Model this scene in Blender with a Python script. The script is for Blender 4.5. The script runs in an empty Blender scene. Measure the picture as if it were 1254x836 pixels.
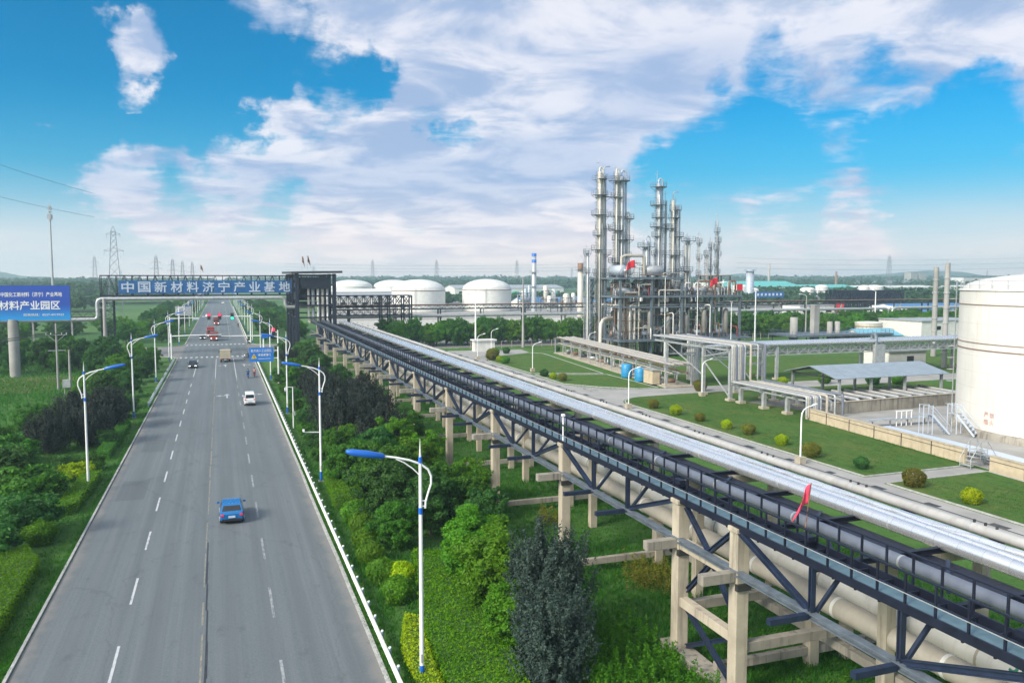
import bpy, bmesh, math, random
import numpy as np
from mathutils import Vector, Matrix, Euler
R_ = math.radians
SC = bpy.context.scene
COL = SC.collection

# ------------------------------------------------------------------ camera
CAM_H = 18.6
cam_d = bpy.data.cameras.new('camera'); cam = bpy.data.objects.new('camera', cam_d); COL.objects.link(cam)
cam.location = (0, 0, CAM_H)
cam_d.sensor_width = 36.0; cam_d.lens = 1000.0/1254*36
cam_d.clip_start = 0.5; cam_d.clip_end = 20000
cam.rotation_euler = (R_(90-4.403), 0, R_(-19.593))
SC.camera = cam

# ------------------------------------------------------------------ light, sky, exposure
SUN_EL, SUN_AZ = 33.0, -112.0          # azimuth from +Y towards +X
SKY_STRENGTH = 0.070
SC.view_settings.view_transform = 'Standard'; SC.view_settings.look = 'None'
SC.view_settings.gamma = 1.0; SC.view_settings.use_curve_mapping = False
SC.view_settings.exposure = 1.2
sun_d = bpy.data.lights.new('sun', 'SUN'); sun = bpy.data.objects.new('sun', sun_d); COL.objects.link(sun)
sun_d.energy = 2.1; sun_d.angle = R_(16); sun_d.color = (1.0, 0.90, 0.76)
sv = Vector((math.sin(R_(SUN_AZ))*math.cos(R_(SUN_EL)), math.cos(R_(SUN_AZ))*math.cos(R_(SUN_EL)), math.sin(R_(SUN_EL))))
sun.rotation_euler = (-sv).to_track_quat('-Z', 'Y').to_euler()

world = bpy.data.worlds.new('World'); SC.world = world; world.use_nodes = True
wn = world.node_tree; wn.nodes.clear()
class NT:
    """small helper to wire shader nodes"""
    def __init__(s, nt): s.nt = nt
    def n(s, kind, **kw):
        nd = s.nt.nodes.new(kind)
        for k, v in kw.items(): setattr(nd, k, v)
        return nd
    def link(s, a, b): s.nt.links.new(a, b)
    def put(s, sock, v):
        if hasattr(v, 'is_linked') or isinstance(v, bpy.types.NodeSocket): s.link(v, sock)
        else: sock.default_value = v
    def math(s, op, a, b=None, c=None, clamp=False):
        nd = s.n('ShaderNodeMath', operation=op, use_clamp=clamp)
        s.put(nd.inputs[0], a)
        if b is not None: s.put(nd.inputs[1], b)
        if c is not None: s.put(nd.inputs[2], c)
        return nd.outputs[0]
    def vmath(s, op, a, b=None):
        nd = s.n('ShaderNodeVectorMath', operation=op)
        s.put(nd.inputs[0], a)
        if b is not None: s.put(nd.inputs[1], b)
        return nd
    def mapr(s, v, a, b, c, d, smooth=False):
        nd = s.n('ShaderNodeMapRange'); nd.clamp = True
        if smooth: nd.interpolation_type = 'SMOOTHSTEP'
        s.put(nd.inputs[0], v)
        for i, q in enumerate((a, b, c, d)): nd.inputs[i+1].default_value = q
        return nd.outputs[0]
    def noise(s, vec, scale, detail=4, rough=0.55, dist=0.0):
        nd = s.n('ShaderNodeTexNoise'); s.put(nd.inputs['Vector'], vec)
        nd.inputs['Scale'].default_value = scale; nd.inputs['Detail'].default_value = detail
        nd.inputs['Roughness'].default_value = rough; nd.inputs['Distortion'].default_value = dist
        return nd.outputs[0]
    def mix(s, f, a, b, mode='MIX'):
        nd = s.n('ShaderNodeMixRGB', blend_type=mode)
        s.put(nd.inputs[0], f)
        for i, q in ((1, a), (2, b)):
            if isinstance(q, (tuple, list)): q = tuple(q) + ((1,) if len(q) == 3 else ())
            s.put(nd.inputs[i], q)
        return nd.outputs[0]
    def scalevec(s, vec, v):
        return s.vmath('MULTIPLY', vec, v).outputs[0]

W = NT(wn)
tc = W.n('ShaderNodeTexCoord').outputs['Generated']
dirv = W.vmath('NORMALIZE', tc).outputs[0]
sky = W.n('ShaderNodeTexSky', sky_type='NISHITA'); sky.sun_disc = False
sky.sun_elevation = R_(SUN_EL); sky.sun_rotation = R_(SUN_AZ); sky.altitude = 0
sky.air_density = 1.0; sky.dust_density = 0.6; sky.ozone_density = 2.0
sep = W.n('ShaderNodeSeparateXYZ'); W.link(dirv, sep.inputs[0])
dz = W.math('MAXIMUM', sep.outputs[2], 0.0)
den = W.math('ADD', dz, 0.13)
cx = W.math('DIVIDE', sep.outputs[0], den); cy = W.math('DIVIDE', sep.outputs[1], den)
comb = W.n('ShaderNodeCombineXYZ'); W.link(cx, comb.inputs[0]); W.link(cy, comb.inputs[1])
n1 = W.noise(comb.outputs[0], 1.25, 10, 0.6, 0.3)
n2 = W.noise(comb.outputs[0], 3.6, 9, 0.62, 0.5)
bias = 0.0
CLOUDS = [((-0.1246, 0.974, 0.1892), 0.98095, -0.85), ((-0.1738, 0.9785, 0.1113), 0.99049, -0.7), ((-0.1081, 0.9662, 0.234), 0.9989, 0.62), ((-0.0789, 0.9659, 0.2467), 0.9987999999999999, 0.62), ((-0.0489, 0.9641, 0.2609), 0.999, 0.62), ((0.0237, 0.9632, 0.2677), 0.99676, -0.75), ((0.041, 0.9557, 0.2916), 0.99948, 0.5), ((0.1471, 0.9642, 0.2207), 0.9982, -0.9), ((-0.0025, 0.9856, 0.1691), 0.9994, -0.45), ((0.0465, 0.9961, 0.0745), 0.998, -0.35), ((-0.1992, 0.9792, 0.039), 0.99577, -0.3), ((0.6752, 0.7302, 0.1045), 0.99049, -0.55), ((0.5655, 0.817, 0.1125), 0.99465, -0.5), ((0.69, 0.722, 0.045), 0.9985, 0.35), ((0.59, 0.806, 0.05), 0.9985, 0.3), ((0.5919, 0.7683, 0.2434), 0.9990, -0.36), ((0.5145, 0.8265, 0.2283), 0.9996, -0.28), ((0.7451, 0.656, 0.1204), 0.99676, -0.5), ((0.4888, 0.87, 0.0642), 0.99762, -0.3), ((0.7699, 0.6353, 0.0601), 0.99676, -0.3), ((0.2396, 0.9498, 0.2013), 0.98095, 0.35), ((0.0487, 0.9762, 0.2112), 0.99465, 0.45), ((0.1019, 0.9864, 0.1289), 0.99465, 0.35), ((0.4064, 0.8801, 0.2456), 0.98095, 0.35), ((0.6975, 0.6884, 0.1991), 0.98885, 0.4), ((-0.0658, 0.9937, 0.0911), 0.9950, 1.0), ((-0.115, 0.9885, 0.095), 0.9982, 0.9), ((-0.02, 0.9935, 0.085), 0.9982, 0.8), ((0.055, 0.971, 0.222), 0.9992, 0.5), ((0.3089, 0.9473, 0.0846), 0.98516, 0.35), ((0.6135, 0.7882, 0.0479), 0.99465, 0.3), ((0.7727, 0.626, 0.1053), 0.9994, 0.4), ((0.2532, 0.9452, 0.206), 0.9994, -0.55), ((0.285, 0.945, 0.165), 0.9995, -0.45), ((0.1065, 0.9819, 0.1566), 0.9996, -0.5), ((0.1764, 0.9799, 0.0931), 0.9992, -0.45), ((0.05, 0.99, 0.12), 0.9994, -0.4)]
wz = W.n('ShaderNodeTexNoise'); W.link(dirv, wz.inputs['Vector']); wz.inputs['Scale'].default_value = 8.0; wz.inputs['Detail'].default_value = 6; wz.inputs['Roughness'].default_value = 0.6
dwarp = W.vmath('NORMALIZE', W.vmath('ADD', dirv, W.vmath('MULTIPLY', W.vmath('SUBTRACT', wz.outputs['Color'], (0.5,0.5,0.5)).outputs[0], (0.20,0.20,0.20)).outputs[0]).outputs[0]).outputs[0]
acc = None
for v, c, w in CLOUDS:
    dp = W.vmath('DOT_PRODUCT', dwarp, v).outputs['Value']
    m = W.mapr(dp, 1.0-(1.0-c)*1.9, 1.0, 0.0, w*0.46, True)
    acc = m if acc is None else W.math('ADD', acc, m)
dens = W.math('ADD', W.math('ADD', W.math('MULTIPLY', n1, 0.60), W.math('MULTIPLY', n2, 0.52)), acc)
mask = W.mapr(dens, 0.42, 0.67, 0.0, 1.0, True)
thick = W.mapr(dens, 0.55, 0.95, 0.0, 1.0, True)
n3 = W.noise(comb.outputs[0], 2.3, 7, 0.6, 0.4)
n4 = W.noise(W.vmath('ADD', comb.outputs[0], (3.1, 1.7, 0.0)).outputs[0], 0.8, 4, 0.5, 0.3)
ccol = W.mix(W.mapr(n3, 0.38, 0.60, 0.0, 1.0, True), (2.5, 3.3, 4.8), (5.7, 5.7, 6.2))
ccol = W.mix(W.mapr(n4, 0.42, 0.62, 0.0, 0.55, True), ccol, (2.6, 3.4, 5.0))
skyc = W.mix(1.0, sky.outputs[0], (0.03, 0.56, 0.80), 'MULTIPLY')
hor = W.mapr(sep.outputs[2], 0.0, 0.22, 1.0, 0.0, True)
skyc = W.mix(W.math('MULTIPLY', hor, 0.85), skyc, (1.3, 3.5, 4.9))
mix1 = W.mix(W.math('MULTIPLY', mask, 0.93), skyc, ccol)
hz1 = W.mapr(sep.outputs[2], -0.02, 0.13, 1.0, 0.0, True)
mix2 = W.mix(W.math('MULTIPLY', hz1, W.mapr(W.noise(comb.outputs[0], 0.5, 3, 0.5), 0.3, 0.7, 0.62, 1.0)), mix1, (7.6, 6.4, 5.9))
# extra sky glow round the sun and overhead, added out of view to soften shadows
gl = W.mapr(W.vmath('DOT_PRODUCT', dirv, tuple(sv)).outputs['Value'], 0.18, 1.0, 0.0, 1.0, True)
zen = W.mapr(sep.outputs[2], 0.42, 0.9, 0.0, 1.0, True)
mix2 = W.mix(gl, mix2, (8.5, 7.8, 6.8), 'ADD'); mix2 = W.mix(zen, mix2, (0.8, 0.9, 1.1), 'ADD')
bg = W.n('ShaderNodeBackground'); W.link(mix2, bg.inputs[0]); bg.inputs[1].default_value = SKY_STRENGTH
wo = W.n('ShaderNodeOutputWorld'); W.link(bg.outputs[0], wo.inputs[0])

# ------------------------------------------------------------------ materials
MATS = {}
def base_nodes(name):
    m = bpy.data.materials.new(name); m.use_nodes = True
    nt = m.node_tree; nt.nodes.clear()
    N = NT(nt)
    out = N.n('ShaderNodeOutputMaterial'); b = N.n('ShaderNodeBsdfPrincipled')
    N.link(b.outputs[0], out.inputs[0])
    pos = N.n('ShaderNodeNewGeometry').outputs['Position']
    MATS[name] = m
    return m, N, b, pos, out
def mat(name, col, rough=0.5, metal=0.0, var=0.18, scale=1.2, streak=0.0, bump=0.0, bscale=14.0, dirt=None, spec=0.5, col2=None):
    m, N, b, pos, out = base_nodes(name)
    n = N.noise(pos, scale, 5, 0.6)
    lo = tuple(c*(1-var) for c in col); hi = tuple(min(1, c*(1+var)) for c in (col2 or col))
    c = N.mix(N.mapr(n, 0.3, 0.7, 0, 1), lo, hi)
    if streak:
        s = N.noise(N.scalevec(pos, (2.6, 2.6, 0.22)), 1.0, 5, 0.65)
        c = N.mix(N.mapr(s, 0.52, 0.75, 0, streak), c, dirt or tuple(q*0.35 for q in col))
    N.link(c, b.inputs['Base Color'])
    N.link(N.mapr(n, 0.2, 0.8, max(0.02, rough-0.08), min(1, rough+0.1)), b.inputs['Roughness'])
    b.inputs['Metallic'].default_value = metal
    b.inputs['Specular IOR Level'].default_value = spec
    if bump:
        bp = N.n('ShaderNodeBump'); bp.inputs['Strength'].default_value = bump; bp.inputs['Distance'].default_value = 0.05
        N.link(N.noise(pos, bscale, 4, 0.6), bp.inputs['Height']); N.link(bp.outputs[0], b.inputs['Normal'])
    return m
def emat(name, col, strength):
    m, N, b, pos, out = base_nodes(name)
    b.inputs['Base Color'].default_value = tuple(col)+(1,)
    b.inputs['Emission Color'].default_value = tuple(col)+(1,); b.inputs['Emission Strength'].default_value = strength
    return m
def leafmat(name, a, b2, dark=None, trans=0.42):
    m, N, b, pos, out = base_nodes(name)
    g = N.n('ShaderNodeNewGeometry')
    oi = N.n('ShaderNodeObjectInfo')
    rnd = g.outputs['Random Per Island']
    c = N.mix(rnd, a, b2)
    nn = N.noise(pos, 0.9, 3, 0.6)
    c = N.mix(N.mapr(nn, 0.35, 0.68, 0.0, 0.75), c, dark or tuple(q*0.5 for q in a))
    hs = N.n('ShaderNodeHueSaturation')
    N.link(c, hs.inputs['Color']); hs.inputs['Saturation'].default_value = 1.12; N.link(N.mapr(oi.outputs['Random'], 0, 1, 0.95, 1.35), hs.inputs['Value'])
    N.link(N.mapr(oi.outputs['Random'], 0, 1, 0.488, 0.512), hs.inputs['Hue'])
    c = hs.outputs[0]
    N.link(c, b.inputs['Base Color']); b.inputs['Roughness'].default_value = 0.6
    b.inputs['Specular IOR Level'].default_value = 0.25
    tr = N.n('ShaderNodeBsdfTranslucent'); N.link(N.mix(1.0, c, (1.0, 1.15, 0.55), 'MULTIPLY'), tr.inputs[0])
    mx = N.n('ShaderNodeMixShader'); mx.inputs[0].default_value = trans
    N.link(b.outputs[0], mx.inputs[1]); N.link(tr.outputs[0], mx.inputs[2]); N.link(mx.outputs[0], out.inputs[0])
    return m

M = {}
M['concrete'] = mat('concrete', (0.40, 0.355, 0.275), 0.85, 0, 0.16, 0.9, 0.85, 0.25, 9, dirt=(0.16, 0.14, 0.115))
M['concrete_old'] = mat('concrete_old', (0.28, 0.26, 0.22), 0.9, 0, 0.25, 0.7, 1.0, 0.3, 9, dirt=(0.07, 0.066, 0.06))
M['concrete_pave'] = mat('concrete_pave', (0.30, 0.295, 0.28), 0.85, 0, 0.2, 0.25, 0, 0.1, 6)
M['kerb'] = mat('kerb', (0.36, 0.36, 0.35), 0.85, 0, 0.25, 2.0, 0.3)
M['navy'] = mat('navy_steel', (0.008, 0.011, 0.026), 0.5, 0.1, 0.3, 2)
M['bluesteel'] = mat('blue_steel', (0.015, 0.026, 0.058), 0.5, 0.1, 0.3, 2, 0.4, dirt=(0.05, 0.045, 0.05))
M['greysteel'] = mat('grey_blue_steel', (0.125, 0.155, 0.185), 0.5, 0.1, 0.3, 2, 0.4, dirt=(0.06, 0.05, 0.045))
M['teal'] = mat('teal_grating', (0.095, 0.165, 0.200), 0.6, 0.1, 0.2, 3, 0.2)
M['galv'] = mat('galvanised', (0.42, 0.44, 0.45), 0.42, 0.35, 0.2, 1.5, 0.35, dirt=(0.22, 0.2, 0.18))
M['pipecream'] = mat('cream_pipe', (0.40, 0.37, 0.31), 0.5, 0.0, 0.14, 0.7, 0.45, dirt=(0.30, 0.25, 0.19))
M['pipewhite'] = mat('white_pipe', (0.66, 0.66, 0.62), 0.45, 0.0, 0.10, 0.7, 0.4, dirt=(0.42, 0.38, 0.32))
M['pipegrey'] = mat('grey_pipe', (0.13, 0.15, 0.19), 0.45, 0.0, 0.15, 0.8, 0.3)
M['white'] = mat('white_paint', (0.78, 0.79, 0.79), 0.45, 0, 0.05, 2, 0.12)
M['tankwhite'] = mat('tank_paint', (0.72, 0.695, 0.625), 0.6, 0, 0.035, 0.25, 0.30, dirt=(0.56, 0.49, 0.38))
def surf_tank():
    m, N, b, pos, out = base_nodes('tank_plate')
    sp = N.n('ShaderNodeSeparateXYZ'); N.link(pos, sp.inputs[0])
    n = N.noise(pos, 0.25, 5, 0.6)
    c = N.mix(N.mapr(n, 0.3, 0.7, 0, 1), (0.58, 0.57, 0.53), (0.67, 0.66, 0.62))
    seam = N.mapr(N.math('PINGPONG', sp.outputs[2], 0.95), 0.0, 0.045, 0.55, 0.0)
    c = N.mix(seam, c, (0.40, 0.37, 0.31))
    st = N.noise(N.scalevec(pos, (1.8, 1.8, 0.10)), 1.0, 6, 0.7)
    c = N.mix(N.mapr(st, 0.53, 0.74, 0, 0.5), c, (0.55, 0.48, 0.36))
    ru = N.noise(N.scalevec(pos, (5.0, 5.0, 0.16)), 1.0, 4, 0.7)
    near = N.mapr(sp.outputs[2], 9.0, 15.6, 0.25, 1.0)
    c = N.mix(N.math('MULTIPLY', N.mapr(ru, 0.60, 0.74, 0, 0.55), near), c, (0.34, 0.22, 0.13))
    N.link(c, b.inputs['Base Color']); b.inputs['Roughness'].default_value = 0.55
    return m
M['tankwhite'] = surf_tank()
M['rust'] = mat('rust', (0.20, 0.115, 0.07), 0.8, 0, 0.4, 3)
M['bluepaint'] = mat('blue_paint', (0.012, 0.12, 0.50), 0.35, 0, 0.1, 2)
M['black'] = mat('black_rubber', (0.015, 0.015, 0.016), 0.7, 0, 0.3, 5)
M['darkmetal'] = mat('dark_metal', (0.045, 0.047, 0.05), 0.5, 0.3, 0.3, 3)
M['glass'] = mat('dark_glass', (0.012, 0.016, 0.02), 0.08, 0, 0.1, 1)
M['red'] = mat('red_paint', (0.26, 0.028, 0.024), 0.5, 0, 0.1, 2)
M['flagred'] = mat('flag_cloth', (0.58, 0.018, 0.035), 0.8, 0, 0.15, 3)
M['flagpink'] = mat('faded_flag_cloth', (0.62, 0.05, 0.10), 0.8, 0, 0.25, 3)
M['orange'] = mat('orange_paint', (0.55, 0.16, 0.02), 0.5, 0, 0.1, 2)
M['yellow'] = mat('yellow_paint', (0.62, 0.42, 0.02), 0.5, 0, 0.1, 2)
M['greenbox'] = mat('green_paint', (0.03, 0.22, 0.15), 0.5, 0, 0.1, 2)
M['tealroof'] = mat('teal_roof', (0.10, 0.42, 0.38), 0.5, 0, 0.12, 1)
M['blueroof'] = mat('blue_roof', (0.05, 0.17, 0.36), 0.5, 0, 0.12, 1)
M['skyroof'] = mat('pale_blue_roof', (0.18, 0.44, 0.56), 0.5, 0, 0.12, 1)
M['greyroof'] = mat('grey_roof', (0.20, 0.23, 0.26), 0.5, 0.1, 0.15, 1, 0.2)
M['wallcream'] = mat('cream_wall', (0.48, 0.40, 0.28), 0.85, 0, 0.15, 1.2, 0.5, dirt=(0.25, 0.20, 0.14))
M['wallwhite'] = mat('white_wall', (0.62, 0.62, 0.59), 0.8, 0, 0.1, 1.0, 0.25)
M['trunk'] = mat('bark', (0.085, 0.065, 0.045), 0.9, 0, 0.3, 6, 0, 0.3, 20)
M['soil'] = mat('soil', (0.16, 0.12, 0.08), 0.95, 0, 0.3, 2)
M['tower_gold'] = mat('cladding_warm', (0.60, 0.56, 0.48), 0.4, 0.15, 0.1, 1.2, 0.45, dirt=(0.28, 0.20, 0.11))
M['tower_grey'] = mat('cladding_grey', (0.40, 0.455, 0.52), 0.4, 0.2, 0.12, 1.2, 0.4, dirt=(0.16, 0.14, 0.12))
M['vesselgrey'] = mat('vessel_grey', (0.20, 0.195, 0.18), 0.55, 0.1, 0.2, 1.2, 0.5, dirt=(0.12, 0.085, 0.06))
M['skin'] = mat('skin', (0.42, 0.25, 0.17), 0.6, 0, 0.05, 5)
M['cloth_blue'] = mat('cloth_blue', (0.03, 0.07, 0.20), 0.9, 0, 0.2, 5)
M['cloth_dark'] = mat('cloth_dark', (0.02, 0.022, 0.03), 0.9, 0, 0.2, 5)
M['cloth_pink'] = mat('cloth_pink', (0.45, 0.20, 0.20), 0.9, 0, 0.2, 5)
M['carblue'] = mat('car_blue', (0.012, 0.15, 0.40), 0.22, 0.25, 0.06, 3)
M['cardark'] = mat('car_dark', (0.018, 0.028, 0.05), 0.22, 0.2, 0.06, 3)
M['carwhite'] = mat('car_white', (0.74, 0.75, 0.74), 0.25, 0, 0.05, 3)
M['trucktan'] = mat('truck_tan', (0.42, 0.37, 0.26), 0.6, 0, 0.12, 1.5, 0.2)
M['plate'] = mat('plate_blue', (0.45, 0.52, 0.62), 0.4, 0, 0.1, 8)
M['tail'] = emat('tail_lamp', (0.60, 0.02, 0.05), 0.12)
M['headlamp'] = emat('head_lamp', (1.0, 0.95, 0.85), 1.6)
M['redlight'] = emat('red_signal', (1.0, 0.015, 0.06), 1.5)
M['greenlight'] = emat('green_signal', (0.02, 1.0, 0.45), 1.4)
M['mark_white'] = mat('road_white', (0.40, 0.42, 0.43), 0.7, 0, 0.25, 3.0)
M['mark_yellow'] = mat('road_yellow', (0.235, 0.215, 0.165), 0.8, 0, 0.35, 2.0)
M['mark_faint'] = mat('road_faint', (0.20, 0.22, 0.23), 0.8, 0, 0.3, 2.0)
M['far_trees'] = leafmat('far_leaves', (0.0286, 0.0715, 0.0286), (0.0520, 0.1014, 0.0364))
M['lf_mid'] = leafmat('leaf_mid', (0.0500, 0.1406, 0.0250), (0.1016, 0.2344, 0.0406))
M['lf_light'] = leafmat('leaf_light', (0.0828, 0.2070, 0.0248), (0.1449, 0.2760, 0.0414), (0.0580, 0.1518, 0.0248))
M['lf_dark'] = leafmat('leaf_dark', (0.0386, 0.1158, 0.0351), (0.0807, 0.1790, 0.0456))
M['lf_plum'] = leafmat('leaf_plum', (0.018, 0.026, 0.023), (0.036, 0.044, 0.036), (0.014, 0.024, 0.020), 0.2)
M['lf_slate'] = leafmat('leaf_slate', (0.0264, 0.0480, 0.0408), (0.0600, 0.0840, 0.0660), (0.0192, 0.0360, 0.0312), 0.15)
M['lf_olive'] = leafmat('leaf_olive', (0.1275, 0.1500, 0.0270), (0.2100, 0.2025, 0.0420), (0.1050, 0.0975, 0.0270))
M['lf_yellow'] = leafmat('leaf_yellow', (0.2625, 0.3675, 0.0245), (0.4200, 0.4900, 0.0525), (0.1750, 0.2975, 0.0262))
M['lf_hedge'] = leafmat('leaf_hedge', (0.0813, 0.2063, 0.0175), (0.1500, 0.2875, 0.0300), (0.0625, 0.1750, 0.0175))
M['blade'] = leafmat('grass_blade', (0.0360, 0.1260, 0.0192), (0.0744, 0.1920, 0.0312), (0.0288, 0.0984, 0.0192))
M['lawnblade'] = leafmat('lawn_blade', (0.0384, 0.1104, 0.0216), (0.0624, 0.1464, 0.0312), (0.0336, 0.0984, 0.0216))
M['weed'] = leafmat('weed_leaf', (0.0540, 0.1740, 0.0216), (0.1020, 0.2460, 0.0360), (0.0420, 0.1320, 0.0192))

M['pipegreyl'] = mat('pale_grey_pipe', (0.36, 0.36, 0.35), 0.5, 0.0, 0.14, 0.8, 0.4, dirt=(0.2, 0.17, 0.14))
M['darkpad'] = mat('stained_concrete', (0.15, 0.145, 0.13), 0.9, 0, 0.3, 0.8)
M['tealdome'] = mat('teal_dome', (0.04, 0.27, 0.20), 0.5, 0, 0.12, 1)
M['railpost'] = mat('rail_post', (0.20, 0.30, 0.36), 0.5, 0.1, 0.15, 3)
M['hedgecore'] = mat('hedge_core', (0.04, 0.10, 0.014), 0.95, 0, 0.3, 6)
M['redload'] = mat('red_brown_load', (0.14, 0.045, 0.035), 0.7, 0, 0.3, 2)
M['faded'] = mat('faded_red', (0.55, 0.36, 0.32), 0.7, 0, 0.2, 3)
M['drumblue'] = mat('drum_blue', (0.02, 0.24, 0.48), 0.45, 0, 0.1, 2)
M['pylon_grey'] = mat('pylon_steel', (0.22, 0.24, 0.27), 0.6, 0.2, 0.1, 1)
M['far_hill'] = mat('hill_green', (0.045, 0.075, 0.045), 0.95, 0, 0.3, 0.02)
def surf_road():
    m, N, b, pos, out = base_nodes('asphalt')
    lon = N.noise(N.scalevec(pos, (2.4, 0.02, 1)), 1.0, 6, 0.7)
    big = N.noise(N.scalevec(pos, (0.10, 0.035, 1)), 1.0, 5, 0.6)
    fine = N.noise(pos, 9.0, 4, 0.75)
    c = N.mix(N.mapr(lon, 0.32, 0.68, 0, 1), (0.074, 0.098, 0.110), (0.140, 0.163, 0.172))
    c = N.mix(N.mapr(big, 0.35, 0.65, 0, 0.6), c, (0.080, 0.103, 0.114))
    c = N.mix(N.mapr(fine, 0.35, 0.72, 0, 0.55), c, (0.185, 0.19, 0.19))
    sxx = N.n('ShaderNodeSeparateXYZ'); N.link(pos, sxx.inputs[0])
    wob = N.math('ADD', sxx.outputs[0], N.math('MULTIPLY', N.noise(N.scalevec(pos, (0.2, 0.02, 1)), 1.0, 3), 0.7))
    tr = N.mapr(N.math('PINGPONG', N.math('ADD', wob, 0.55), 0.95), 0.1, 0.85, 0.0, 1.0, True)
    c = N.mix(N.math('MULTIPLY', tr, N.mapr(N.noise(N.scalevec(pos, (0.3, 0.05, 1)), 1.0, 4), 0.35, 0.65, 0.1, 0.45)), c, (0.080, 0.092, 0.097))
    pv = N.n('ShaderNodeTexVoronoi', distance='CHEBYCHEV'); pv.inputs['Scale'].default_value = 1.0; N.link(N.scalevec(pos, (0.27, 0.085, 0)), pv.inputs['Vector'])
    ps = N.n('ShaderNodeSeparateColor'); N.link(pv.outputs['Color'], ps.inputs[0])
    pm2 = N.math('MULTIPLY', N.mapr(ps.outputs[0], 0.86, 0.861, 0, 1), N.mapr(pv.outputs['Distance'], 0.30, 0.31, 1, 0))
    c = N.mix(N.math('MULTIPLY', pm2, 0.45), c, (0.070, 0.080, 0.085))
    oil = N.noise(N.scalevec(pos, (0.7, 0.35, 1)), 1.0, 6, 0.7)
    c = N.mix(N.mapr(oil, 0.58, 0.72, 0, 0.5), c, (0.060, 0.066, 0.070))
    # wheel-worn joints and cracks sealed with tar
    w = N.n('ShaderNodeTexVoronoi', feature='DISTANCE_TO_EDGE'); w.inputs['Scale'].default_value = 1.0
    wp = N.vmath('ADD', N.scalevec(pos, (0.13, 0.045, 1)), N.scalevec(N.vmath('SUBTRACT', N.n('ShaderNodeTexNoise').outputs['Color'], (0.5, 0.5, 0.5)).outputs[0], (0.0, 0.0, 0.0))).outputs[0]
    jit = N.n('ShaderNodeTexNoise'); N.link(pos, jit.inputs['Vector']); jit.inputs['Scale'].default_value = 0.5; jit.inputs['Detail'].default_value = 6
    wp2 = N.vmath('ADD', wp, N.scalevec(jit.outputs['Color'], (0.22, 0.22, 0.0))).outputs[0]
    N.link(wp2, w.inputs['Vector'])
    c = N.mix(N.mapr(w.outputs['Distance'], 0.0, 0.007, 0.33, 0.0), c, (0.06, 0.065, 0.068))
    # dusty margins
    sx = N.n('ShaderNodeSeparateXYZ'); N.link(pos, sx.inputs[0])
    e = N.math('ABSOLUTE', N.math('ADD', sx.outputs[0], 1.5))
    en = N.math('ADD', e, N.math('MULTIPLY', N.noise(pos, 0.6, 5, 0.65), 1.6))
    c = N.mix(N.mapr(en, 8.2, 9.1, 0, 0.75, True), c, (0.205, 0.195, 0.18))
    N.link(c, b.inputs['Base Color']); b.inputs['Roughness'].default_value = 0.72
    b.inputs['Specular IOR Level'].default_value = 0.4
    bp = N.n('ShaderNodeBump'); bp.inputs['Strength'].default_value = 0.15; bp.inputs['Distance'].default_value = 0.02
    N.link(N.noise(pos, 30, 3, 0.7), bp.inputs['Height']); N.link(bp.outputs[0], b.inputs['Normal'])
    return m
M['asphalt'] = surf_road()

def surf_paint(name, col, wear):
    # thermoplastic paint worn through to the asphalt in patches
    m, N, b, pos, out = base_nodes(name)
    n = N.noise(N.scalevec(pos, (5.0, 1.6, 1)), 1.0, 7, 0.75)
    c = N.mix(N.mapr(n, wear, wear+0.16, 0, 0.85), col, (0.11, 0.125, 0.13))
    N.link(c, b.inputs['Base Color']); b.inputs['Roughness'].default_value = 0.75
    return m
M['mark_white'] = surf_paint('road_white', (0.45, 0.47, 0.48), 0.50)
M['mark_yellow'] = surf_paint('road_yellow', (0.27, 0.245, 0.18), 0.42)
M['mark_faint'] = surf_paint('road_faint', (0.30, 0.32, 0.33), 0.42)
def surf_ground():
    m, N, b, pos, out = base_nodes('meadow')
    n1 = N.noise(pos, 0.035, 6, 0.6, 0.4); n2 = N.noise(pos, 0.45, 6, 0.65); n3 = N.noise(pos, 5.0, 4, 0.7)
    c = N.mix(N.mapr(n1, 0.35, 0.65, 0, 1), (0.0390, 0.1144, 0.0234), (0.0780, 0.1586, 0.0364))
    c = N.mix(N.mapr(n2, 0.40, 0.68, 0, 0.8), c, (0.0286, 0.0858, 0.0208))
    c = N.mix(N.mapr(n3, 0.35, 0.7, 0, 0.6), c, (0.0910, 0.1820, 0.0390))
    soil = N.noise(N.vmath('ADD', pos, (31.0, 7.0, 0)).outputs[0], 0.16, 6, 0.7)
    c = N.mix(N.mapr(soil, 0.66, 0.74, 0, 0.75), c, (0.13, 0.105, 0.07))
    # distant farmland: long strips of different crops
    sp = N.n('ShaderNodeSeparateXYZ'); N.link(pos, sp.inputs[0])
    v = N.n('ShaderNodeTexVoronoi'); v.inputs['Scale'].default_value = 1.0
    N.link(N.scalevec(pos, (0.006, 0.03, 0)), v.inputs['Vector'])
    fc = N.mix(N.n('ShaderNodeSeparateColor').outputs[0] if False else 0.5, (0.0455, 0.1105, 0.0325), (0.1170, 0.1950, 0.0585))
    sc_ = N.n('ShaderNodeSeparateColor'); N.link(v.outputs['Color'], sc_.inputs[0])
    fc = N.mix(sc_.outputs[0], (0.0390, 0.1040, 0.0312), (0.1105, 0.1950, 0.0546))
    far = N.mapr(sp.outputs[1], 170, 260, 0, 0.85)
    c = N.mix(far, c, fc)
    N.link(c, b.inputs['Base Color']); b.inputs['Roughness'].default_value = 0.95; b.inputs['Specular IOR Level'].default_value = 0.1
    bp = N.n('ShaderNodeBump'); bp.inputs['Strength'].default_value = 0.7; bp.inputs['Distance'].default_value = 0.25
    N.link(N.noise(pos, 2.2, 6, 0.7), bp.inputs['Height']); N.link(bp.outputs[0], b.inputs['Normal'])
    return m
M['meadow'] = surf_ground()
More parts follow.
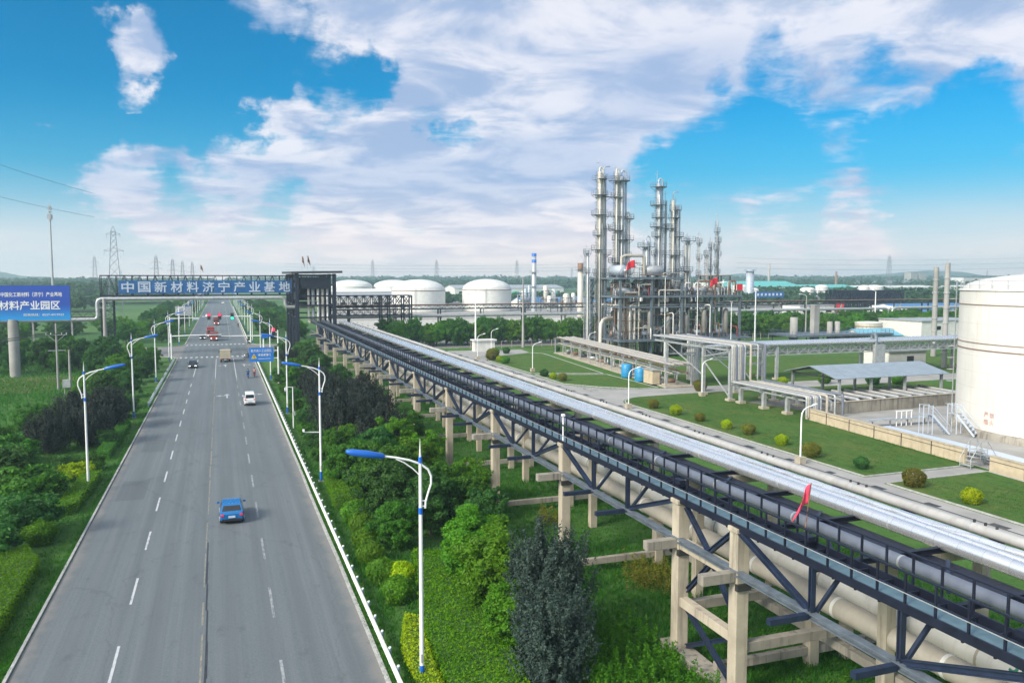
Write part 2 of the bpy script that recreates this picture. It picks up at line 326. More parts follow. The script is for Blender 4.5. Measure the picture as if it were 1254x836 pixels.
def surf_lawn():
    m, N, b, pos, out = base_nodes('lawn')
    n1 = N.noise(pos, 0.12, 6, 0.65, 0.5); n2 = N.noise(N.scalevec(pos, (1.0, 2.6, 1)), 0.9, 6, 0.7); n3 = N.noise(pos, 7.0, 4, 0.7)
    c = N.mix(N.mapr(n1, 0.35, 0.65, 0, 1), (0.0392, 0.1132, 0.0230), (0.0670, 0.1362, 0.0277))
    c = N.mix(N.mapr(n2, 0.42, 0.70, 0, 0.7), c, (0.0323, 0.0877, 0.0185))
    c = N.mix(N.mapr(n3, 0.40, 0.70, 0, 0.6), c, (0.0900, 0.1559, 0.0300))
    soil = N.noise(N.vmath('ADD', pos, (3.0, 17.0, 0)).outputs[0], 0.3, 6, 0.7)
    c = N.mix(N.mapr(soil, 0.66, 0.76, 0, 0.5), c, (0.1066, 0.0888, 0.0400))
    dry = N.noise(N.vmath('ADD', pos, (8.0, 3.0, 0)).outputs[0], 0.22, 8, 0.72, 0.6)
    c = N.mix(N.mapr(dry, 0.46, 0.66, 0, 0.75), c, (0.130, 0.140, 0.040))
    thin = N.noise(N.scalevec(pos, (1.0, 0.35, 1)), 1.6, 7, 0.75)
    c = N.mix(N.mapr(thin, 0.50, 0.66, 0, 0.7), c, (0.018, 0.048, 0.014))
    sp = N.n('ShaderNodeSeparateXYZ'); N.link(pos, sp.inputs[0])
    mow = N.mapr(N.math('PINGPONG', N.math('ADD', sp.outputs[0], N.math('MULTIPLY', N.noise(pos, 0.15, 3), 2.0)), 1.1), 0.35, 0.75, 0.0, 0.22, True)
    c = N.mix(mow, c, (0.085, 0.150, 0.030))
    N.link(c, b.inputs['Base Color']); b.inputs['Roughness'].default_value = 0.95; b.inputs['Specular IOR Level'].default_value = 0.1
    bp = N.n('ShaderNodeBump'); bp.inputs['Strength'].default_value = 0.6; bp.inputs['Distance'].default_value = 0.08
    N.link(N.noise(pos, 6, 6, 0.75), bp.inputs['Height']); N.link(bp.outputs[0], b.inputs['Normal'])
    return m
M['lawn'] = surf_lawn()
def surf_silver():
    m, N, b, pos, out = base_nodes('aluminium_cladding')
    # overlapping sheet joints along the run and small dents
    sp = N.n('ShaderNodeSeparateXYZ'); N.link(pos, sp.inputs[0])
    ph = N.math('FRACT', N.math('MULTIPLY', sp.outputs[1], 1.0/1.15))
    joint = N.mapr(ph, 0.0, 0.05, 1.0, 0.0)
    fl = N.math('FLOOR', N.math('MULTIPLY', sp.outputs[1], 1.0/1.15))
    wn_ = N.n('ShaderNodeTexWhiteNoise', noise_dimensions='1D'); N.link(fl, wn_.inputs['W'])
    c = N.mix(wn_.outputs['Value'], (0.77, 0.79, 0.81), (0.84, 0.84, 0.84))
    c = N.mix(N.math('MULTIPLY', joint, 0.45), c, (0.35, 0.36, 0.38))
    st = N.noise(N.scalevec(pos, (3, 0.5, 3)), 1.0, 5, 0.65)
    c = N.mix(N.mapr(st, 0.58, 0.75, 0, 0.45), c, (0.45, 0.44, 0.43))
    N.link(c, b.inputs['Base Color']); b.inputs['Metallic'].default_value = 0.78
    N.link(N.mapr(N.noise(pos, 1.4, 4, 0.6), 0.3, 0.7, 0.24, 0.30), b.inputs['Roughness'])
    bp = N.n('ShaderNodeBump'); bp.inputs['Strength'].default_value = 0.05; bp.inputs['Distance'].default_value = 0.03
    hgt = N.math('ADD', N.noise(N.scalevec(pos, (1, 0.18, 1)), 3.0, 3, 0.5), N.math('MULTIPLY', joint, 0.35))
    N.link(hgt, bp.inputs['Height']); N.link(bp.outputs[0], b.inputs['Normal'])
    return m
M['silver'] = surf_silver()
def surf_corr(name, col, period, axis=0):
    m, N, b, pos, out = base_nodes(name)
    sp = N.n('ShaderNodeSeparateXYZ'); N.link(pos, sp.inputs[0])
    h = N.math('PINGPONG', sp.outputs[axis], period/2)
    hh = N.mapr(h, 0, period/2, 0, 1, True)
    n = N.noise(pos, 0.8, 5, 0.6)
    c = N.mix(N.mapr(n, 0.3, 0.7, 0, 1), tuple(q*0.85 for q in col), tuple(q*1.12 for q in col))
    N.link(c, b.inputs['Base Color']); b.inputs['Roughness'].default_value = 0.5; b.inputs['Metallic'].default_value = 0.1
    bp = N.n('ShaderNodeBump'); bp.inputs['Strength'].default_value = 1.0; bp.inputs['Distance'].default_value = 0.06
    N.link(hh, bp.inputs['Height']); N.link(bp.outputs[0], b.inputs['Normal'])
    return m
M['canopyroof'] = surf_corr('ribbed_roof', (0.27, 0.325, 0.37), 0.9, 0)
M['sign_dark'] = mat('sign_blue', (0.012, 0.095, 0.27), 0.45, 0, 0.2, 0.7)
M['sign_blue'] = mat('sign_bright_blue', (0.01, 0.16, 0.52), 0.4, 0, 0.1, 0.8)
def surf_board():
    # the printed board runs from deep blue at its top to bright cyan at its foot
    m, N, b, pos, out = base_nodes('board_print')
    sp = N.n('ShaderNodeSeparateXYZ'); N.link(pos, sp.inputs[0])
    n = N.noise(pos, 0.25, 3, 0.5)
    h = N.math('ADD', sp.outputs[2], N.math('MULTIPLY', n, 1.5))
    c = N.mix(N.mapr(h, 11.4, 14.6, 1, 0, True), (0.018, 0.07, 0.40), (0.01, 0.28, 0.66))
    N.link(c, b.inputs['Base Color']); b.inputs['Roughness'].default_value = 0.4
    return m
M['board'] = surf_board()

# ------------------------------------------------------------------ mesh helpers
class MB:
    """collects boxes, beams, tubes, lathes and sheets into one mesh"""
    def __init__(s): s.v = []; s.f = []; s.mi = []; s.sm = []; s.cur = 0
    def use(s, i): s.cur = i; return s
    def add(s, vs, fs, smooth=False):
        o = len(s.v); s.v += [tuple(p) for p in vs]
        for f in fs: s.f.append(tuple(o+i for i in f)); s.mi.append(s.cur); s.sm.append(smooth)
        return s
    def box(s, a, b):
        x0, y0, z0 = a; x1, y1, z1 = b
        vs = [(x0,y0,z0),(x1,y0,z0),(x1,y1,z0),(x0,y1,z0),(x0,y0,z1),(x1,y0,z1),(x1,y1,z1),(x0,y1,z1)]
        return s.add(vs, [(0,3,2,1),(4,5,6,7),(0,1,5,4),(1,2,6,5),(2,3,7,6),(3,0,4,7)])
    def cbox(s, c, d): return s.box((c[0]-d[0]/2,c[1]-d[1]/2,c[2]-d[2]/2),(c[0]+d[0]/2,c[1]+d[1]/2,c[2]+d[2]/2))
    def frame(s, p0, p1):
        d = (Vector(p1)-Vector(p0)).normalized()
        up = Vector((0,0,1)) if abs(d.z) < 0.95 else Vector((0,1,0))
        r = d.cross(up).normalized(); u = r.cross(d).normalized()
        return d, r, u
    def beam(s, p0, p1, w, h=None):
        h = h or w; d, r, u = s.frame(p0, p1); p0 = Vector(p0); p1 = Vector(p1)
        vs = []
        for p in (p0, p1):
            for a, b in ((-1,-1),(1,-1),(1,1),(-1,1)): vs.append(p+r*(a*w/2)+u*(b*h/2))
        return s.add(vs, [(3,2,1,0),(4,5,6,7),(0,1,5,4),(1,2,6,5),(2,3,7,6),(3,0,4,7)])
    def ibeam(s, p0, p1, w, h, t=0.05):
        """I section"""
        d, r, u = s.frame(p0, p1); p0 = Vector(p0); p1 = Vector(p1)
        for off, ww, hh in ((h/2-t/2, w, t), (-h/2+t/2, w, t), (0, t*0.8, h-2*t)):
            s.beam(p0+u*off, p1+u*off, ww, hh)
        return s
    def tube(s, pts, r, n=10, caps=True):
        pts = [Vector(p) for p in pts]; rs = r if isinstance(r, (list, tuple)) else [r]*len(pts)
        vs = []; ref = None
        for i, p in enumerate(pts):
            d = (pts[min(i+1, len(pts)-1)]-pts[max(i-1, 0)]).normalized()
            if ref is None:
                ref = d.cross(Vector((0,0,1)) if abs(d.z) < 0.9 else Vector((0,1,0))).normalized()
            ref = (ref-d*ref.dot(d)).normalized(); u = d.cross(ref)
            for k in range(n):
                a = 2*math.pi*k/n; vs.append(p+ref*(math.cos(a)*rs[i])+u*(math.sin(a)*rs[i]))
        fs = []
        for i in range(len(pts)-1):
            for k in range(n):
                fs.append((i*n+k, i*n+(k+1)%n, (i+1)*n+(k+1)%n, (i+1)*n+k))
        s.add(vs, fs, True)
        if caps:
            s.add(vs[:n], [tuple(range(n))[::-1]]); s.add(vs[-n:], [tuple(range(n))])
        return s
    def cyl(s, p0, p1, r0, r1=None, n=14): return s.tube([p0, p1], [r0, r1 if r1 is not None else r0], n)
    def lathe(s, prof, c=(0,0,0), n=24, smooth=True):
        vs = []
        for r, z in prof:
            for k in range(n):
                a = 2*math.pi*k/n; vs.append((c[0]+r*math.cos(a), c[1]+r*math.sin(a), c[2]+z))
        fs = [(i*n+k, i*n+(k+1)%n, (i+1)*n+(k+1)%n, (i+1)*n+k) for i in range(len(prof)-1) for k in range(n)]
        return s.add(vs, fs, smooth)
    def drum(s, p0, p1, r, n=16, bulge=0.35):
        """vessel with dished ends"""
        p0 = Vector(p0); p1 = Vector(p1); d = (p1-p0).normalized(); b = r*bulge
        return s.tube([p0-d*b, p0-d*b*0.75, p0, p1, p1+d*b*0.75, p1+d*b], [r*0.05, r*0.6, r, r, r*0.6, r*0.05], n)
    def ring(s, c, r, t, n=24, a0=0, a1=2*math.pi):
        m = max(3, int(n*(a1-a0)/(2*math.pi)))
        return s.tube([(c[0]+r*math.cos(a0+(a1-a0)*k/m), c[1]+r*math.sin(a0+(a1-a0)*k/m), c[2]) for k in range(m+1)], t, 6, False)
    def disc(s, c, r0, r1, h, n=24):
        return s.lathe([(r0, 0), (r1, 0), (r1, h), (r0, h), (r0, 0)], c, n, False)
    def sheet(s, pts, z):
        return s.add([(p[0], p[1], z) for p in pts], [tuple(range(len(pts)))])
    def prism(s, pts, z0, z1):
        n = len(pts)
        vs = [(p[0],p[1],z0) for p in pts]+[(p[0],p[1],z1) for p in pts]
        return s.add(vs, [tuple(range(n))[::-1], tuple(range(n, 2*n))]+[(i,(i+1)%n,n+(i+1)%n,n+i) for i in range(n)])
    def build(s, name, mats, parent=None, loc=None, bevel=0.0):
        me = bpy.data.meshes.new(name); me.from_pydata(s.v, [], s.f)
        if not isinstance(mats, (list, tuple)): mats = [mats]
        for m in mats: me.materials.append(M[m] if isinstance(m, str) else m)
        me.polygons.foreach_set('material_index', s.mi); me.polygons.foreach_set('use_smooth', s.sm)
        bm = bmesh.new(); bm.from_mesh(me)
        bmesh.ops.recalc_face_normals(bm, faces=bm.faces)
        bm.to_mesh(me); bm.free(); me.update()
        return link(name, me, parent, loc, bevel)
def link(name, me, parent=None, loc=None, bevel=0.0):
    o = bpy.data.objects.new(name, me); COL.objects.link(o)
    if parent is not None: o.parent = parent
    if loc is not None: o.location = loc
    if bevel:
        md = o.modifiers.new('edge', 'BEVEL'); md.width = bevel; md.segments = 2; md.limit_method = 'ANGLE'
    return o
def tag(o, label=None, cat=None, group=None, kind=None):
    if label: o['label'] = label
    if cat: o['category'] = cat
    if group: o['group'] = group
    if kind: o['kind'] = kind
    return o
def thing(name, label, cat, loc=(0,0,0), rz=0.0, group=None):
    o = bpy.data.objects.new(name, None); COL.objects.link(o); o.empty_display_size = 0.3
    o.location = loc; o.rotation_euler = (0, 0, rz)
    return tag(o, label, cat, group)
def kids(o): return [c for c in COL.objects if c.parent == o]
def dup(root, loc, rz=0.0, label=None, group=None, scale=None, name=None):
    """copy of a thing with its parts and sub-parts"""
    r = root.copy(); COL.objects.link(r); r.location = loc; r.rotation_euler = (0, 0, rz)
    if label: r['label'] = label
    if group: r['group'] = group
    if scale is not None: r.scale = (scale,)*3 if not isinstance(scale, (tuple, list)) else scale
    for ch in KIDS.setdefault(root.name, kids(root)):
        c = ch.copy(); COL.objects.link(c); c.parent = r
        for g in KIDS.setdefault(ch.name, kids(ch)):
            d = g.copy(); COL.objects.link(d); d.parent = c
    return r
KIDS = {}
def structure(mb, name, m): return tag(mb.build(name, m), kind='structure')
ORD = 'first second third fourth fifth sixth seventh eighth ninth tenth eleventh twelfth thirteenth fourteenth fifteenth sixteenth seventeenth eighteenth nineteenth twentieth'.split()
def nth(i):
    if i < 20: return ORD[i]
    t = {20:'twenty', 30:'thirty', 40:'forty'}[(i+1)//10*10]
    return t+'-'+ORD[(i+1) % 10-1] if (i+1) % 10 else {20:'twentieth', 30:'thirtieth', 40:'fortieth'}[i+1]
def text_mesh(body, size, extrude=0.02, bold=0.0, align='CENTER', spacing=1.0):
    cu = bpy.data.curves.new('lettering', 'FONT'); cu.body = body; cu.size = size; cu.extrude = extrude
    cu.align_x = align; cu.align_y = 'CENTER'; cu.offset = bold; cu.space_character = spacing
    cu.resolution_u = 3
    o = bpy.data.objects.new('lettering', cu); COL.objects.link(o)
    bpy.context.view_layer.update()
    me = bpy.data.meshes.new_from_object(o.evaluated_get(bpy.context.evaluated_depsgraph_get()))
    bpy.data.objects.remove(o); bpy.data.curves.remove(cu)
    me.name = 'lettering'
    return me
def text(body, size, parent, loc, m, rot=(math.pi/2, 0, 0), width=None, height=None, **kw):
    me = text_mesh(body, size, **kw); me.materials.clear(); me.materials.append(M[m])
    o = link('lettering', me, parent); o.rotation_euler = rot
    co = np.array([v.co[:] for v in me.vertices]); mn, mx = co.min(0), co.max(0); c = (mn+mx)/2
    sx = (width/(mx[0]-mn[0])) if width else 1.0; sy = (height/(mx[1]-mn[1])) if height else (sx if width else 1.0)
    co = (co-c)*np.array([sx, sy, 1.0]); me.vertices.foreach_set('co', co.ravel()); me.update()
    o.location = loc
    return o

# ------------------------------------------------------------------ setting: ground, roads, kerbs
g = MB(); g.sheet([(-9000,-400),(9000,-400),(9000,14000),(-9000,14000)], 0.0); structure(g, 'ground', 'meadow')
RX0, RX1 = -9.75, 6.75
def arc(cx, cy, r, a0, a1, n=8): return [(cx+r*math.cos(R_(a0+(a1-a0)*k/n)), cy+r*math.sin(R_(a0+(a1-a0)*k/n))) for k in range(n+1)]
cy0, cy1 = 211.0, 239.0
g = MB()
pts = [(RX0,-60),(RX1,-60)]+arc(RX1+7, cy0-7, 7, 180, 90)+[(120,cy0),(120,cy1)]+arc(RX1+7, cy1+7, 7, 270, 180)+[(RX1,2600),(RX0,2600)]+arc(RX0-7, cy1+7, 7, 0, -90)+[(-160,cy1),(-160,cy0)]+arc(RX0-7, cy0-7, 7, 90, 0)
g.sheet(pts, 0.02); structure(g, 'road', 'asphalt')
def kerb_line(g, pts, w, h):
    for a, b in zip(pts[:-1], pts[1:]):
        g.beam((a[0],a[1],h/2), (b[0],b[1],h/2), w, h)
g = MB()
kerb_line(g, [(RX0-0.12,-20)]+[(RX0-0.12,y) for y in range(0,200,20)]+arc(RX0-7, cy0-7, 6.88, 0, 90)+[(-160,cy0-0.12)], 0.15, 0.12)
kerb_line(g, [(-160,cy1+0.12)]+arc(RX0-7, cy1+7, 6.88, 270, 360)+[(RX0-0.12,900)], 0.24, 0.15)
kerb_line(g, [(RX1+0.12,900)]+arc(RX1+7, cy1+7, 6.88, 180, 270)+[(60,cy1+0.12)], 0.24, 0.15)
structure(g, 'kerb', 'kerb')
g = MB()   # rough concrete lip along the other side, partly buried
kerb_line(g, [(RX1+0.1,-20)]+[(RX1+0.1+random.Random(y).uniform(-.03,.03),y) for y in range(0,204,6)]+arc(RX1+7, cy0-7, 6.9, 180, 90)+[(60,cy0-0.1)], 0.22, 0.07)
structure(g, 'kerb', 'kerb')
# painted markings: worn, so each dash is a little different
rng = random.Random(4)
def dash(g, x, y0, y1, w, z=0.026):
    n = max(1, int((y1-y0)/1.0)); 
    g.sheet([(x-w/2+rng.uniform(-.012,.012), y0),(x+w/2+rng.uniform(-.012,.012), y0),(x+w/2, y1),(x-w/2, y1)], z)
g = MB()
for k in range(-4, 11): dash(g, -5.33, 50.14+10*k, 54.5+10*k, 0.14)
for k in range(60):
    if 50+10*k > 262: dash(g, -5.33, 50+10*k, 54.4+10*k, 0.17); dash(g, 2.3, 50+10*k, 54.4+10*k, 0.17)
dash(g, -5.33, 165, 200, 0.15); dash(g, 2.35, 158, 200, 0.15); dash(g, -1.4, 160, 201, 0.14)
for y in (206, 244.5):
    x = RX0+0.5
    while x < RX1: dash(g, x, y-1.7, y+1.7, 0.5); x += 1.15
g.sheet([(-1.2,201.5),(6.5,201.5),(6.5,201.9),(-1.2,201.9)], 0.026)
g.sheet([(-9.5,250),(-1.6,250),(-1.6,250.4),(-9.5,250.4)], 0.026)
def arrow(g, x, y, turn):
    dash(g, x, y, y+3.2, 0.22)
    if turn: 
        g.sheet([(x+0.13,y+2.7),(x+turn*0.9,y+2.7),(x+turn*0.9,y+3.0),(x+0.13,y+3.0)][::1 if turn>0 else -1], 0.026)
        g.sheet([(x+turn*0.92,y+2.2),(x+turn*1.7,y+2.85),(x+turn*0.92,y+3.5)], 0.026)
    g.sheet([(x-0.5,y+3.21),(x+0.5,y+3.21),(x,y+4.8)], 0.026)
arrow(g, 0.5, 134, -1); arrow(g, 4.3, 134, 1); arrow(g, 0.5, 182, -1); arrow(g, 4.3, 182, 1)
structure(g, 'road_marking', 'mark_white')
g = MB()
for k in range(-4, 12): dash(g, 2.3, 45.5+10*k, 50.2+10*k, 0.15)
structure(g, 'road_marking', 'mark_faint')
g = MB()
y = 14
while y < 158:
    L = rng.uniform(2, 9); dash(g, -1.4+rng.uniform(-.03,.03), y, y+L, 0.10+rng.uniform(-.03,.03)); y += L+rng.choice([0.05, 0.6, 1.2, 2.5])
for k in range(27): dash(g, -1.4, 262+20*k, 280+20*k, 0.2)
structure(g, 'road_marking', 'mark_yellow')
# tar joint beside the middle line
g = MB()
y = 10
while y < 58: dash(g, -1.22+0.08*math.sin(y*0.2), y, y+4.2, 0.07+0.05*abs(math.sin(y)), 0.024); y += 4.2
tag(g.build('road_marking', 'darkmetal'), kind='structure')

# service road of the plant, lawns and paths on the far side of the pipe rack
g = MB()
g.sheet([(52.0,-20),(56.4,-20)]+[(56.4,57.6)]+[(69.5,57.9),(69.5,60.1),(56.4,59.9)]+[(56.4,99)]+arc(63.6,106.6,7.4,190,110,6)+[(70,114.6),(170,114.2),(170,121.5),(71,121.3)]+[(66,121.6),(60.5,125.6),(56.4,131),(56.4,176),(60,184),(73,192),(74,201),(52,203)], 0.012)
structure(g, 'service_road', 'concrete_pave')
g = MB(); g.sheet([(-20+50,262),(330,262),(420,640),(70,640)], 0.014); structure(g, 'yard', 'concrete_pave')
lawnA = [(56.65,60.1),(69.3,60.3),(70.2,70),(72.7,88.2),(84,90),(118,90),(118,113.9),(70.2,114.2)]+arc(63.6,106.6,7.1,110,190,6)+[(56.65,98)]
lawnB = [(56.65,57.4),(69.3,57.7),(68.6,50),(66,20),(56.65,20)]
lawnC = [(56.7,132),(60.8,126.2),(66,122.1),(69.9,122),(70.2,142),(57,146.8)]
lawnD = [(57,148.8),(70.2,144.0),(75,187.5),(72.4,190.5),(60.4,183),(56.8,175.6)]
lawnE = [(80,122.2),(170,122.4),(170,160),(80,160)]
lawnF = [(76,196),(86,198),(150,205),(150,209),(76,209)]
for i, p in enumerate((lawnA, lawnB, lawnC, lawnD, lawnE, lawnF)):
    g = MB(); g.prism(p, 0.0, 0.06); structure(g, 'lawn', 'lawn')
g = MB()
for p in (lawnA, lawnB, lawnC, lawnD):
    q = [(x, y) for x, y in p]+[p[0]]
    for a, b in zip(q[:-1], q[1:]):
        if max(a[0], b[0]) < 69.5 or (a[1] > 113 and b[1] > 113): g.beam((a[0],a[1],0.055),(b[0],b[1],0.055), 0.16, 0.13)
structure(g, 'kerb', 'kerb')
g = MB(); g.box((54.35,-20,0.013),(54.55,200,0.018)); structure(g, 'drain_channel', 'darkmetal')
g = MB()
for k in range(30):
    y = 20+k*6.1+rng.uniform(-0.8,0.8); w = rng.uniform(0.7,1.6)
    g.box((54.6,y,0.013),(54.6+0.55,y+w,0.03))
tag(g.build('drain_grate', 'darkmetal'), kind='structure')

# ------------------------------------------------------------------ conveyor gallery on concrete pillars
PX = 20.9
PY = [15.0, 29.3, 34.1]+[48.45+14.35*k for k in range(11)]
YEND = 206.0
def make_pillar():
    t = thing('concrete_pillar', None, 'pillar')
    g = MB(); g.cbox((0,0,3.85),(0.62,0.62,7.7)); g.cbox((0,0,7.82),(0.8,0.7,0.22)); g.build('shaft','concrete',t,bevel=0.03)
    g = MB(); g.box((-1.95,-0.22,5.55),(-0.312,0.22,6.0)); g.build('ledge','concrete_old',t,bevel=0.025)
    g = MB()
    for s in (-1,1): g.box((-0.36,s*0.33-0.1,5.2),(0.34,s*0.33+0.1,5.5))
    g.build('steel_bracket','darkmetal',t)
    return t
pil0 = make_pillar(); pill_spots = []
for i, y in enumerate(PY):
    lab = f'{nth(i)} beige concrete pillar under the blue conveyor gallery, counted towards the road gate'
    if i == 1: lab = 'beige concrete pillar of the cross-braced pair, the one by the frame edge'
    if i == 2: lab = 'beige concrete pillar of the cross-braced pair, the one farther up the gallery'
    if i == 3: lab = 'beige concrete pillar carrying a thin white pole beside the dark tree'
    t = pil0 if i == 0 else dup(pil0, (PX, y, 0))
    t.location = (PX, y, 0); t['label'] = lab; t['group'] = 'pillars under the conveyor gallery'
# the braced pair: concrete ties and plinth between two pillars and steel diagonals
t = thing('braced_frame', 'concrete ties and blue steel cross braces joining the two nearest paired pillars', 'bracing', (PX, 31.7, 0))
for z, h in ((5.75, 0.5), (2.9, 0.45)):
    g = MB(); g.box((-0.22,-2.08,z-h/2),(0.22,2.08,z+h/2)); g.build('tie_beam','concrete',t,bevel=0.02)
g = MB(); g.box((-0.5,-3.4,0),(0.5,3.4,0.55)); g.build('plinth','concrete_old',t,bevel=0.03)
for a, b in (((0.24,-2.1,3.4),(0.24,0,5.5)),((0.24,2.1,3.4),(0.24,0,5.5)),((0.24,2.1,0.6),(0.24,-2.1,2.8)),((0.05,-2.1,0.6),(0.05,2.1,2.8)),((0.05,2.0,7.6),(0.05,0,6.0)),((0.05,-2.0,7.6),(0.05,0,6.0))):
    g = MB(); g.ibeam(a, b, 0.2, 0.22); g.build('diagonal_brace','bluesteel',t)
for y in (-2.4, 2.4):
    g = MB(); g.box((0.315,y-0.2,2.3),(5.4,y+0.2,2.75)); g.build('tie_beam','concrete_old',t,bevel=0.02)
g = MB(); g.box((5.35,-14.5,1.55),(5.75,14.6,1.95)); g.build('tie_beam','concrete_old',t,bevel=0.02)
# short pillars for the low pipes
def make_low():
    t = thing('pipe_support', None, 'pillar')
    g = MB(); g.cbox((0,0,1.4),(0.55,0.55,2.8)); g.build('post','concrete',t,bevel=0.03)
    g = MB(); g.cbox((0.9,0,2.95),(3.4,0.5,0.3)); g.build('cap','concrete',t,bevel=0.02)
    g = MB(); g.box((-5.4,-0.16,0.55),(-0.28,0.16,0.95)); g.build('tie_beam','concrete_old',t,bevel=0.02)
    g = MB(); g.box((0.28,-0.16,0.55),(5.4,0.16,0.95)); g.build('tie_beam','concrete_old',t,bevel=0.02)
    g = MB(); g.cbox((2.1,0,1.4),(0.5,0.5,2.8)); g.build('post','concrete',t,bevel=0.03)
    return t
low0 = make_low()
for i in range(13):
    y = 31.6+14.35*i if i else 31.2
    lab = f'{nth(i)} short concrete trestle under the pale low pipes, counted towards the road gate'
    t = low0 if i == 0 else dup(low0, (26.45, y, 0))
    t.location = (26.45, y, 0); t['label'] = lab; t['group'] = 'low trestles under the pale pipes'
def make_bent():
    t = thing('pipe_trestle', None, 'trestle')
    for x in (-2.6, 2.6):
        g = MB(); g.cbox((x,0,3.3),(0.5,0.5,6.6)); g.build('post','concrete',t)
    g = MB(); g.box((-4.6,-0.3,6.6),(3.4,0.3,7.04)); g.build('cap_beam','concrete',t,bevel=0.02)
    return t
bent0 = make_bent()
for i in range(13):
    y = 26+14.35*i
    t = bent0 if i == 0 else dup(bent0, (28.5, y, 0))
    t.location = (28.5, y, 0); t['label'] = f'{nth(i)} tall concrete trestle beneath the shiny silver pipes, counted towards the road gate'; t['group'] = 'trestles under the silver pipes'

t = thing('conveyor_gallery', 'long navy blue steel conveyor gallery with railed walkway running on concrete pillars', 'conveyor gallery', (20.65, 0, 8.05))
Y0 = 2.0
g = MB(); g.box((0.02,Y0,-0.03),(0.82,YEND,0.0)); g.build('walkway','teal',t)
for x, nm in ((0.0,'edge_beam'),(0.86,'edge_beam'),(1.56,'edge_beam')):
    g = MB(); g.box((x-0.04,Y0,-0.26),(x+0.035,YEND,0.05)); g.build(nm,'navy',t)
for x, zb in ((0.0,0.06),(1.56,-0.25)):
    n = int((YEND-Y0)/1.2); first_n = 64 if x < 1 else 46; start = 9; pp = None
    for k in range(start, start+(60 if x < 1 else 40)):
        if pp is None: g = MB(); g.box((x-0.035,-0.035,zb),(x+0.035,0.035,1.06)); pp = g.build('railing_post','navy',t); p_ = pp
        else: p_ = pp.copy(); COL.objects.link(p_); p_.parent = t
        p_.location = (0, Y0+k*1.2, 0)
    g = MB()
    for k in list(range(start))+list(range(start+(60 if x < 1 else 40), n+1)): g.box((x-0.035,Y0+k*1.2-0.035,zb),(x+0.035,Y0+k*1.2+0.035,1.06))
    tag(g.build('railing_post','navy',t), kind='stuff')
    g = MB(); g.box((x-0.04,Y0,1.062),(x+0.04,YEND,1.12)); g.build('top_rail','navy',t)
    g = MB(); g.box((x-0.06,Y0,0.405),(x-0.037,YEND,0.43)); g.build('middle_rail','galv',t)
for x in (0.02,):
    g = MB(); g.ibeam((x,Y0,-2.1),(x,YEND,-2.1),0.36,0.24,0.04); g.build('lower_chord','greysteel' if x < 1 else 'bluesteel',t)
# web members of every span between two pillars
for i, (a, b) in enumerate(zip(PY[:-1], PY[1:])):
    if b-a < 6: continue
    L = b-a; y1 = a+L*0.36; y2 = a+L*0.66
    for p, q in (((0.05,a+0.35,-0.3),(0.05,y1,-2.0)),((0.05,b-0.35,-0.3),(0.05,y2,-2.0))):
        g = MB(); g.ibeam(p, q, 0.2, 0.24, 0.04); g.build('diagonal','bluesteel',t)
    for y in (y1, y2):
        g = MB(); g.ibeam((0.05,y,-0.26),(0.05,y,-1.98),0.2,0.2,0.04); g.build('upright','bluesteel',t)
        g = MB(); g.beam((-1.9,y-0.02,-2.1),(-0.19,y-0.02,-2.1),0.24,0.22); g.build('outrigger','bluesteel',t)
        g = MB(); g.beam((0.19,y,-2.1),(1.7,y,-0.4),0.14,0.14); g.build('cross_beam','bluesteel',t)
        g = MB(); g.beam((0.05,y,-0.36),(1.54,y,-0.36),0.16,0.18); g.build('cross_beam','navy',t)
# roller frames in the open trough behind the walkway
def roller():
    g = MB()
    for x in (0.99, 1.43): g.box((x-0.035,-0.04,-0.75),(x+0.035,0.04,-0.12))
    g.box((0.9,-0.035,-0.12),(1.52,0.035,-0.05)); g.box((0.9,-0.035,-0.8),(1.52,0.035,-0.72))
    g.box((0.98,-0.30,-0.78),(1.2,0.25,-0.66)); g.cyl((1.02,0.1,-0.4),(1.40,0.1,-0.4),0.08,n=8)
    return g
r0 = None
ys = [14+1.15*k for k in range(100)]
for y in ys:
    if r0 is None: r0 = roller().build('roller_frame','navy',t)
    else:
        c = r0.copy(); COL.objects.link(c); r = c
        c.parent = t
    (r0 if y == ys[0] else c).location = (0, y, 0)
g = MB()
y = ys[-1]+1.5
while y < YEND-2:
    for x in (0.99, 1.43): g.box((x-0.035,y-0.04,-0.75),(x+0.035,y+0.04,-0.12))
    g.box((0.9,y-0.035,-0.12),(1.52,y+0.035,-0.05)); g.box((0.9,y-0.035,-0.8),(1.52,y+0.035,-0.72)); y += 1.5
tag(g.build('roller_frame','navy',t), kind='stuff')
for k in range(16):
    y = 16.5+k*9.6
    g = MB(); g.cbox((1.1,y,0.28),(0.34,0.7,0.2)); g.cbox((1.1,y,0.05),(0.1,0.1,0.32)); g.build('junction_box','navy',t)

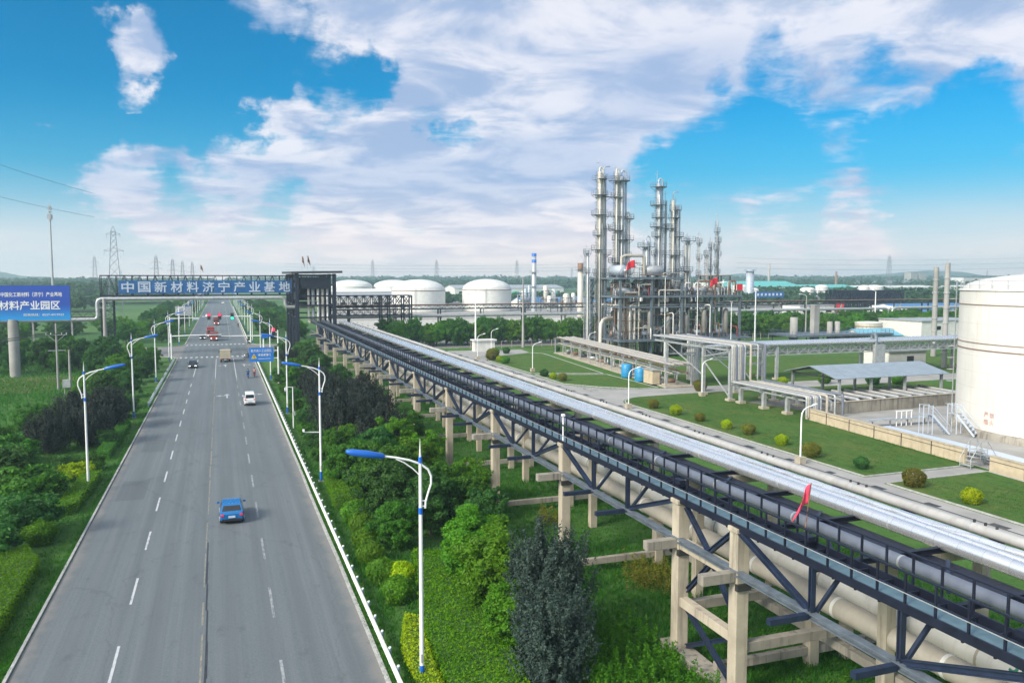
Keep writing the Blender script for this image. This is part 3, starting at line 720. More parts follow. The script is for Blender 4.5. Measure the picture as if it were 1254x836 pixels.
# pipes beside the gallery
def run_pipe(name, label, x, z, r, m, y0=2.0, y1=YEND, group=None, bands=None, n=16, sag=0.0):
    t = thing(name, label, 'pipe', (x, 0, z), 0, group)
    ys = [y0+(y1-y0)*k/24 for k in range(25)]
    g = MB(); g.tube([(0,y,0) for y in ys], r, n); g.build('tube', m, t)
    if bands:
        step, w, mm = bands
        y = y0+3; g = MB(); g.tube([(0,0,0),(0,w,0)], r+0.012, n); b0 = g.build('band', mm, t); b0.location = (0, y, 0)
        while y+step < y1:
            y += step; c = b0.copy(); COL.objects.link(c); c.parent = t; c.location = (0, y, 0)
    return t
GP = 'pipes running beside the conveyor'
pA = run_pipe('low_pipe', 'thick cream pipe low under the gallery, the one closest to the pillars', 26.2, 3.62, 0.50, 'pipecream', group=GP, bands=(6.0, 0.18, 'pipewhite'), n=20)
pB = run_pipe('low_pipe', 'thick white pipe with green lettering low behind the cream pipe', 28.0, 3.70, 0.58, 'pipewhite', group=GP, bands=(9.0, 0.12, 'pipecream'), n=20)
text('3←循环水管', 0.75, pB, (-0.36, 19.6, 0.47), 'greenbox', rot=(R_(38), 0, R_(-90)), bold=0.01)
g = MB(); g.cyl((-0.1,17.4,0.5),(-0.1,17.4,0.86),0.22,n=10); g.ring((-0.1,17.4,0.9),0.26,0.04,10); g.build('valve','red',pA)
run_pipe('guide_pipe', 'slim grey pipe running just behind the inner gallery railing', 23.6, 8.12, 0.24, 'pipegrey', group=GP, bands=(6.0, 0.1, 'galv'))
# silver bundle
run_pipe('insulated_pipe', 'broad bright aluminium clad pipe, smoothest of the silver ones, facing the gallery', 27.85, 7.76, 0.33, 'silver', group=GP, bands=(7.6, 0.06, 'galv'), n=28)
run_pipe('insulated_pipe', 'slim bright aluminium clad pipe lying against the broad smooth one', 28.45, 7.90, 0.14, 'silver', group=GP, bands=(8.4, 0.06, 'galv'), n=18)
# crumpled cladding on the third one
t = thing('insulated_pipe', 'crumpled aluminium clad pipe on the far edge of the silver bundle', 'pipe', (28.85, 0, 7.98), 0, GP)
g = MB(); n = 16; rr = random.Random(9); vs = []; NY = 300
for j in range(NY):
    y = 2+(YEND-2)*j/(NY-1)
    for k in range(n):
        a = 2*math.pi*k/n; q = 0.16+0.015*math.sin(y*0.7+k)+rr.uniform(-.015,.015)
        vs.append((q*math.cos(a), y, q*math.sin(a)))
g.add(vs, [(j*n+k, j*n+(k+1)%n, (j+1)*n+(k+1)%n, (j+1)*n+k) for j in range(NY-1) for k in range(n)], False)
g.build('tube','silver',t)
run_pipe('thin_pipe', 'thin pale pipe between the silver bundle and the studded pipe', 29.65, 7.72, 0.05, 'pipewhite', group=GP, n=8)
st = run_pipe('studded_pipe', 'pale pipe with trios of short dark stubs along its top', 30.5, 7.86, 0.24, 'pipegreyl', group=GP, bands=(7.0, 0.1, 'galv'))
k = 0
while 18+k*7.4 < 200:
    g = MB()
    for q in (-0.55, 0, 0.55): g.cyl((0,18+k*7.4+q,0.18),(0,18+k*7.4+q,0.36),0.06,n=8)
    g.build('stub','darkmetal',st); k += 1
run_pipe('thin_pipe', 'thin galvanised pipe past the studded pipe, closest to the service road', 31.4, 7.62, 0.10, 'galv', group=GP, n=8)
# steel grillage carrying the silver pipes
t = thing('pipe_bridge', 'dark steel grillage of beams carrying the silver pipes', 'pipe bridge', (0,0,0))
for x in (25.6, 30.0):
    g = MB(); g.ibeam((x,2,7.19),(x,YEND,7.19),0.3,0.3,0.04); g.build('long_beam','navy',t)
for k in range(42):
    y = 6+k*4.78; g = MB(); g.ibeam((22.4,y,7.46),(31.8,y,7.46),0.22,0.24,0.03); g.build('cross_beam','navy',t)
    if k % 2 == 0:
        g = MB(); g.beam((22.7,y+0.3,7.42),(25.4,y+4.3,7.42),0.12); g.build('brace','navy',t)
g = MB(); g.box((25.0,2,7.22),(27.3,YEND,7.27)); g.build('dark_gap_sheet','navy',t)  # dark sheet added so the gap before the silver pipes reads dark
g = MB(); g.box((28.7,2,7.22),(30.0,YEND,7.27)); g.build('dark_gap_sheet','navy',t)  # same added sheet, darkening the gap before the studded pipe
for k in range(27):
    y = 6+k*7.3; g = MB(); g.beam((24.3,y+1,7.42),(26.9,y+3.4,7.42),0.14,0.16); g.build('brace','bluesteel',t)
# slender white pole on one pillar, flags
t = thing('pole', 'thin white pole with a small cap standing on a concrete pillar', 'pole', (PX-0.12, 48.45, 7.93))
g = MB(); g.cyl((0,0,0),(0,0,1.75),0.055,0.045,8); g.build('shaft','white',t)
g = MB(); g.cbox((0,0,1.82),(0.2,0.2,0.14)); g.build('cap','white',t)
def flag(name, label, loc, pole_h, w, h, m, rz=0.0, tilt=0.0, seed=1, furl=0.0, polem='galv'):
    t = thing(name, label, 'flag', loc, rz); t.rotation_euler = (0, tilt, rz)
    g = MB(); g.cyl((0,0,0),(0,0,pole_h),0.03,0.02,8); g.build('flagpole',polem,t)
    g = MB(); nx, nz = 12, 8; vs = []
    for j in range(nz+1):
        for i in range(nx+1):
            u = i/nx; v = j/nz
            x = u*w*(1-furl*0.75*(1-0.3*v)); z = pole_h-0.05-v*h-u*u*h*(0.25+furl*0.9)
            y = 0.11*h*math.sin(u*7+seed+v*1.5)*(0.3+u)
            vs.append((x+0.03, y, z))
    g.add(vs, [(j*(nx+1)+i, j*(nx+1)+i+1, (j+1)*(nx+1)+i+1, (j+1)*(nx+1)+i) for j in range(nz) for i in range(nx)], True)
    o = g.build('flag_cloth',m,t); md = o.modifiers.new('thick','SOLIDIFY'); md.thickness = 0.012
    return t
fl = flag('flag', 'faded pink red flag leaning on the gallery railing by the silver pipes', (22.3, 26.9, 7.95), 2.35, 1.15, 0.85, 'flagpink', R_(165), R_(-6), 2, 0.95, 'rust')

# ------------------------------------------------------------------ road lamps
def make_lamp():
    t = thing('street_lamp', None, 'street lamp')
    g = MB(); g.cyl((0,0,0.95),(0,0,8.0),0.105,0.085,12); g.cyl((0,0,8.3),(0,0,10.35),0.08,0.07,10); g.build('pole','white',t)
    g = MB(); g.cyl((0,0,0),(0,0,0.95),0.13,0.115,12); g.build('base_sleeve','bluepaint',t)
    g = MB(); g.cbox((0,0,0.06),(0.5,0.5,0.12)); g.build('base_plate','concrete_old',t)
    g = MB(); g.box((-0.06,-0.128,1.1),(0.06,-0.1,1.5)); g.build('hatch','galv',t)
    g = MB(); g.cyl((0,0,8.0),(0,0,8.3),0.1,n=10); g.build('collar','bluepaint',t)
    g = MB(); g.cyl((0,0,10.35),(0,0,10.62),0.1,0.08,10); g.build('collar','bluepaint',t)
    g = MB(); g.cyl((0,0,10.62),(0,0,11.45),0.055,0.006,8); g.build('spike','white',t)
    P = [(0.22,8.25),(0.24,8.55),(0.36,8.95),(0.50,9.35),(0.50,9.7),(0.36,10.02),(0.0,10.3),(-0.5,10.5),(-1.1,10.66),(-1.75,10.78)]
    g = MB(); g.tube([(x,0,z) for x, z in P], 0.05, 8)
    g.tube([(0,0,9.75),(-0.35,0,10.12),(-0.75,0,10.42),(-1.1,0,10.6)], 0.032, 6)
    for z in (8.35, 8.6): g.beam((0,0,z),(0.24,0,z),0.05)
    g.build('arm','white',t)
    g = MB(); pts = []
    secs = [(-1.6,0.07,0.06,10.76),(-1.68,0.16,0.12,10.78),(-2.3,0.20,0.15,10.90),(-3.0,0.20,0.14,11.03),(-3.22,0.16,0.10,11.07),(-3.30,0.07,0.05,11.09)]
    n = 12; vs = []
    for x, a, b, z in secs:
        for k in range(n):
            q = 2*math.pi*k/n; vs.append((x, a*math.copysign(abs(math.cos(q))**0.6, math.cos(q)), z+b*math.copysign(abs(math.sin(q))**0.6, math.sin(q))))
    fs = [(i*n+k,i*n+(k+1)%n,(i+1)*n+(k+1)%n,(i+1)*n+k) for i in range(len(secs)-1) for k in range(n)]+[tuple(range(n)), tuple(range(len(vs)-n, len(vs)))]
    g.add(vs, fs, True); hd = g.build('lamp_head','bluepaint',t)
    g = MB(); g.add([(-1.85,-0.11,10.70),(-2.85,-0.11,10.885),(-2.85,0.11,10.885),(-1.85,0.11,10.70)],[(0,1,2,3)]); g.build('lens','white',hd)
    return t
lamp0 = make_lamp(); first = True
RL = [35.5,75.5,115.5,155.5,195.5]+[246+40*k for k in range(10)]
LL = [78.6,118.6,158.6,198.6]+[246+40*k for k in range(10)]
for i, y in enumerate(RL):
    lab = f'{nth(i)} blue headed white lamp on the guardrail side, counting up the road'
    if i == 0: lab = 'tall white street lamp with bright blue head rising beside the guardrail, the closest one'
    t = lamp0 if first else dup(lamp0, (0,0,0)); first = False
    t.location = (8.25, y, 0); t['label'] = lab; t['group'] = 'white road lamps'
for i, y in enumerate(LL):
    t = dup(lamp0, (-11.35, y, 0), math.pi, f'{nth(i)} blue headed white lamp on the billboard side, counting up the road', 'white road lamps')
# small camera post and a plain lamp of the plant
t = thing('camera_post', 'short white post with a camera on a side arm beside the guardrail', 'camera post', (8.1, 104, 0))
g = MB(); g.cyl((0,0,0),(0,0,5.2),0.08,0.06,8); g.beam((0,0,5.15),(-0.9,0,5.25),0.07); g.build('post','white',t)
g = MB(); g.cbox((-0.9,0,5.0),(0.2,0.35,0.2)); g.cyl((-0.9,0,4.95),(-0.9,0,4.7),0.11,0.06,8); g.build('camera','white',t)
g = MB(); g.cbox((0.1,-0.12,1.9),(0.3,0.2,0.5)); g.build('control_box','galv',t)
t = thing('camera', 'little white camera on a short arm clamped to a lamp pole', 'camera', (8.25, 75.5, 4.6))
g = MB(); g.beam((-0.1,0,0),(-1.5,0,0.1),0.07); g.build('bracket','white',t)
g = MB(); g.cbox((-1.5,-0.1,0.25),(0.16,0.4,0.18)); g.build('camera','white',t)
def make_yard():
    t = thing('yard_lamp', None, 'lamp')
    g = MB(); g.cbox((0,0,0.35),(0.8,0.8,0.7)); g.build('base_block','concrete',t,bevel=0.03)
    g = MB(); g.tube([(0,0,0.7),(0,0,2),(0,0,4.6),(0.06,0,5.1),(0.3,0,5.45),(0.75,0,5.68),(1.3,0,5.8)], [0.085,0.085,0.075,0.07,0.06,0.055,0.05], 10); g.build('pole','white',t)
    g = MB(); g.tube([(1.25,0,5.79),(1.4,0,5.84),(1.75,0,5.92),(1.95,0,5.95)],[0.05,0.11,0.12,0.04],8); g.build('lamp_head','white',t)
    return t
yl0 = make_yard()
for i, (x, y, d) in enumerate([(54.75,66.9,'beside the pipes before the shrub lawn'),(54.75,103.9,'at the corner of the plant road junction'),(58.4,151.8,'on the lawn facing the low pipe shelter'),(55.4,179.3,'near the red flowered lawn corner and hedge'),(64.2,196.0,'beside the white hut'),(54.75,30.0,'out by the picture corner'),(71.4,110.8,'between the tall pipe rack legs'),(82,176,'in front of the distillation frame')]):
    t = yl0 if i == 0 else dup(yl0, (x,y,0))
    t.location = (x,y,0); t['label'] = f'white hook shaped lamp post on concrete block, {d}'.replace('red flowered ',''); t['group'] = 'hooked lamps of the plant'

# ------------------------------------------------------------------ guardrails
def guardrail(label, x, ya, yb, side, step=2.0):
    t = thing('guardrail', label, 'guardrail', (x, ya, 0))
    g = MB(); L = yb-ya
    prof = [(0.0,0.42),(0.045,0.48),(0.0,0.56),(0.045,0.66),(0.0,0.74)]
    vs = []; 
    for y in (0, L):
        for dx, z in prof: vs.append((-side*dx, y, z))
        for dx, z in prof[::-1]: vs.append((-side*dx+side*0.02, y, z+0.0))
    n = 10
    g.add(vs, [(k,(k+1)%n,n+(k+1)%n,n+k) for k in range(n)]+[tuple(range(n)),tuple(range(n,2*n))])
    g.box((side*0.03,0,0.735),(side*0.065,L,0.765))
    rail = g.build('rail','pipewhite',t)
    p0 = None
    for k in range(min(100, int(L/step)+1)):
        if p0 is None:
            g = MB(); g.cyl((side*0.16,0,0),(side*0.16,0,0.82),0.075,n=8); g.cbox((side*0.09,0,0.58),(0.08,0.12,0.3)); p0 = g.build('post','railpost',t)
            g = MB(); g.cyl((side*0.16,0,0.82),(side*0.16,0,0.87),0.08,0.06,8); g.build('post_cap','white',p0); p = p0
        else:
            p = p0.copy(); COL.objects.link(p); p.parent = t
            for ch in kids(p0):
                c = ch.copy(); COL.objects.link(c); c.parent = p
        p.location = (0, k*step, 0)
guardrail('long white guardrail with pale posts along the planted verge of the carriageway', 7.1, 34, 198, 1)
guardrail('low white guardrail on the billboard side kerb just before the junction', -10.15, 128, 168, -1)
guardrail('second white guardrail length on the billboard side, up to the crosswalk', -10.15, 172, 199, -1)
guardrail('far white guardrail beyond the crossroads leading up the road', 7.1, 258, 560, 1, 8.0)

# ------------------------------------------------------------------ billboard
t = thing('billboard', 'big blue billboard with white Chinese lettering on a round concrete column', 'billboard', (-37.1, 176, 0))
g = MB(); g.cyl((0,0.6,0),(0,0.6,10.9),0.92,0.92,24); g.build('column','concrete_pave',t)
g = MB(); g.box((-13.5,0.12,10.8),(9.7,1.4,17.25)); g.build('frame','darkmetal',t)
g = MB(); g.box((-13.6,0,10.7),(9.82,0.1,17.3)); g.build('face','board',t)
text('中国化工新材料（济宁）产业基地', 1.0, t, (3.4,-0.02,15.6), 'white', width=10.2, height=0.9, bold=0.012)
text('济宁新材料产业园区', 1.5, t, (0.45,-0.02,13.55), 'white', width=15.3, height=1.75, bold=0.025)
text('招商热线：0537-4919922', 0.7, t, (5.3,-0.02,11.75), 'white', width=6.8, height=0.5)

# ------------------------------------------------------------------ sign gate over the road
t = thing('sign_gate', 'steel truss gate spanning the road with a long blue sign of white Chinese characters', 'gate', (0, 217, 0))
x0, x1 = -27.0, 17.6; zt, zb = 19.3, 14.45
for yy, nm in ((-1.0,'front'),(1.4,'back')):
    g = MB()
    for z in (zt, zb): g.beam((x0,yy,z),(x1,yy,z),0.26)
    n = 13
    for k in range(n+1):
        x = x0+(x1-x0)*k/n; g.beam((x,yy,zb),(x,yy,zt),0.16)
        if k < n:
            xm = x+(x1-x0)/n/2
            g.beam((x,yy,zb),(xm,yy,zt),0.11); g.beam((xm,yy,zt),(x+(x1-x0)/n,yy,zb),0.11)
    g.build('truss','navy',t)
g = MB()
for k in range(14):
    x = x0+(x1-x0)*k/13
    for z in (zt,zb): g.beam((x,-1,z),(x,1.4,z),0.14)
g.build('cross_tie','navy',t)
g = MB(); g.box((-23.0,-1.28,15.0),(17.0,-1.16,18.1)); sg = g.build('sign_panel','sign_dark',t)
chars = '中国新材料济宁产业基地'
for k, ch in enumerate(chars):
    g_ = text(ch, 3.0, sg, (-21.0+k*3.63, -1.33, 16.55), 'plate', width=2.75, height=2.55, bold=0.05, extrude=0.03)
for xx in (-27.0, -24.3):
    g = MB()
    for yy in (-1.0,1.4): g.beam((xx,yy,0),(xx,yy,zb),0.24)
    z = 0
    while z < zb-2: g.beam((xx,-1,z),(xx,1.4,z+2),0.1); g.beam((xx,1.4,z),(xx,-1,z+2),0.1); g.beam((xx,-1,z+2),(xx,1.4,z+2),0.1); z += 2
    g.build('leg','navy',t)
g = MB(); z = 0
while z < zb-2: g.beam((-27,-1,z),(-24.3,-1,z+2),0.1); g.beam((-24.3,-1,z),(-27,-1,z+2),0.1); g.beam((-27,-1,z+2),(-24.3,-1,z+2),0.1); z += 2
for k in range(5): g.box((-26.8,-0.9,9+k*1.9),(-24.5,1.3,9.08+k*1.9))
g.build('lacing','navy',t)
# the pipe that hops over the road below the sign
t = thing('overhead_pipe', 'thick pale pipe that hops over the road just below the gate sign', 'pipe', (0,214.2,0), 0, 'cross country pipes')
P = [(-150,9.0),(-29.2,9.0),(-28.2,9.0),(-27.65,9.3),(-27.5,9.9),(-27.5,12.9),(-27.3,13.5),(-26.7,13.8),(-26,13.8),(14.0,13.8),(14.7,13.7),(15.2,13.3),(15.3,12.7),(15.3,12.3),(15.5,11.7),(16.0,11.45),(17.0,11.4),(22,11.4)]
g = MB(); g.tube([(x,0,z) for x, z in P], 0.42, 14); g.build('tube','galv',t)
g = MB()
for x in range(-145,-30,8): g.beam((x,0,0),(x,0,8.6),0.35); g.beam((x,-0.9,8.5),(x,0.9,8.5),0.2)
g.build('support','concrete_pave',t)
t = thing('pipe_rack', 'dark truss pipe rack behind the billboard crossing the fields', 'pipe rack', (0,222,0))
g = MB()
for z in (9.2, 10.6): g.beam((-150,0,z),(-27.5,0,z),0.4,0.3)
for k in range(45): 
    x = -150+k*2.75; g.beam((x,0,9.2),(x+1.37,0,10.6),0.1); g.beam((x+1.37,0,10.6),(x+2.75,0,9.2),0.1)
g.build('truss','darkmetal',t)
g = MB()
for x in range(-146,-27,12): g.beam((x,0,0),(x,0,9.2),0.35)
g.build('legs' if False else 'support','darkmetal',t)

# ------------------------------------------------------------------ transfer tower at the end of the gallery
t = thing('transfer_tower', 'dark steel transfer tower with flat roof where the conveyor meets the gate', 'tower', (0,0,0))
TX0, TX1, TY0, TY1 = 17.6, 26.6, 206.5, 236.0
for (x,y) in ((TX0,TY0),(TX1,TY0),(TX0,TY1),(TX1,TY1),(TX0,TY0+10),(TX1,TY0+10),(TX0,TY0+20),(TX1,TY0+20)):
    g = MB(); g.box((x-0.42,y-0.42,0),(x+0.42,y+0.42,19.78)); g.build('column','navy',t)
g = MB(); g.add([(TX0-1.4,TY0-1.2,19.75),(TX1+1.9,TY0-1.2,19.95),(TX1+1.9,TY1+1.2,20.1),(TX0-1.4,TY1+1.2,19.9),(TX0-1.4,TY0-1.2,20.3),(TX1+1.9,TY0-1.2,20.5),(TX1+1.9,TY1+1.2,20.7),(TX0-1.4,TY1+1.2,20.5)],[(3,2,1,0),(4,5,6,7),(0,1,5,4),(1,2,6,5),(2,3,7,6),(3,0,4,7)]); g.build('roof','darkmetal',t)
for z in (9.0, 12.0, 14.3, 17.0, 19.4):
    g = MB()
    for a, b in (((TX0,TY0),(TX1,TY0)),((TX0,TY1),(TX1,TY1)),((TX0,TY0),(TX0,TY1)),((TX1,TY0),(TX1,TY1))): g.beam((a[0],a[1],z),(b[0],b[1],z),0.34,0.4)
    g.build('floor_beam','navy',t)
g = MB(); g.box((TX0+0.9,TY0-0.08,16.2),(TX1-0.9,TY0+0.08,19.0)); g.build('cladding','navy',t)
g = MB(); g.box((TX0-0.08,TY0+0.9,13.4),(TX0+0.08,TY0+9.5,15.2)); g.box((TX0-0.08,TY0+11,14.6),(TX0+0.08,TY1-1,18.6)); g.box((TX0-0.08,TY0+0.9,16.4),(TX0+0.08,TY0+9.5,17.6)); g.box((TX0-0.07,TY0+0.9,18.3),(TX0+0.07,TY0+9.5,19.2)); g.box((TX0+0.5,TY1-0.1,12.5),(TX1-0.5,TY1+0.05,19)); g.build('cladding','navy',t)
g = MB()
for k in range(12): g.box((TX0+1+k*0.62,TY0-0.06,19.02),(TX0+1.3+k*0.62,TY0+0.06,19.4))
g.build('louvre','navy',t)
g = MB()
for k in range(6):
    y = TY0+k*5
    if k < 6:
        g.beam((TX0,y,9),(TX0,min(TY1,y+5),12),0.16); g.beam((TX0,min(TY1,y+5),9),(TX0,y,12),0.16)
g.beam((TX0,TY0,0.5),(TX0,TY0+10,6),0.18); g.beam((TX0,TY0+10,0.5),(TX0,TY0,6),0.18)
g.build('bracing','navy',t)
g = MB(); g.box((TX0+0.5,TY0+0.5,12.05),(TX1-0.5,TY1-0.5,12.15)); g.box((TX0+0.5,TY0+0.5,16.05),(TX1-0.5,TY1-0.5,16.15)); g.build('floor_plate','darkmetal',t)
for k in range(5):
    q = thing('riser_pipe', f'{nth(k)} silver riser pipe climbing inside the transfer tower, counted from the gate side', 'pipe', (20.4+k*1.15, 207.6+0.5*(k%2), 7.0), 0, 'riser pipes in the tower')
    g = MB(); g.tube([(0,-1.5,1),(0,-0.4,1.0),(0,0,1.5),(0,0,9.5),(0.2,0.3,9.9),(0.4,1.2,10)], 0.42 if k%2 else 0.3, 10); g.build('tube',('tower_gold','galv','pipewhite')[k%3],q)
flag('flag', 'small dark red flag flying on the tower roof, the one nearer the gate', (19.6,214,20.7), 3.6, 1.0, 1.6, 'rust', R_(10), 0, 1, 0.6)
flag('flag', 'small dark red flag flying on the tower roof, the one nearer the storage tanks', (21.0,214.5,20.75), 3.7, 1.0, 1.6, 'rust', R_(10), 0, 3, 0.6)
flag('flag', 'small dark flag on a short pole above the middle of the sign gate', (-4.6,217,19.4), 2.6, 0.9, 1.1, 'rust', R_(10), 0, 5, 0.6)
# ------------------------------------------------------------------ road sign and signal masts
t = thing('road_sign', 'blue rectangular road sign with white text and yellow warning triangle on two arms', 'road sign', (9.3, 150, 0))
g = MB(); g.cyl((0,0,0),(0,0,6.6),0.14,0.12,10); g.build('post','white',t)
for z in (4.6, 5.9): 
    g = MB(); g.beam((0,0,z),(-4.9,0,z),0.12); g.build('arm','white',t)
g = MB(); g.cbox((-2.85,-0.12,5.25),(4.1,0.08,2.5)); pn = g.build('panel','sign_blue',t)
text('前方进入工业园区', 0.5, pn, (-2.85,-0.175,5.95), 'white', width=3.5, height=0.5)
text('请减速慢行', 0.5, pn, (-2.35,-0.175,5.2), 'white', width=2.2, height=0.45)
g = MB(); g.box((-3.4,-0.18,4.5),(-1.3,-0.17,4.56)); g.build('underline','white',pn)
g = MB(); g.add([(-4.6,-0.18,4.55),(-3.6,-0.18,4.55),(-4.1,-0.18,5.45),(-4.6,-0.165,4.55),(-3.6,-0.165,4.55),(-4.1,-0.165,5.45)],[(0,1,2),(5,4,3),(0,3,4,1),(1,4,5,2),(2,5,3,0)]); g.build('warning_triangle','yellow',pn)
text('!', 0.6, pn, (-4.1,-0.19,4.85), 'black', height=0.5, width=0.12)
def signal_mast(label, loc, L, dirx, h, lights, extra=()):
    t = thing('signal_mast', label, 'traffic light', loc)
    g = MB(); g.cyl((0,0,0),(0,0,h+0.5),0.19,0.15,10); g.build('post','white',t)
    g = MB(); g.tube([(0,0,h),(dirx*L*0.5,0,h+0.1),(dirx*L,0,h+0.15)],[0.14,0.11,0.07],8); g.build('arm','white',t)
    for d, m in lights:
        g = MB(); g.cbox((dirx*d,-0.05,h+0.12),(0.9,0.3,1.9)); hd = g.build('signal_head','darkmetal',t)
        g = MB(); z = h+0.62 if m != 'greenlight' else h-0.4
        g.cyl((dirx*d,-0.2,z),(dirx*d,-0.32,z),0.36,n=14); g.build('lit_lens',m,hd)
        g = MB()
        for zz in (h+0.65,h+0.12,h-0.42):
            if abs(zz-z) > 0.2: g.cyl((dirx*d,-0.2,zz),(dirx*d,-0.24,zz),0.22,n=12)
        g.build('dark_lens','black',hd)
    for d, w, hh, m in extra:
        g = MB(); g.cbox((dirx*d,-0.2,h-0.1),(w,0.1,hh)); g.build('plate_sign',m,t)
    return t
signal_mast('white signal mast at the far corner with two red lights and a green arrow', (7.9,250,0), 13.2, -1, 7.6, [(5.0,'greenlight'),(8.4,'redlight'),(11.3,'redlight')])
signal_mast('white camera mast on the billboard side reaching over the near crosswalk', (-11.1,204,0), 11, 1, 5.3, [])
signal_mast('white camera mast on the guardrail side with a long thin arm over the lanes', (9.3,203,0), 9.5, -1, 5.0, [], [(-0.3,1.6,1.0,'sign_blue')])
signal_mast('white signal mast on the far billboard side corner with a pale plate', (-14.2,256,0), 8, 1, 7.0, [], [(7.2,1.6,0.5,'plate')])
signal_mast('short signal post by the gallery side kerb with one red light', (11.8,190,0), 1.2, -1, 6.6, [(1.0,'redlight')])
t = thing('road_sign', 'white back of a large road sign standing past the junction', 'road sign', (-13.6,300,0))
g = MB(); g.cyl((0,0,0),(0,0,9),0.15,n=8); g.build('post','white',t)
g = MB(); g.cbox((1.4,0,7.6),(5.2,0.1,3.2)); g.build('panel','galv',t)

# ------------------------------------------------------------------ utility poles and masts on the billboard side
def utility(label, loc, h, arms=True):
    t = thing('utility_pole', label, 'utility pole', loc)
    g = MB(); g.cyl((0,0,0),(0,0,h),0.2,0.13,10); g.build('shaft','concrete_pave',t)
    if arms:
        for z, w in ((h-1.9,3.2),(h-4.5,2.6)):
            g = MB(); g.beam((-w/2,0,z),(w/2,0,z),0.1); g.build('crossarm','galv',t)
        g = MB(); g.beam((0,0,h-3.1),(-1.3,0,h-1.9),0.07); g.beam((0,0,h-3.1),(1.3,0,h-1.9),0.07); g.build('brace','galv',t)
        for x in (-1.5,-0.8,0.8,1.5):
            g = MB(); g.lathe([(0.02,0),(0.09,0.05),(0.05,0.12),(0.09,0.18),(0.03,0.3)],(x,0,h-1.85),8); g.build('insulator','white',t)
    return t
utility('concrete utility pole with braced crossarms in front of the billboard foot', (-25.9,152.6,0), 11.2)
utility('bare slim utility pole beside the transformer box', (-22.6,143,0), 7.5, False)
t = thing('transformer_box', 'small grey green transformer box on a post beside the slim utility pole', 'transformer', (-23.0,142.4,0))
g = MB(); g.cbox((0,0,2.3),(1.1,0.8,1.2)); g.build('cabinet','galv',t)
g = MB(); g.beam((-0.35,0,0),(-0.35,0,1.7),0.14); g.beam((0.35,0,0),(0.35,0,1.7),0.14); g.build('stand','concrete_pave',t)
t = thing('concrete_mast', 'thick plain concrete pole standing in front of the gate leg', 'pole', (-25.9,213,0))
g = MB(); g.cyl((0,0,0),(0,0,13.9),0.48,0.36,16); g.build('shaft','concrete_pave',t)
g = MB(); g.beam((-1.4,0,13.2),(1.4,0,13.2),0.14); g.beam((-1.2,0,11.8),(1.2,0,11.8),0.14); g.build('crossarm','galv',t)
def wire(label, a, b, sag, r=0.035):
    a = Vector(a); b = Vector(b); g = MB()
    g.tube([a.lerp(b, k/20)-Vector((0,0,sag*4*(k/20)*(1-k/20))) for k in range(21)], r, 4, False)
    tag(g.build('power_line','darkmetal'), label, 'cable', 'overhead wires')
for k, x in enumerate((-1.5,-0.8,0.8,1.5)):
    wire(f'{nth(k)} thin wire from the braced utility pole down across the field, past the billboard', (-25.9+x,152.6,9.6), (-80+x*2,128,8.5), 1.6)
    wire(f'{nth(k)} thin wire from the braced utility pole towards the gate leg pole', (-25.9+x,152.6,9.6), (-25.9+x,200,13.2), 0.8)
for k in range(2):
    wire(f'{nth(k)} high power cable hanging in the sky over the billboard', (-200,250,118-k*22), (-60,470,62-k*12), 8, 0.07)

# ------------------------------------------------------------------ big storage tank and its dike
def storage_tank(name, label, c, r, h, dome, m='tankwhite', bands=(), rail=True, ladder=None, nseg=64, group=None, plinth=0.9):
    t = thing(name, label, 'storage tank', (c[0], c[1], 0), 0, group)
    g = MB(); g.lathe([(r, plinth),(r, h)], n=nseg); g.build('shell', m, t)
    g = MB(); g.lathe([(r+0.15,h-0.02),(r+0.15,h+0.1),(r*0.98,h+0.16)]+[(r*0.98*math.cos(a), h+0.16+dome*math.sin(a)) for a in [R_(9*k) for k in range(1,11)]], n=nseg); g.build('roof', m if r > 13.5 and plinth > 0.8 else 'pipewhite', t)
    if plinth:
        g = MB(); g.lathe([(r+0.6,0),(r+0.55,plinth-0.15),(r+0.25,plinth+0.02),(r-0.1,plinth+0.04)], n=nseg); g.build('plinth','concrete_old',t)
    for z, w in bands:
        g = MB(); g.lathe([(r+0.005,z),(r+0.10,z),(r+0.10,z+w),(r+0.005,z+w)], n=nseg, smooth=False); g.build('wind_girder','rust',t)
    if rail:
        g = MB(); n = 40
        for k in range(n):
            a = 2*math.pi*k/n; p = ((r-0.1)*math.cos(a),(r-0.1)*math.sin(a)); g.beam((p[0],p[1],h+0.05),(p[0],p[1],h+1.15),0.05)
        for z in (h+0.6,h+1.15): g.ring((0,0,z), r-0.1, 0.028, 64)
        g.build('railing','galv',t)
    if ladder is not None:
        ca, sa = math.cos(ladder), math.sin(ladder)
        g = MB()
        for s in (-0.3,0.3): g.beam(((r+0.35)*ca-s*sa,(r+0.35)*sa+s*ca,0.2),((r+0.35)*ca-s*sa,(r+0.35)*sa+s*ca,h+1.2),0.07)
        z = 0.5
        while z < h: g.beam(((r+0.35)*ca-0.3*-sa,(r+0.35)*sa-0.3*ca,z),((r+0.35)*ca+0.3*-sa,(r+0.35)*sa+0.3*ca,z),0.05); z += 0.4
        for k in range(10): 
            z = 2.5+k*1.5; g.ring(((r+0.7)*ca,(r+0.7)*sa,z),0.42,0.03,12)
        g.build('ladder','galv',t)
    return t
tk = storage_tank('storage_tank', 'huge cream white storage tank with rusty girder rings inside the low wall', (97.3,68), 14.0, 17.2, 2.1, bands=((5.9+9.6,0.07),(11.0,0.06),(10.2,0.10)), ladder=R_(128))
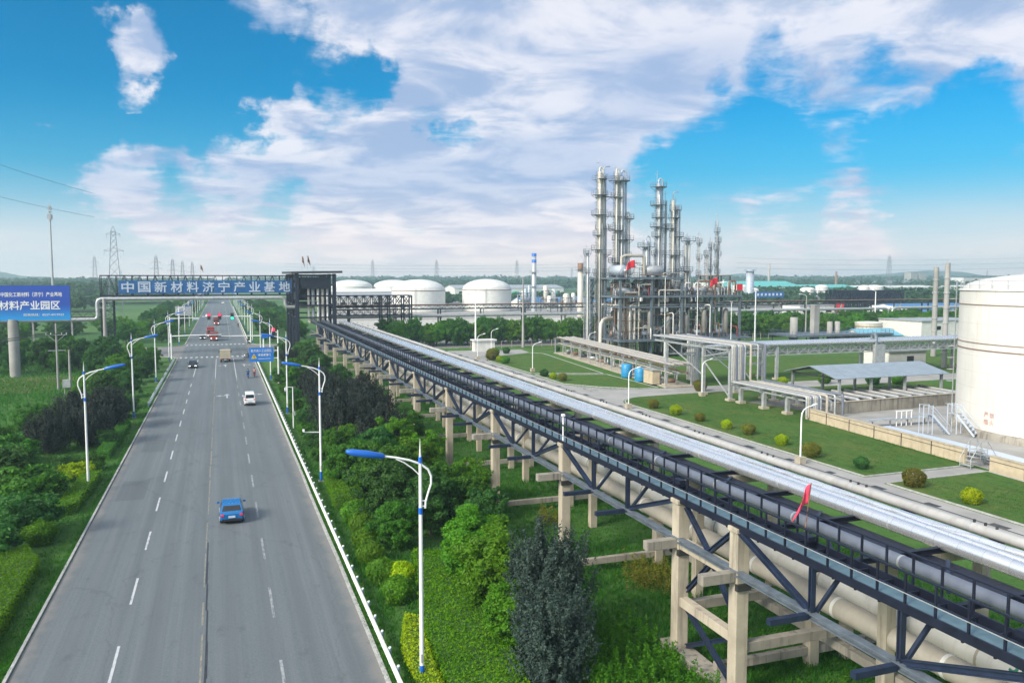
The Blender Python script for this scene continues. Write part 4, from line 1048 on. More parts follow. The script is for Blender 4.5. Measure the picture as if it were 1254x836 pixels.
# faded safety lettering, flush against the shell
a_ = math.atan2(-97.3*0+(-68), -97.3)
for k, ch in enumerate('严禁烟火'):
    aa = R_(171.5)+(0.06 if k%2 else 0.0); z = 2.85-(k//2)*0.85
    text(ch, 0.7, tk, (14.03*math.cos(aa),14.03*math.sin(aa),z), 'faded', rot=(math.pi/2,0,aa+math.pi/2), width=0.62, height=0.62)
def wall_run(name, label, pts, h, w, m='wallcream', post=4.0, cat='wall'):
    t = thing(name, label, cat, (0,0,0))
    g = MB()
    for a, b in zip(pts[:-1], pts[1:]): g.beam((a[0],a[1],h/2),(b[0],b[1],h/2), w, h)
    g.build('masonry', m, t)
    g = MB()
    for a, b in zip(pts[:-1], pts[1:]): g.beam((a[0],a[1],h+0.045),(b[0],b[1],h+0.045), w+0.14, 0.09)
    g.build('coping','concrete',t)
    g = MB()
    for a, b in zip(pts[:-1], pts[1:]):
        L = math.hypot(b[0]-a[0], b[1]-a[1]); n = int(L/post)
        for k in range(1, n):
            x = a[0]+(b[0]-a[0])*k/n-w/2-0.03; y = a[1]+(b[1]-a[1])*k/n; g.beam((x,y,0.05),(x,y,h+0.02),0.07)
        d = Vector((b[0]-a[0],b[1]-a[1],0)).normalized(); off = Vector((-d.y,d.x,0))*0
        g.beam((a[0]-w/2-0.03,a[1],h*0.72),(b[0]-w/2-0.03,b[1],h*0.72),0.035)
    g.build('conduit','darkmetal',t)
    return t
wall_run('dike_wall', 'low cream dike wall along the shrub lawn below the big tank', [(73.0,88.2),(70.4,61.2)], 1.45, 0.35)
wall_run('dike_wall', 'low cream dike wall past the steel stile, towards the picture corner', [(70.0,58.0),(66.5,22)], 1.45, 0.35)
wall_run('dike_wall', 'inner concrete dike wall in front of the canopied pipe rows', [(78.5,89.4),(98,90.6),(112,91)], 1.7, 0.35, 'concrete_old')
g = MB(); g.prism([(73.2,88.0),(70.55,61.0),(66.9,22),(140,22),(140,90.5),(98,90.3),(78.5,89.1)],0.0,0.10); structure(g,'dike_floor','concrete_pave')
g = MB(); g.prism([(74.0,103.5),(78.3,89.7),(112,91.3),(112,103.5)],0.0,0.09); structure(g,'equipment_pad','darkpad')
# stile over the wall
t = thing('stile', 'grey steel stile with handrails stepping over the low cream wall', 'stile', (70.2,59.6,0))
g = MB()
for k in range(4): g.cbox((-1.5+k*0.4,0,0.35+0.36*k),(0.42,1.2,0.06)); g.cbox((1.5-k*0.4,0,0.35+0.36*k),(0.42,1.2,0.06))
g.cbox((0,0,1.75),(0.9,1.2,0.06)); g.build('tread','galv',t)
for y in (-0.62,0.62):
    g = MB(); g.tube([(-1.7,y,0.05),(-1.7,y,1.0),(-0.4,y,2.7),(0.4,y,2.7),(1.7,y,1.0),(1.7,y,0.05)],0.035,6); g.beam((-0.45,y,0.9),(-0.45,y,2.7),0.05); g.beam((0.45,y,0.9),(0.45,y,2.7),0.05); g.build('handrail','galv',t)
# pale blue-grey service gangway behind the wall, pipes and steps
t = thing('gangway', 'pale blue grey steel gangway running just behind the low dike wall', 'walkway', (0,0,0))
g = MB(); g.prism([(72.6,76),(71.9,60.5),(68.9,40),(71.3,40),(74.1,60.5),(75.0,76)],0.9,1.05); g.build('deck','plate',t)
g = MB()
for y in range(42,76,6):
    for x in (69.6+ (y-40)*0.085, 71.7+(y-40)*0.085): g.beam((x,y,0.1),(x,y,0.9),0.12)
g.build('leg','galv',t)
t = thing('gangway', 'cream white cable tray across the dike floor ahead of the big tank', 'walkway', (0,0,0))
g = MB(); g.beam((75.4,80,1.0),(85.5,79.6,1.0),1.1,0.14); g.build('deck','galv',t)
g = MB()
for k in range(4): g.beam((76.2+k*2.8,79.9,0.1),(76.2+k*2.8,79.9,0.93),0.14)
g.build('leg','galv',t)
def steps(label, loc, rz):
    t = thing('access_steps', label, 'steps', loc, rz)
    g = MB()
    for k in range(6): g.cbox((0,-1.5+k*0.33,0.4+k*0.36),(0.95,0.3,0.05))
    g.cbox((0,0.9,2.5),(1.0,1.2,0.07)); g.build('tread','galv',t)
    for x in (-0.5,0.5):
        g = MB(); g.beam((x,-1.7,0.15),(x,0.35,2.45),0.1,0.2); g.beam((x,1.45,0.1),(x,1.45,3.6),0.08); g.beam((x,0.35,0.1),(x,0.35,3.6),0.08); g.tube([(x,-1.7,1.2),(x,0.35,3.5),(x,1.5,3.6)],0.035,6); g.build('stringer','plate',t)
    return t
steps('blue grey access steps standing on the dike floor, the one nearer the wall corner', (79.3,73.6,0.1), R_(70))
steps('blue grey access steps standing on the dike floor, the one closer to the big tank', (82.2,72.2,0.1), R_(15))
t = thing('pipe_hoop', 'white pipe loop with four uprights standing by the gangway', 'pipe', (79.6,79.5,0.1))
g = MB()
for k in range(4): g.cyl((k*0.8,0,0),(k*0.8,0,1.9),0.06,n=8)
g.beam((-0.1,0,1.9),(2.5,0,1.9),0.12); g.build('frame','white',t)
# rows of pipes under the canopy, each ending in a white elbow
for k in range(11):
    x = 80.5+k*2.45
    t = thing('pump_line', f'{nth(k)} grey pump line with white elbow before the canopy, counted from the lawn', 'pipe', (x,91.8,0.1), R_(-4), 'pump lines before the canopy')
    g = MB(); g.tube([(0,9.5,1.25),(0,3.0,1.25)],0.24,10); g.build('pipe_run','pipegreyl',t)
    g = MB(); g.tube([(0,3.0,1.25),(0,0.9,1.25),(0,0.45,1.1),(0,0.3,0.7),(0,0.3,0.0)],0.25,10); g.build('elbow','galv',t)
    g = MB(); g.cbox((0,7.5,0.5),(0.5,0.5,1.0)); g.cbox((0,4.0,0.5),(0.5,0.5,1.0)); g.build('saddle','concrete_old',t)
    g = MB(); g.drum((0.9,8.8,0.75),(0.9,7.4,0.75),0.32,10); g.cbox((0.9,8.1,0.25),(0.7,1.6,0.5)); g.build('pump','bluesteel',t)
# canopy
t = thing('canopy', 'open sided canopy with ribbed blue grey gable roof over the pump rows', 'canopy', (0,0,0))
ex0, ex1, ey0, ey1, ez, rz_ = 86.0, 108.2, 97.6, 109.6, 3.6, 5.0
ry = (ey0+ey1)/2
g = MB(); g.add([(ex0,ey0,ez),(ex1,ey0,ez),(ex1,ry,rz_),(ex0,ry,rz_),(ex0,ey0,ez+.09),(ex1,ey0,ez+.09),(ex1,ry,rz_+.09),(ex0,ry,rz_+.09)],[(3,2,1,0),(4,5,6,7),(0,1,5,4),(1,2,6,5),(2,3,7,6),(3,0,4,7)]); g.build('roof_slope','canopyroof',t)
g = MB(); g.add([(ex0,ry+.01,rz_),(ex1,ry+.01,rz_),(ex1,ey1,ez),(ex0,ey1,ez),(ex0,ry+.01,rz_+.09),(ex1,ry+.01,rz_+.09),(ex1,ey1,ez+.09),(ex0,ey1,ez+.09)],[(3,2,1,0),(4,5,6,7),(0,1,5,4),(1,2,6,5),(2,3,7,6),(3,0,4,7)]); g.build('roof_slope','canopyroof',t)
for x in (ex0+1.2, ex0+7.2, ex0+13.8, ex1-1.0):
    for y in (ey0+0.7, ey1-0.7):
        g = MB(); g.cbox((x,y,ez/2+0.03),(0.34,0.34,ez+0.02)); g.build('post','galv',t)
    g = MB(); g.beam((x,ey0+.5,ez-0.1),(x,ey1-.5,ez-0.1),0.2); g.beam((x,ey0+.6,ez),(x,ry,rz_-.1),0.14); g.beam((x,ey1-.6,ez),(x,ry,rz_-.1),0.14); g.build('rafter','darkmetal',t)

# ------------------------------------------------------------------ galvanised pipe racks of the plant
def legs(t, spots, z, brace=True, m='galv'):
    for (x, y) in spots:
        g = MB(); g.cbox((x,y,z/2),(0.5,0.5,z)); g.build('leg',m,t)
        g = MB(); g.cbox((x,y,0.2),(1.1,1.1,0.4)); g.build('footing','concrete',t)
def pipes_on(t, kind, offs, axis, a, b, z, rs, m, drop0=None, drop1=None, fixed=0):
    for i, o in enumerate(offs):
        r = rs[i % len(rs)]; P = []
        def pt(u, zz): return (o, u, zz) if axis == 'y' else (u, o, zz)
        s = 1 if b > a else -1
        if drop0 is not None: P += [pt(a, drop0), pt(a, z-0.25), pt(a+0.07*s, z-0.07)]
        P += [pt(a+0.25*s if drop0 is not None else a, z), pt(b-0.25*s if drop1 is not None else b, z)]
        if drop1 is not None: P += [pt(b-0.07*s, z-0.07), pt(b, z-0.25), pt(b, drop1)]
        g = MB(); g.tube(P, r, 10); g.build(kind, m[i % len(m)] if isinstance(m,(list,tuple)) else m, t)
offs_up = [72.3+0.28*k for k in range(9)]+[75.6,76.9,78.2]
t = thing('pipe_rack', 'tall galvanised pipe rack on six legs stepping towards the process frame', 'pipe rack', (0,0,0))
legs(t, [(x,y) for x in (72.6,78.6) for y in (105.0,112.4,124.0)], 8.0)
for y in (105.0,112.4,124.0):
    g = MB(); g.ibeam((71.8,y,8.15),(79.6,y,8.15),0.3,0.3,0.05); g.build('cross_beam','galv',t)
    g = MB(); g.beam((72.6,y,5.6),(78.6,y,5.6),0.22); g.build('cross_beam','galv',t)
for x in (72.6,78.6):
    g = MB(); g.ibeam((x,104.4,7.75),(x,128,7.75),0.25,0.3,0.05); g.build('long_beam','galv',t)
    g = MB(); g.beam((x,105.2,0.6),(x,112.2,5.4),0.16); g.beam((x,112.6,3.2),(x,123.8,7.5),0.14); g.beam((x,112.4,6.2),(x,105,7.6),0.12); g.build('brace','galv',t)
pipes_on(t, 'pipe', offs_up, 'y', 128, 104.2, 8.55, (0.15,0.18,0.12,0.16), ('galv','pipecream','galv','pipegrey'), drop1=3.3)
t = thing('pipe_rack', 'lower galvanised pipe rack between the tall rack and the dike wall corner', 'pipe rack', (0,0,0))
legs(t, [(72.7,102.4),(72.7,96.9),(72.9,92.0),(78.6,102.4),(78.6,96.9)], 2.55)
for y in (103.6,102.4,96.9,92.0,89.6):
    g = MB(); g.ibeam((71.8,y,2.7),(79.5,y,2.7),0.25,0.26,0.05); g.build('cross_beam','galv',t)
for x in (72.7,78.6):
    g = MB(); g.beam((x,88,2.45),(x,104,2.45),0.2); g.build('long_beam','galv',t)
pipes_on(t, 'pipe', offs_up, 'y', 104.2, 87.4, 3.06, (0.15,0.18,0.12,0.16), ('galv','pipecream','galv','pipegrey'), drop1=0.3)
# long x-wise rack with lattice
def lattice(g, x0, x1, y, z0, z1, n, w=0.12):
    g.beam((x0,y,z0),(x1,y,z0),w*1.4); g.beam((x0,y,z1),(x1,y,z1),w*1.4)
    for k in range(n):
        a = x0+(x1-x0)*k/n; b = x0+(x1-x0)*(k+1)/n
        g.beam((a,y,z0),(a,y,z1),w); g.beam((a,y,z0),(b,y,z1),w); g.beam((b,y,z0),(a,y,z1),w)
    g.beam((x1,y,z0),(x1,y,z1),w)
t = thing('pipe_rack', 'long lattice pipe rack with silver top pipes running behind the canopy', 'pipe rack', (0,0,0))
for y in (124.5,129.5):
    g = MB(); lattice(g, 79, 190, y, 4.6, 6.2, 46, 0.11); g.build('truss','galv',t)
legs(t, [(x,y) for x in (96,120,144,168) for y in (124.5,129.5)], 6.2)
pipes_on(t, 'pipe', [124.2+0.75*k for k in range(8)], 'x', 79, 190, 6.6, (0.3,0.24,0.34), ('silver','galv','silver'))
pipes_on(t, 'pipe', [125,126.2,127.5,128.6], 'x', 79, 190, 4.95, (0.2,0.16), ('galv','pipewhite'))
g = MB(); g.tube([(118.6,124.2,0.3),(118.6,124.2,7.4),(118.8,124.6,7.9),(119.4,125.8,7.9),(119.6,126.2,7.5),(119.6,126.2,6.7)],0.36,10); g.build('expansion_loop','greysteel',t)
g = MB(); g.box((117.8,123.4,0),(120.2,124.1,6)); g.build('panel','galv',t)
# grey vertical bundle where rack meets shelter
t = thing('pipe_curtain', 'close set curtain of vertical grey pipes behind the tall rack', 'pipe', (79.4,124.4,0))
for k in range(12):
    g = MB(); g.cyl((0.05*k,k*0.42,0.2),(0.05*k,k*0.42,8.6),0.15,n=8); g.build('pipe',('galv','pipewhite')[k%2],t)
# low pipe shelter
t = thing('pipe_shelter', 'long low open shelter with pipes and pumps along the lawn edge', 'shelter', (0,0,0))
def shx(y): return 70.9+(y-120)*0.108
g = MB(); g.prism([(shx(121)-0.3,121),(shx(188)-0.3,188),(shx(188)+5.6,188),(shx(121)+5.6,121)],0.06,0.22); g.build('slab','concrete',t)
for k in range(11):
    y = 121.5+k*6.6
    for x in (shx(y),shx(y)+5.0):
        g = MB(); g.beam((x,y,0.2),(x,y,3.7),0.2); g.build('post','galv',t)
    g = MB(); g.beam((shx(y)-0.4,y,3.72),(shx(y)+5.4,y,3.72),0.2); g.beam((shx(y),y,2.3),(shx(y)+5,y,2.3),0.14); g.build('beam','galv',t)
for k in range(9):
    o = 0.1+k*0.6
    g = MB(); g.tube([(shx(121)+o,121,3.98),(shx(188)+o,188,3.98)],0.07+0.05*(k%3),8); g.build('pipe',('rust','galv','pipecream')[k%3],t)
for k in range(3):
    g = MB(); g.tube([(shx(121)+1+k*1.5,121,2.5),(shx(188)+1+k*1.5,188,2.5)],0.14,8); g.build('pipe',('pipecream','galv','rust')[k%3],t)
for k in range(11):
    y = 124+k*5.9; x = shx(y)+2.2
    p = thing('pump_set', f'{nth(k)} small pump set under the low shelter, counted from its drum end', 'pump', (x,y,0.22), R_(20*k), 'pumps under the shelter')
    g = MB(); g.drum((-0.6,0,0.7),(0.7,0,0.7),0.38,12); g.build('motor',('rust','galv','darkmetal')[k%3],p)
    g = MB(); g.cbox((0,0,0.15),(2.0,0.9,0.3)); g.build('bedplate','concrete_old',p)
    g = MB(); g.tube([(0.9,0,0.7),(1.2,0,0.8),(1.25,0,2.2)],0.12,8); g.cyl((-0.9,0,0.2),(-0.9,0,1.9),0.3,0.3,10); g.build('pipework','galv',p)
for k, (px_, py_) in enumerate([(shx(136)-0.9,137.0),(shx(130)-0.9,130.5)]):
    p = thing('drum', ('bright blue round drum beside the shelter, farther from the tall rack','bright blue round drum beside the shelter, closer to the tall rack')[k], 'drum', (px_,py_,0.1), 0, 'blue drums')
    g = MB(); g.lathe([(0.0,0),(1.0,0),(1.03,0.1),(1.03,2.3),(0.9,2.45),(0.0,2.5)], n=20); g.build('tank_body','drumblue',p)
    g = MB(); 
    for z in (0.8,1.6): g.ring((0,0,z),1.04,0.035,20)
    g.build('hoop','drumblue',p)
t = thing('cabinet', 'pale cream instrument cabinet near the blue drums at the shelter end', 'cabinet', (shx(126)-0.6,126,0.1))
g = MB(); g.box((-0.8,-1.6,0.2),(0.6,1.6,2.6)); g.build('body','wallcream',t); g = MB(); g.box((-1.0,-1.8,2.6),(0.8,1.8,2.75)); g.build('lid','galv',t)

# ------------------------------------------------------------------ distillation unit: steel frame with decks
FX0, FX1, FY0, FY1 = 87.1, 119.8, 170.0, 185.5
t = thing('process_unit', 'grey blue steel process frame of several decks around the tall columns', 'process frame', (0,0,0))
xs = [FX0+(FX1-FX0)*k/4 for k in range(5)]; ysf = [FY0, (FY0+FY1)/2, FY1]
for i, x in enumerate(xs):
    for y in ysf:
        top = 18.9 if i < 3 else 14.8
        g = MB(); g.cbox((x,y,top/2),(0.5,0.5,top)); g.build('column','greysteel',t)
def deck(t, x0, x1, y0, y1, z, rail=True):
    g = MB(); g.box((x0,y0,z-0.06),(x1,y1,z)); g.build('deck_plate','greysteel',t)
    g = MB()
    for a, b in (((x0,y0),(x1,y0)),((x0,y1),(x1,y1)),((x0,y0),(x0,y1)),((x1,y0),(x1,y1))): g.beam((a[0],a[1],z-0.28),(b[0],b[1],z-0.28),0.3,0.42)
    g.build('edge_beam','greysteel',t)
    if rail:
        g = MB()
        for a, b in (((x0,y0),(x1,y0)),((x0,y1),(x1,y1)),((x0,y0),(x0,y1)),((x1,y0),(x1,y1))):
            for zz in (0.55,1.1): g.beam((a[0],a[1],z+zz),(b[0],b[1],z+zz),0.055)
            L = math.hypot(b[0]-a[0],b[1]-a[1]); n = max(2,int(L/1.5))
            for k in range(n+1): g.beam((a[0]+(b[0]-a[0])*k/n,a[1]+(b[1]-a[1])*k/n,z),(a[0]+(b[0]-a[0])*k/n,a[1]+(b[1]-a[1])*k/n,z+1.1),0.055)
        g.build('railing','greysteel',t)
deck(t, FX0-0.6, xs[2]+0.5, FY0-0.5, FY1+0.5, 18.9)
deck(t, FX0-0.6, FX1+0.4, FY0-0.5, FY1+0.5, 14.6)
deck(t, FX0-0.6, FX1+2.6, FY0-1.2, FY1+0.5, 4.4)
g = MB()
for y in ysf:
    g.beam((FX0,y,11.9),(FX1,y,11.9),0.3,0.36); g.beam((FX0,y,9.0),(FX1,y,9.0),0.2,0.26) if y != FY0 else None
for x in xs: g.beam((x,FY0,11.9),(x,FY1,11.9),0.28,0.34)
g.build('tier_beam','greysteel',t)
for (a, b) in (((xs[0],FY0,4.6),(xs[0],ysf[1],11.7)),((xs[0],FY1,14.8),(xs[0],ysf[1],18.6)),((xs[0],FY0,14.8),(xs[0],ysf[1],18.6)),((xs[1],FY0,4.6),(xs[2],FY0,11.6)),((xs[2],FY0,0.2),(xs[1],FY0,4.0)),((xs[3],FY0,12.2),(xs[4],FY0,14.2)),((xs[0],ysf[1],0.2),(xs[0],FY1,4.0))):
    g = MB(); g.beam(a,b,0.2); g.build('brace','greysteel',t)
# stair zig-zag at the near corner of the frame
g = MB()
for k in range(4):
    z = k*4.8-0.2; 
    if z < 0: z = 0.1
    d = 1 if k % 2 == 0 else -1
    y0_ = FY0+9+(0 if d>0 else 5.5)
    for s in (0,0.9): g.beam((FX0-2.4+s*1.0,y0_,z),(FX0-2.4+s*1.0,y0_+d*5.5,z+4.4),0.12,0.26)
    for q in range(12): g.box((FX0-2.4,y0_+d*5.5*q/12-0.13,z+4.4*q/12),(FX0-1.5,y0_+d*5.5*q/12+0.13,z+4.4*q/12+0.04))
    for s in (0,0.9): g.beam((FX0-2.4+s*1.0,y0_,z+1.1),(FX0-2.4+s*1.0,y0_+d*5.5,z+5.5),0.05)
g.build('stair','greysteel',t)
g = MB(); g.tube([(FX0-4.5,FY0+1,0.2),(FX0-4.5,FY0+1,6.6),(FX0-4.2,FY0+1.4,8.0),(FX0-3.2,FY0+2.4,8.9),(FX0-1.4,FY0+4,9.2),(FX0+0.5,FY0+5,9.2)],0.42,12); g.build('flare_pipe','tower_gold',t)

# columns of the unit
def column(label, x, y, r, h, m, plats=(), z0=0.2, cap='bend', ladder=True, vent=0.0, rr=1.4, group='distillation columns'):
    t = thing('distillation_column', label, 'column', (x,y,0), 0, group); r = r*0.82 if r > 0.4 else r
    g = MB(); g.lathe([(0.0,z0),(r,z0),(r,h-r*0.6),(r*0.9,h-r*0.3),(r*0.55,h-0.05),(0.0,h)], n=18); g.build('shell',m,t)
    g = MB()
    z = z0+3
    while z < h-1: g.lathe([(r+0.005,z),(r+0.05,z),(r+0.05,z+0.14),(r+0.005,z+0.14)], n=18, smooth=False); z += 3.4
    g.build('flange','galv',t)
    if h > 33 and plats and r > 0.3:
        extra = [z for z in np.arange(19.8, h-2, 4.6) if all(abs(z-q) > 2.2 for q in plats)]; plats = tuple(plats)+tuple(float(z) for z in extra)
    for i, z in enumerate(plats):
        pr = r+rr*(1.0 if i < 4 else 0.7)
        a0 = R_(70*i+20); p = MB(); n = 14; span = 1.45*math.pi
        vs = []
        for k in range(n+1):
            a = a0+span*k/n
            for q, zz in ((r+0.06,z),(pr,z),(pr,z+0.09),(r+0.06,z+0.09)): vs.append((q*math.cos(a),q*math.sin(a),zz))
        p.add(vs, [(k*4+j,k*4+(j+1)%4,(k+1)*4+(j+1)%4,(k+1)*4+j) for k in range(n) for j in range(4)]+[(3,2,1,0),(n*4,n*4+1,n*4+2,n*4+3)])
        pl = p.build('platform','greysteel',t)
        p = MB()
        for zz in (0.55,1.1): p.ring((0,0,z+zz),pr-0.04,0.03,22,a0,a0+span)
        for k in range(0,n+1,2):
            a = a0+span*k/n; p.beam(((pr-0.04)*math.cos(a),(pr-0.04)*math.sin(a),z),((pr-0.04)*math.cos(a),(pr-0.04)*math.sin(a),z+1.1),0.05)
        for k in range(0,n+1,4):
            a = a0+span*k/n; p.beam((r*math.cos(a),r*math.sin(a),z-0.9),((pr-0.1)*math.cos(a),(pr-0.1)*math.sin(a),z),0.07)
        p.build('railing','greysteel',pl)
    if r > 0.38:
        for q_, (a, hh) in enumerate(((R_(255),0.93),(R_(300),0.72),(R_(170),0.6))):
            g = MB(); ca, sa = math.cos(a)*(r+0.28), math.sin(a)*(r+0.28); zt_ = z0+(h-z0)*hh
            g.tube([(ca,sa,z0+1),(ca,sa,zt_-0.3),(ca*0.8,sa*0.8,zt_),(ca*0.4,sa*0.4,zt_)],0.10 if q_ else 0.15,6); g.build('side_pipe',('pipewhite','galv','tower_gold')[q_],t)
    if ladder:
        g = MB(); a = R_(200)
        for s in (-0.22,0.22): g.beam(((r+0.3)*math.cos(a)-s*math.sin(a),(r+0.3)*math.sin(a)+s*math.cos(a),z0+1),((r+0.3)*math.cos(a)-s*math.sin(a),(r+0.3)*math.sin(a)+s*math.cos(a),h),0.06)
        z = z0+1.5
        while z < h: g.beam(((r+0.3)*math.cos(a)+0.22*math.sin(a),(r+0.3)*math.sin(a)-0.22*math.cos(a),z),((r+0.3)*math.cos(a)-0.22*math.sin(a),(r+0.3)*math.sin(a)+0.22*math.cos(a),z),0.05); z += 0.8
        z = z0+3
        while z < h: g.ring(((r+0.55)*math.cos(a),(r+0.55)*math.sin(a),z),0.36,0.025,10); z += 1.6
        g.build('ladder','greysteel',t)
    q = max(0.09, r*0.32)
    if cap == 'bend':
        g = MB(); g.tube([(0,0,h-0.2),(0,0,h+r*0.9),(r*0.35,0,h+r*1.6),(r*0.9,0,h+r*1.75),(r+q*1.6,0,h+r*1.2),(r+q*2,0,h),(r+q*2,0,max(z0,h*0.35))],q,8); g.build('overhead_pipe',m,t)
    elif cap == 'gooseneck':
        g = MB(); g.tube([(0,0,h-0.2),(0,0,h+1.4),(0.2,0,h+1.9),(0.7,0,h+2.1),(1.6,0,h+2.1)],0.12,8); g.build('vent_pipe','galv',t)
    if vent:
        g = MB(); g.cyl((-r*0.6,0.1,h-1),(-r*0.6,0.1,h+vent),0.07,0.05,6); g.beam((-r*0.6-0.6,0.1,h+vent-0.8),(-r*0.6+0.6,0.1,h+vent-0.8),0.07); g.build('lightning_rod','galv',t)
    return t
column('tallest slim column of the first cluster, warm stained cladding, by the frame corner', 86.4,180,0.72,44.2,'tower_gold',(25.5,33.8,38.5,42.3),vent=2.8)
column('grey clad slim column of the first cluster, close behind the warm stained one', 88.2,181.4,0.80,43.6,'tower_grey',(30.6,38.2),vent=2.4,cap='gooseneck')
column('narrow column of the second pair, joined by a high bridge platform', 90.9,180,0.50,44.4,'tower_gold',(22.5,30.2,42.0),vent=1.6)
column('stout grey column of the second pair with a platform near its top', 92.5,180.6,0.98,43.4,'tower_grey',(22.4,28.0,42.2),vent=2.0)
column('pale column with a ladder cage, half the height of the stout pair beside it', 94.6,181.6,0.62,34.0,'pipewhite',(24.0,28.0,33.2))
column('short dark grey column standing alone between the two tall clusters', 99.2,180,0.78,28.0,'tower_grey',(21.3,26.3),cap='bend',rr=1.5)
column('tall slim column with three platforms, tallest of the second cluster', 102.5,180,0.80,42.0,'tower_grey',(31.3,36.6,41.0,21.0),vent=3.0)
column('bare thin pipe column, first one right behind the three platform column', 104.0,181.3,0.26,38.0,'galv',(),cap='none',ladder=False,vent=1)
column('bare thin pipe column carrying a side platform, amid the second cluster', 105.4,181.3,0.30,38.0,'galv',(30.8,),cap='none',ladder=True,vent=2.5,rr=0.8)
column('brownish slim column with hooked vent in the second cluster', 106.6,180,0.58,38.0,'tower_gold',(31.0,),cap='gooseneck')
column('grey slim column beside the hooked one, its platform just below the top', 108.0,180.5,0.56,36.8,'tower_grey',(35.6,21.0),cap='none',vent=2.2)
column('thinnest pipe column at the outer edge of the second cluster', 109.2,181,0.2,36.0,'galv',(),cap='none',ladder=False,vent=1.5)
column('pale short column with bent top pipe past the second cluster', 110.6,180.4,0.42,27.0,'pipewhite',(20.5,),cap='bend')
column('grey short column with a platform at its head past the second cluster', 111.8,181,0.62,29.0,'tower_grey',(20.4,28.0),cap='none',vent=1.2)
column('thin white vent stack with three little platforms, standing by itself', 114.4,180,0.22,29.0,'pipewhite',(19.5,23.6,27.6),cap='none',vent=1.6,rr=0.6)
column('thin pale stack, lower of the outermost group', 117.0,180.5,0.28,25.8,'pipewhite',(24.5,),cap='none',vent=0.8,rr=0.6)
for k, (dx, dy, h, p) in enumerate([(0,0,33.2,(22,26,30.4)),(1.0,0.9,29.6,(20,24.5,28)),(-1.0,1.1,28.2,(21,26.5))]):
    column(('laddered mast like stack, tallest of the outermost group','laddered mast like stack, middle height in the outermost group','laddered mast like stack, shorter one in the outermost group')[k], 119.6+dx,180+dy,0.24,h,'galv',p,cap='none',vent=2.0 if k==0 else 1.2,rr=0.6)
column('pale column on the near left of the frame with red ringed head', 82.6,178.5,0.5,25.5,'tower_grey',(20.0,24.5),cap='none',vent=1.5,rr=0.6)
# link platforms between columns
for k, (a, b, z) in enumerate([((88.2,181),(92.5,180.6),42.2),((88.2,181),(90.9,180),30.6),((88.2,181),(90.9,180),22.6),((102.5,180),(106.6,180),31.1)]):
    t = thing('bridge_platform', f'railed steel bridge platform linking two tall columns, {("topmost one","middle one of the first cluster","lowest one of the first cluster","the one in the second cluster")[k]}', 'platform', (0,0,0), 0, 'bridge platforms')
    g = MB(); g.box((a[0]+0.9,179.4,z-0.12),(b[0]-0.6,180.6,z-0.02)); g.build('deck_plate','greysteel',t)
    g = MB()
    for y in (179.4,180.6):
        for zz in (0.5,1.05): g.beam((a[0]+0.9,y,z+zz),(b[0]-0.6,y,z+zz),0.05)
        for q in range(3): g.beam((a[0]+0.9+(b[0]-a[0]-1.5)*q/2,y,z),(a[0]+0.9+(b[0]-a[0]-1.5)*q/2,y,z+1.05),0.05)
    g.build('railing','greysteel',t)
# vessels, exchangers and pipework on the decks
t = thing('pressure_vessel', 'fat grey insulated vessel lying on the top deck by the red flag', 'vessel', (0,0,0))
g = MB(); g.drum((89.2,172.8,20.5),(89.2,178.2,20.5),1.3,22); g.build('shell','tower_grey',t)
g = MB(); g.cbox((89.2,174,19.3),(2.2,0.5,0.9)); g.cbox((89.2,178,19.3),(2.2,0.5,0.9)); g.build('saddle','greysteel',t)
g = MB(); g.tube([(89.2,173.6,21.7),(89.2,173.6,23.6),(90.2,173.6,24.0),(94.6,173.6,24.0),(95.2,173.6,23.6),(95.2,173.6,19.2)],0.36,10); g.build('pipework','pipecream',t)
t = thing('pressure_vessel', 'pale domed vessel lying on the top deck behind the railings', 'vessel', (0,0,0))
g = MB(); g.drum((96.2,174.5,20.5),(100.4,174.5,20.5),1.2,18); g.build('shell','galv',t)
g = MB(); g.cbox((97,174.5,19.1),(0.5,1.6,0.5)); g.cbox((99.6,174.5,19.1),(0.5,1.6,0.5)); g.build('saddle','greysteel',t)
rg = random.Random(21)
def exchanger(): 
    t = thing('heat_exchanger', None, 'heat exchanger')
    g = MB(); g.drum((-1.9,0,1.25),(1.9,0,1.25),0.55,14); g.build('shell','tower_grey',t)
    g = MB(); g.cyl((1.9,0,1.25),(2.05,0,1.25),0.72,n=14); g.cyl((-2.05,0,1.25),(-1.9,0,1.25),0.72,n=14); g.build('flange','rust',t)
    g = MB(); g.cbox((-1.2,0,0.36),(0.35,0.9,0.7)); g.cbox((1.2,0,0.36),(0.35,0.9,0.7)); g.build('saddle','greysteel',t)
    g = MB(); g.tube([(1.2,0,1.8),(1.2,0,2.6),(1.0,0,2.9),(-0.2,0,2.9)],0.16,8); g.tube([(-1.2,0,1.8),(-1.2,0,2.9)],0.14,8); g.build('nozzle','pipewhite',t)
    return t
ex0_ = exchanger(); k = 0
for z, lev in ((14.6,'upper'),(4.4,'lower')):
    for row, y in enumerate((172.2,175.6,183.2)):
        for i, x in enumerate((90.2,95.6,104.0,109.6,115.4)):
            x_ = x+rg.uniform(-0.6,0.6)
            t = ex0_ if k == 0 else dup(ex0_, (0,0,0))
            t.location = (x_,y,z); t.rotation_euler = (0,0,rg.choice((0,R_(90),R_(180))) if row else R_(180*(i%2)))
            t['label'] = f'{nth(i)} grey heat exchanger from the stair corner, {lev} deck, {("front","middle","back")[row]} row'; t['group'] = 'heat exchangers on the decks'; k += 1
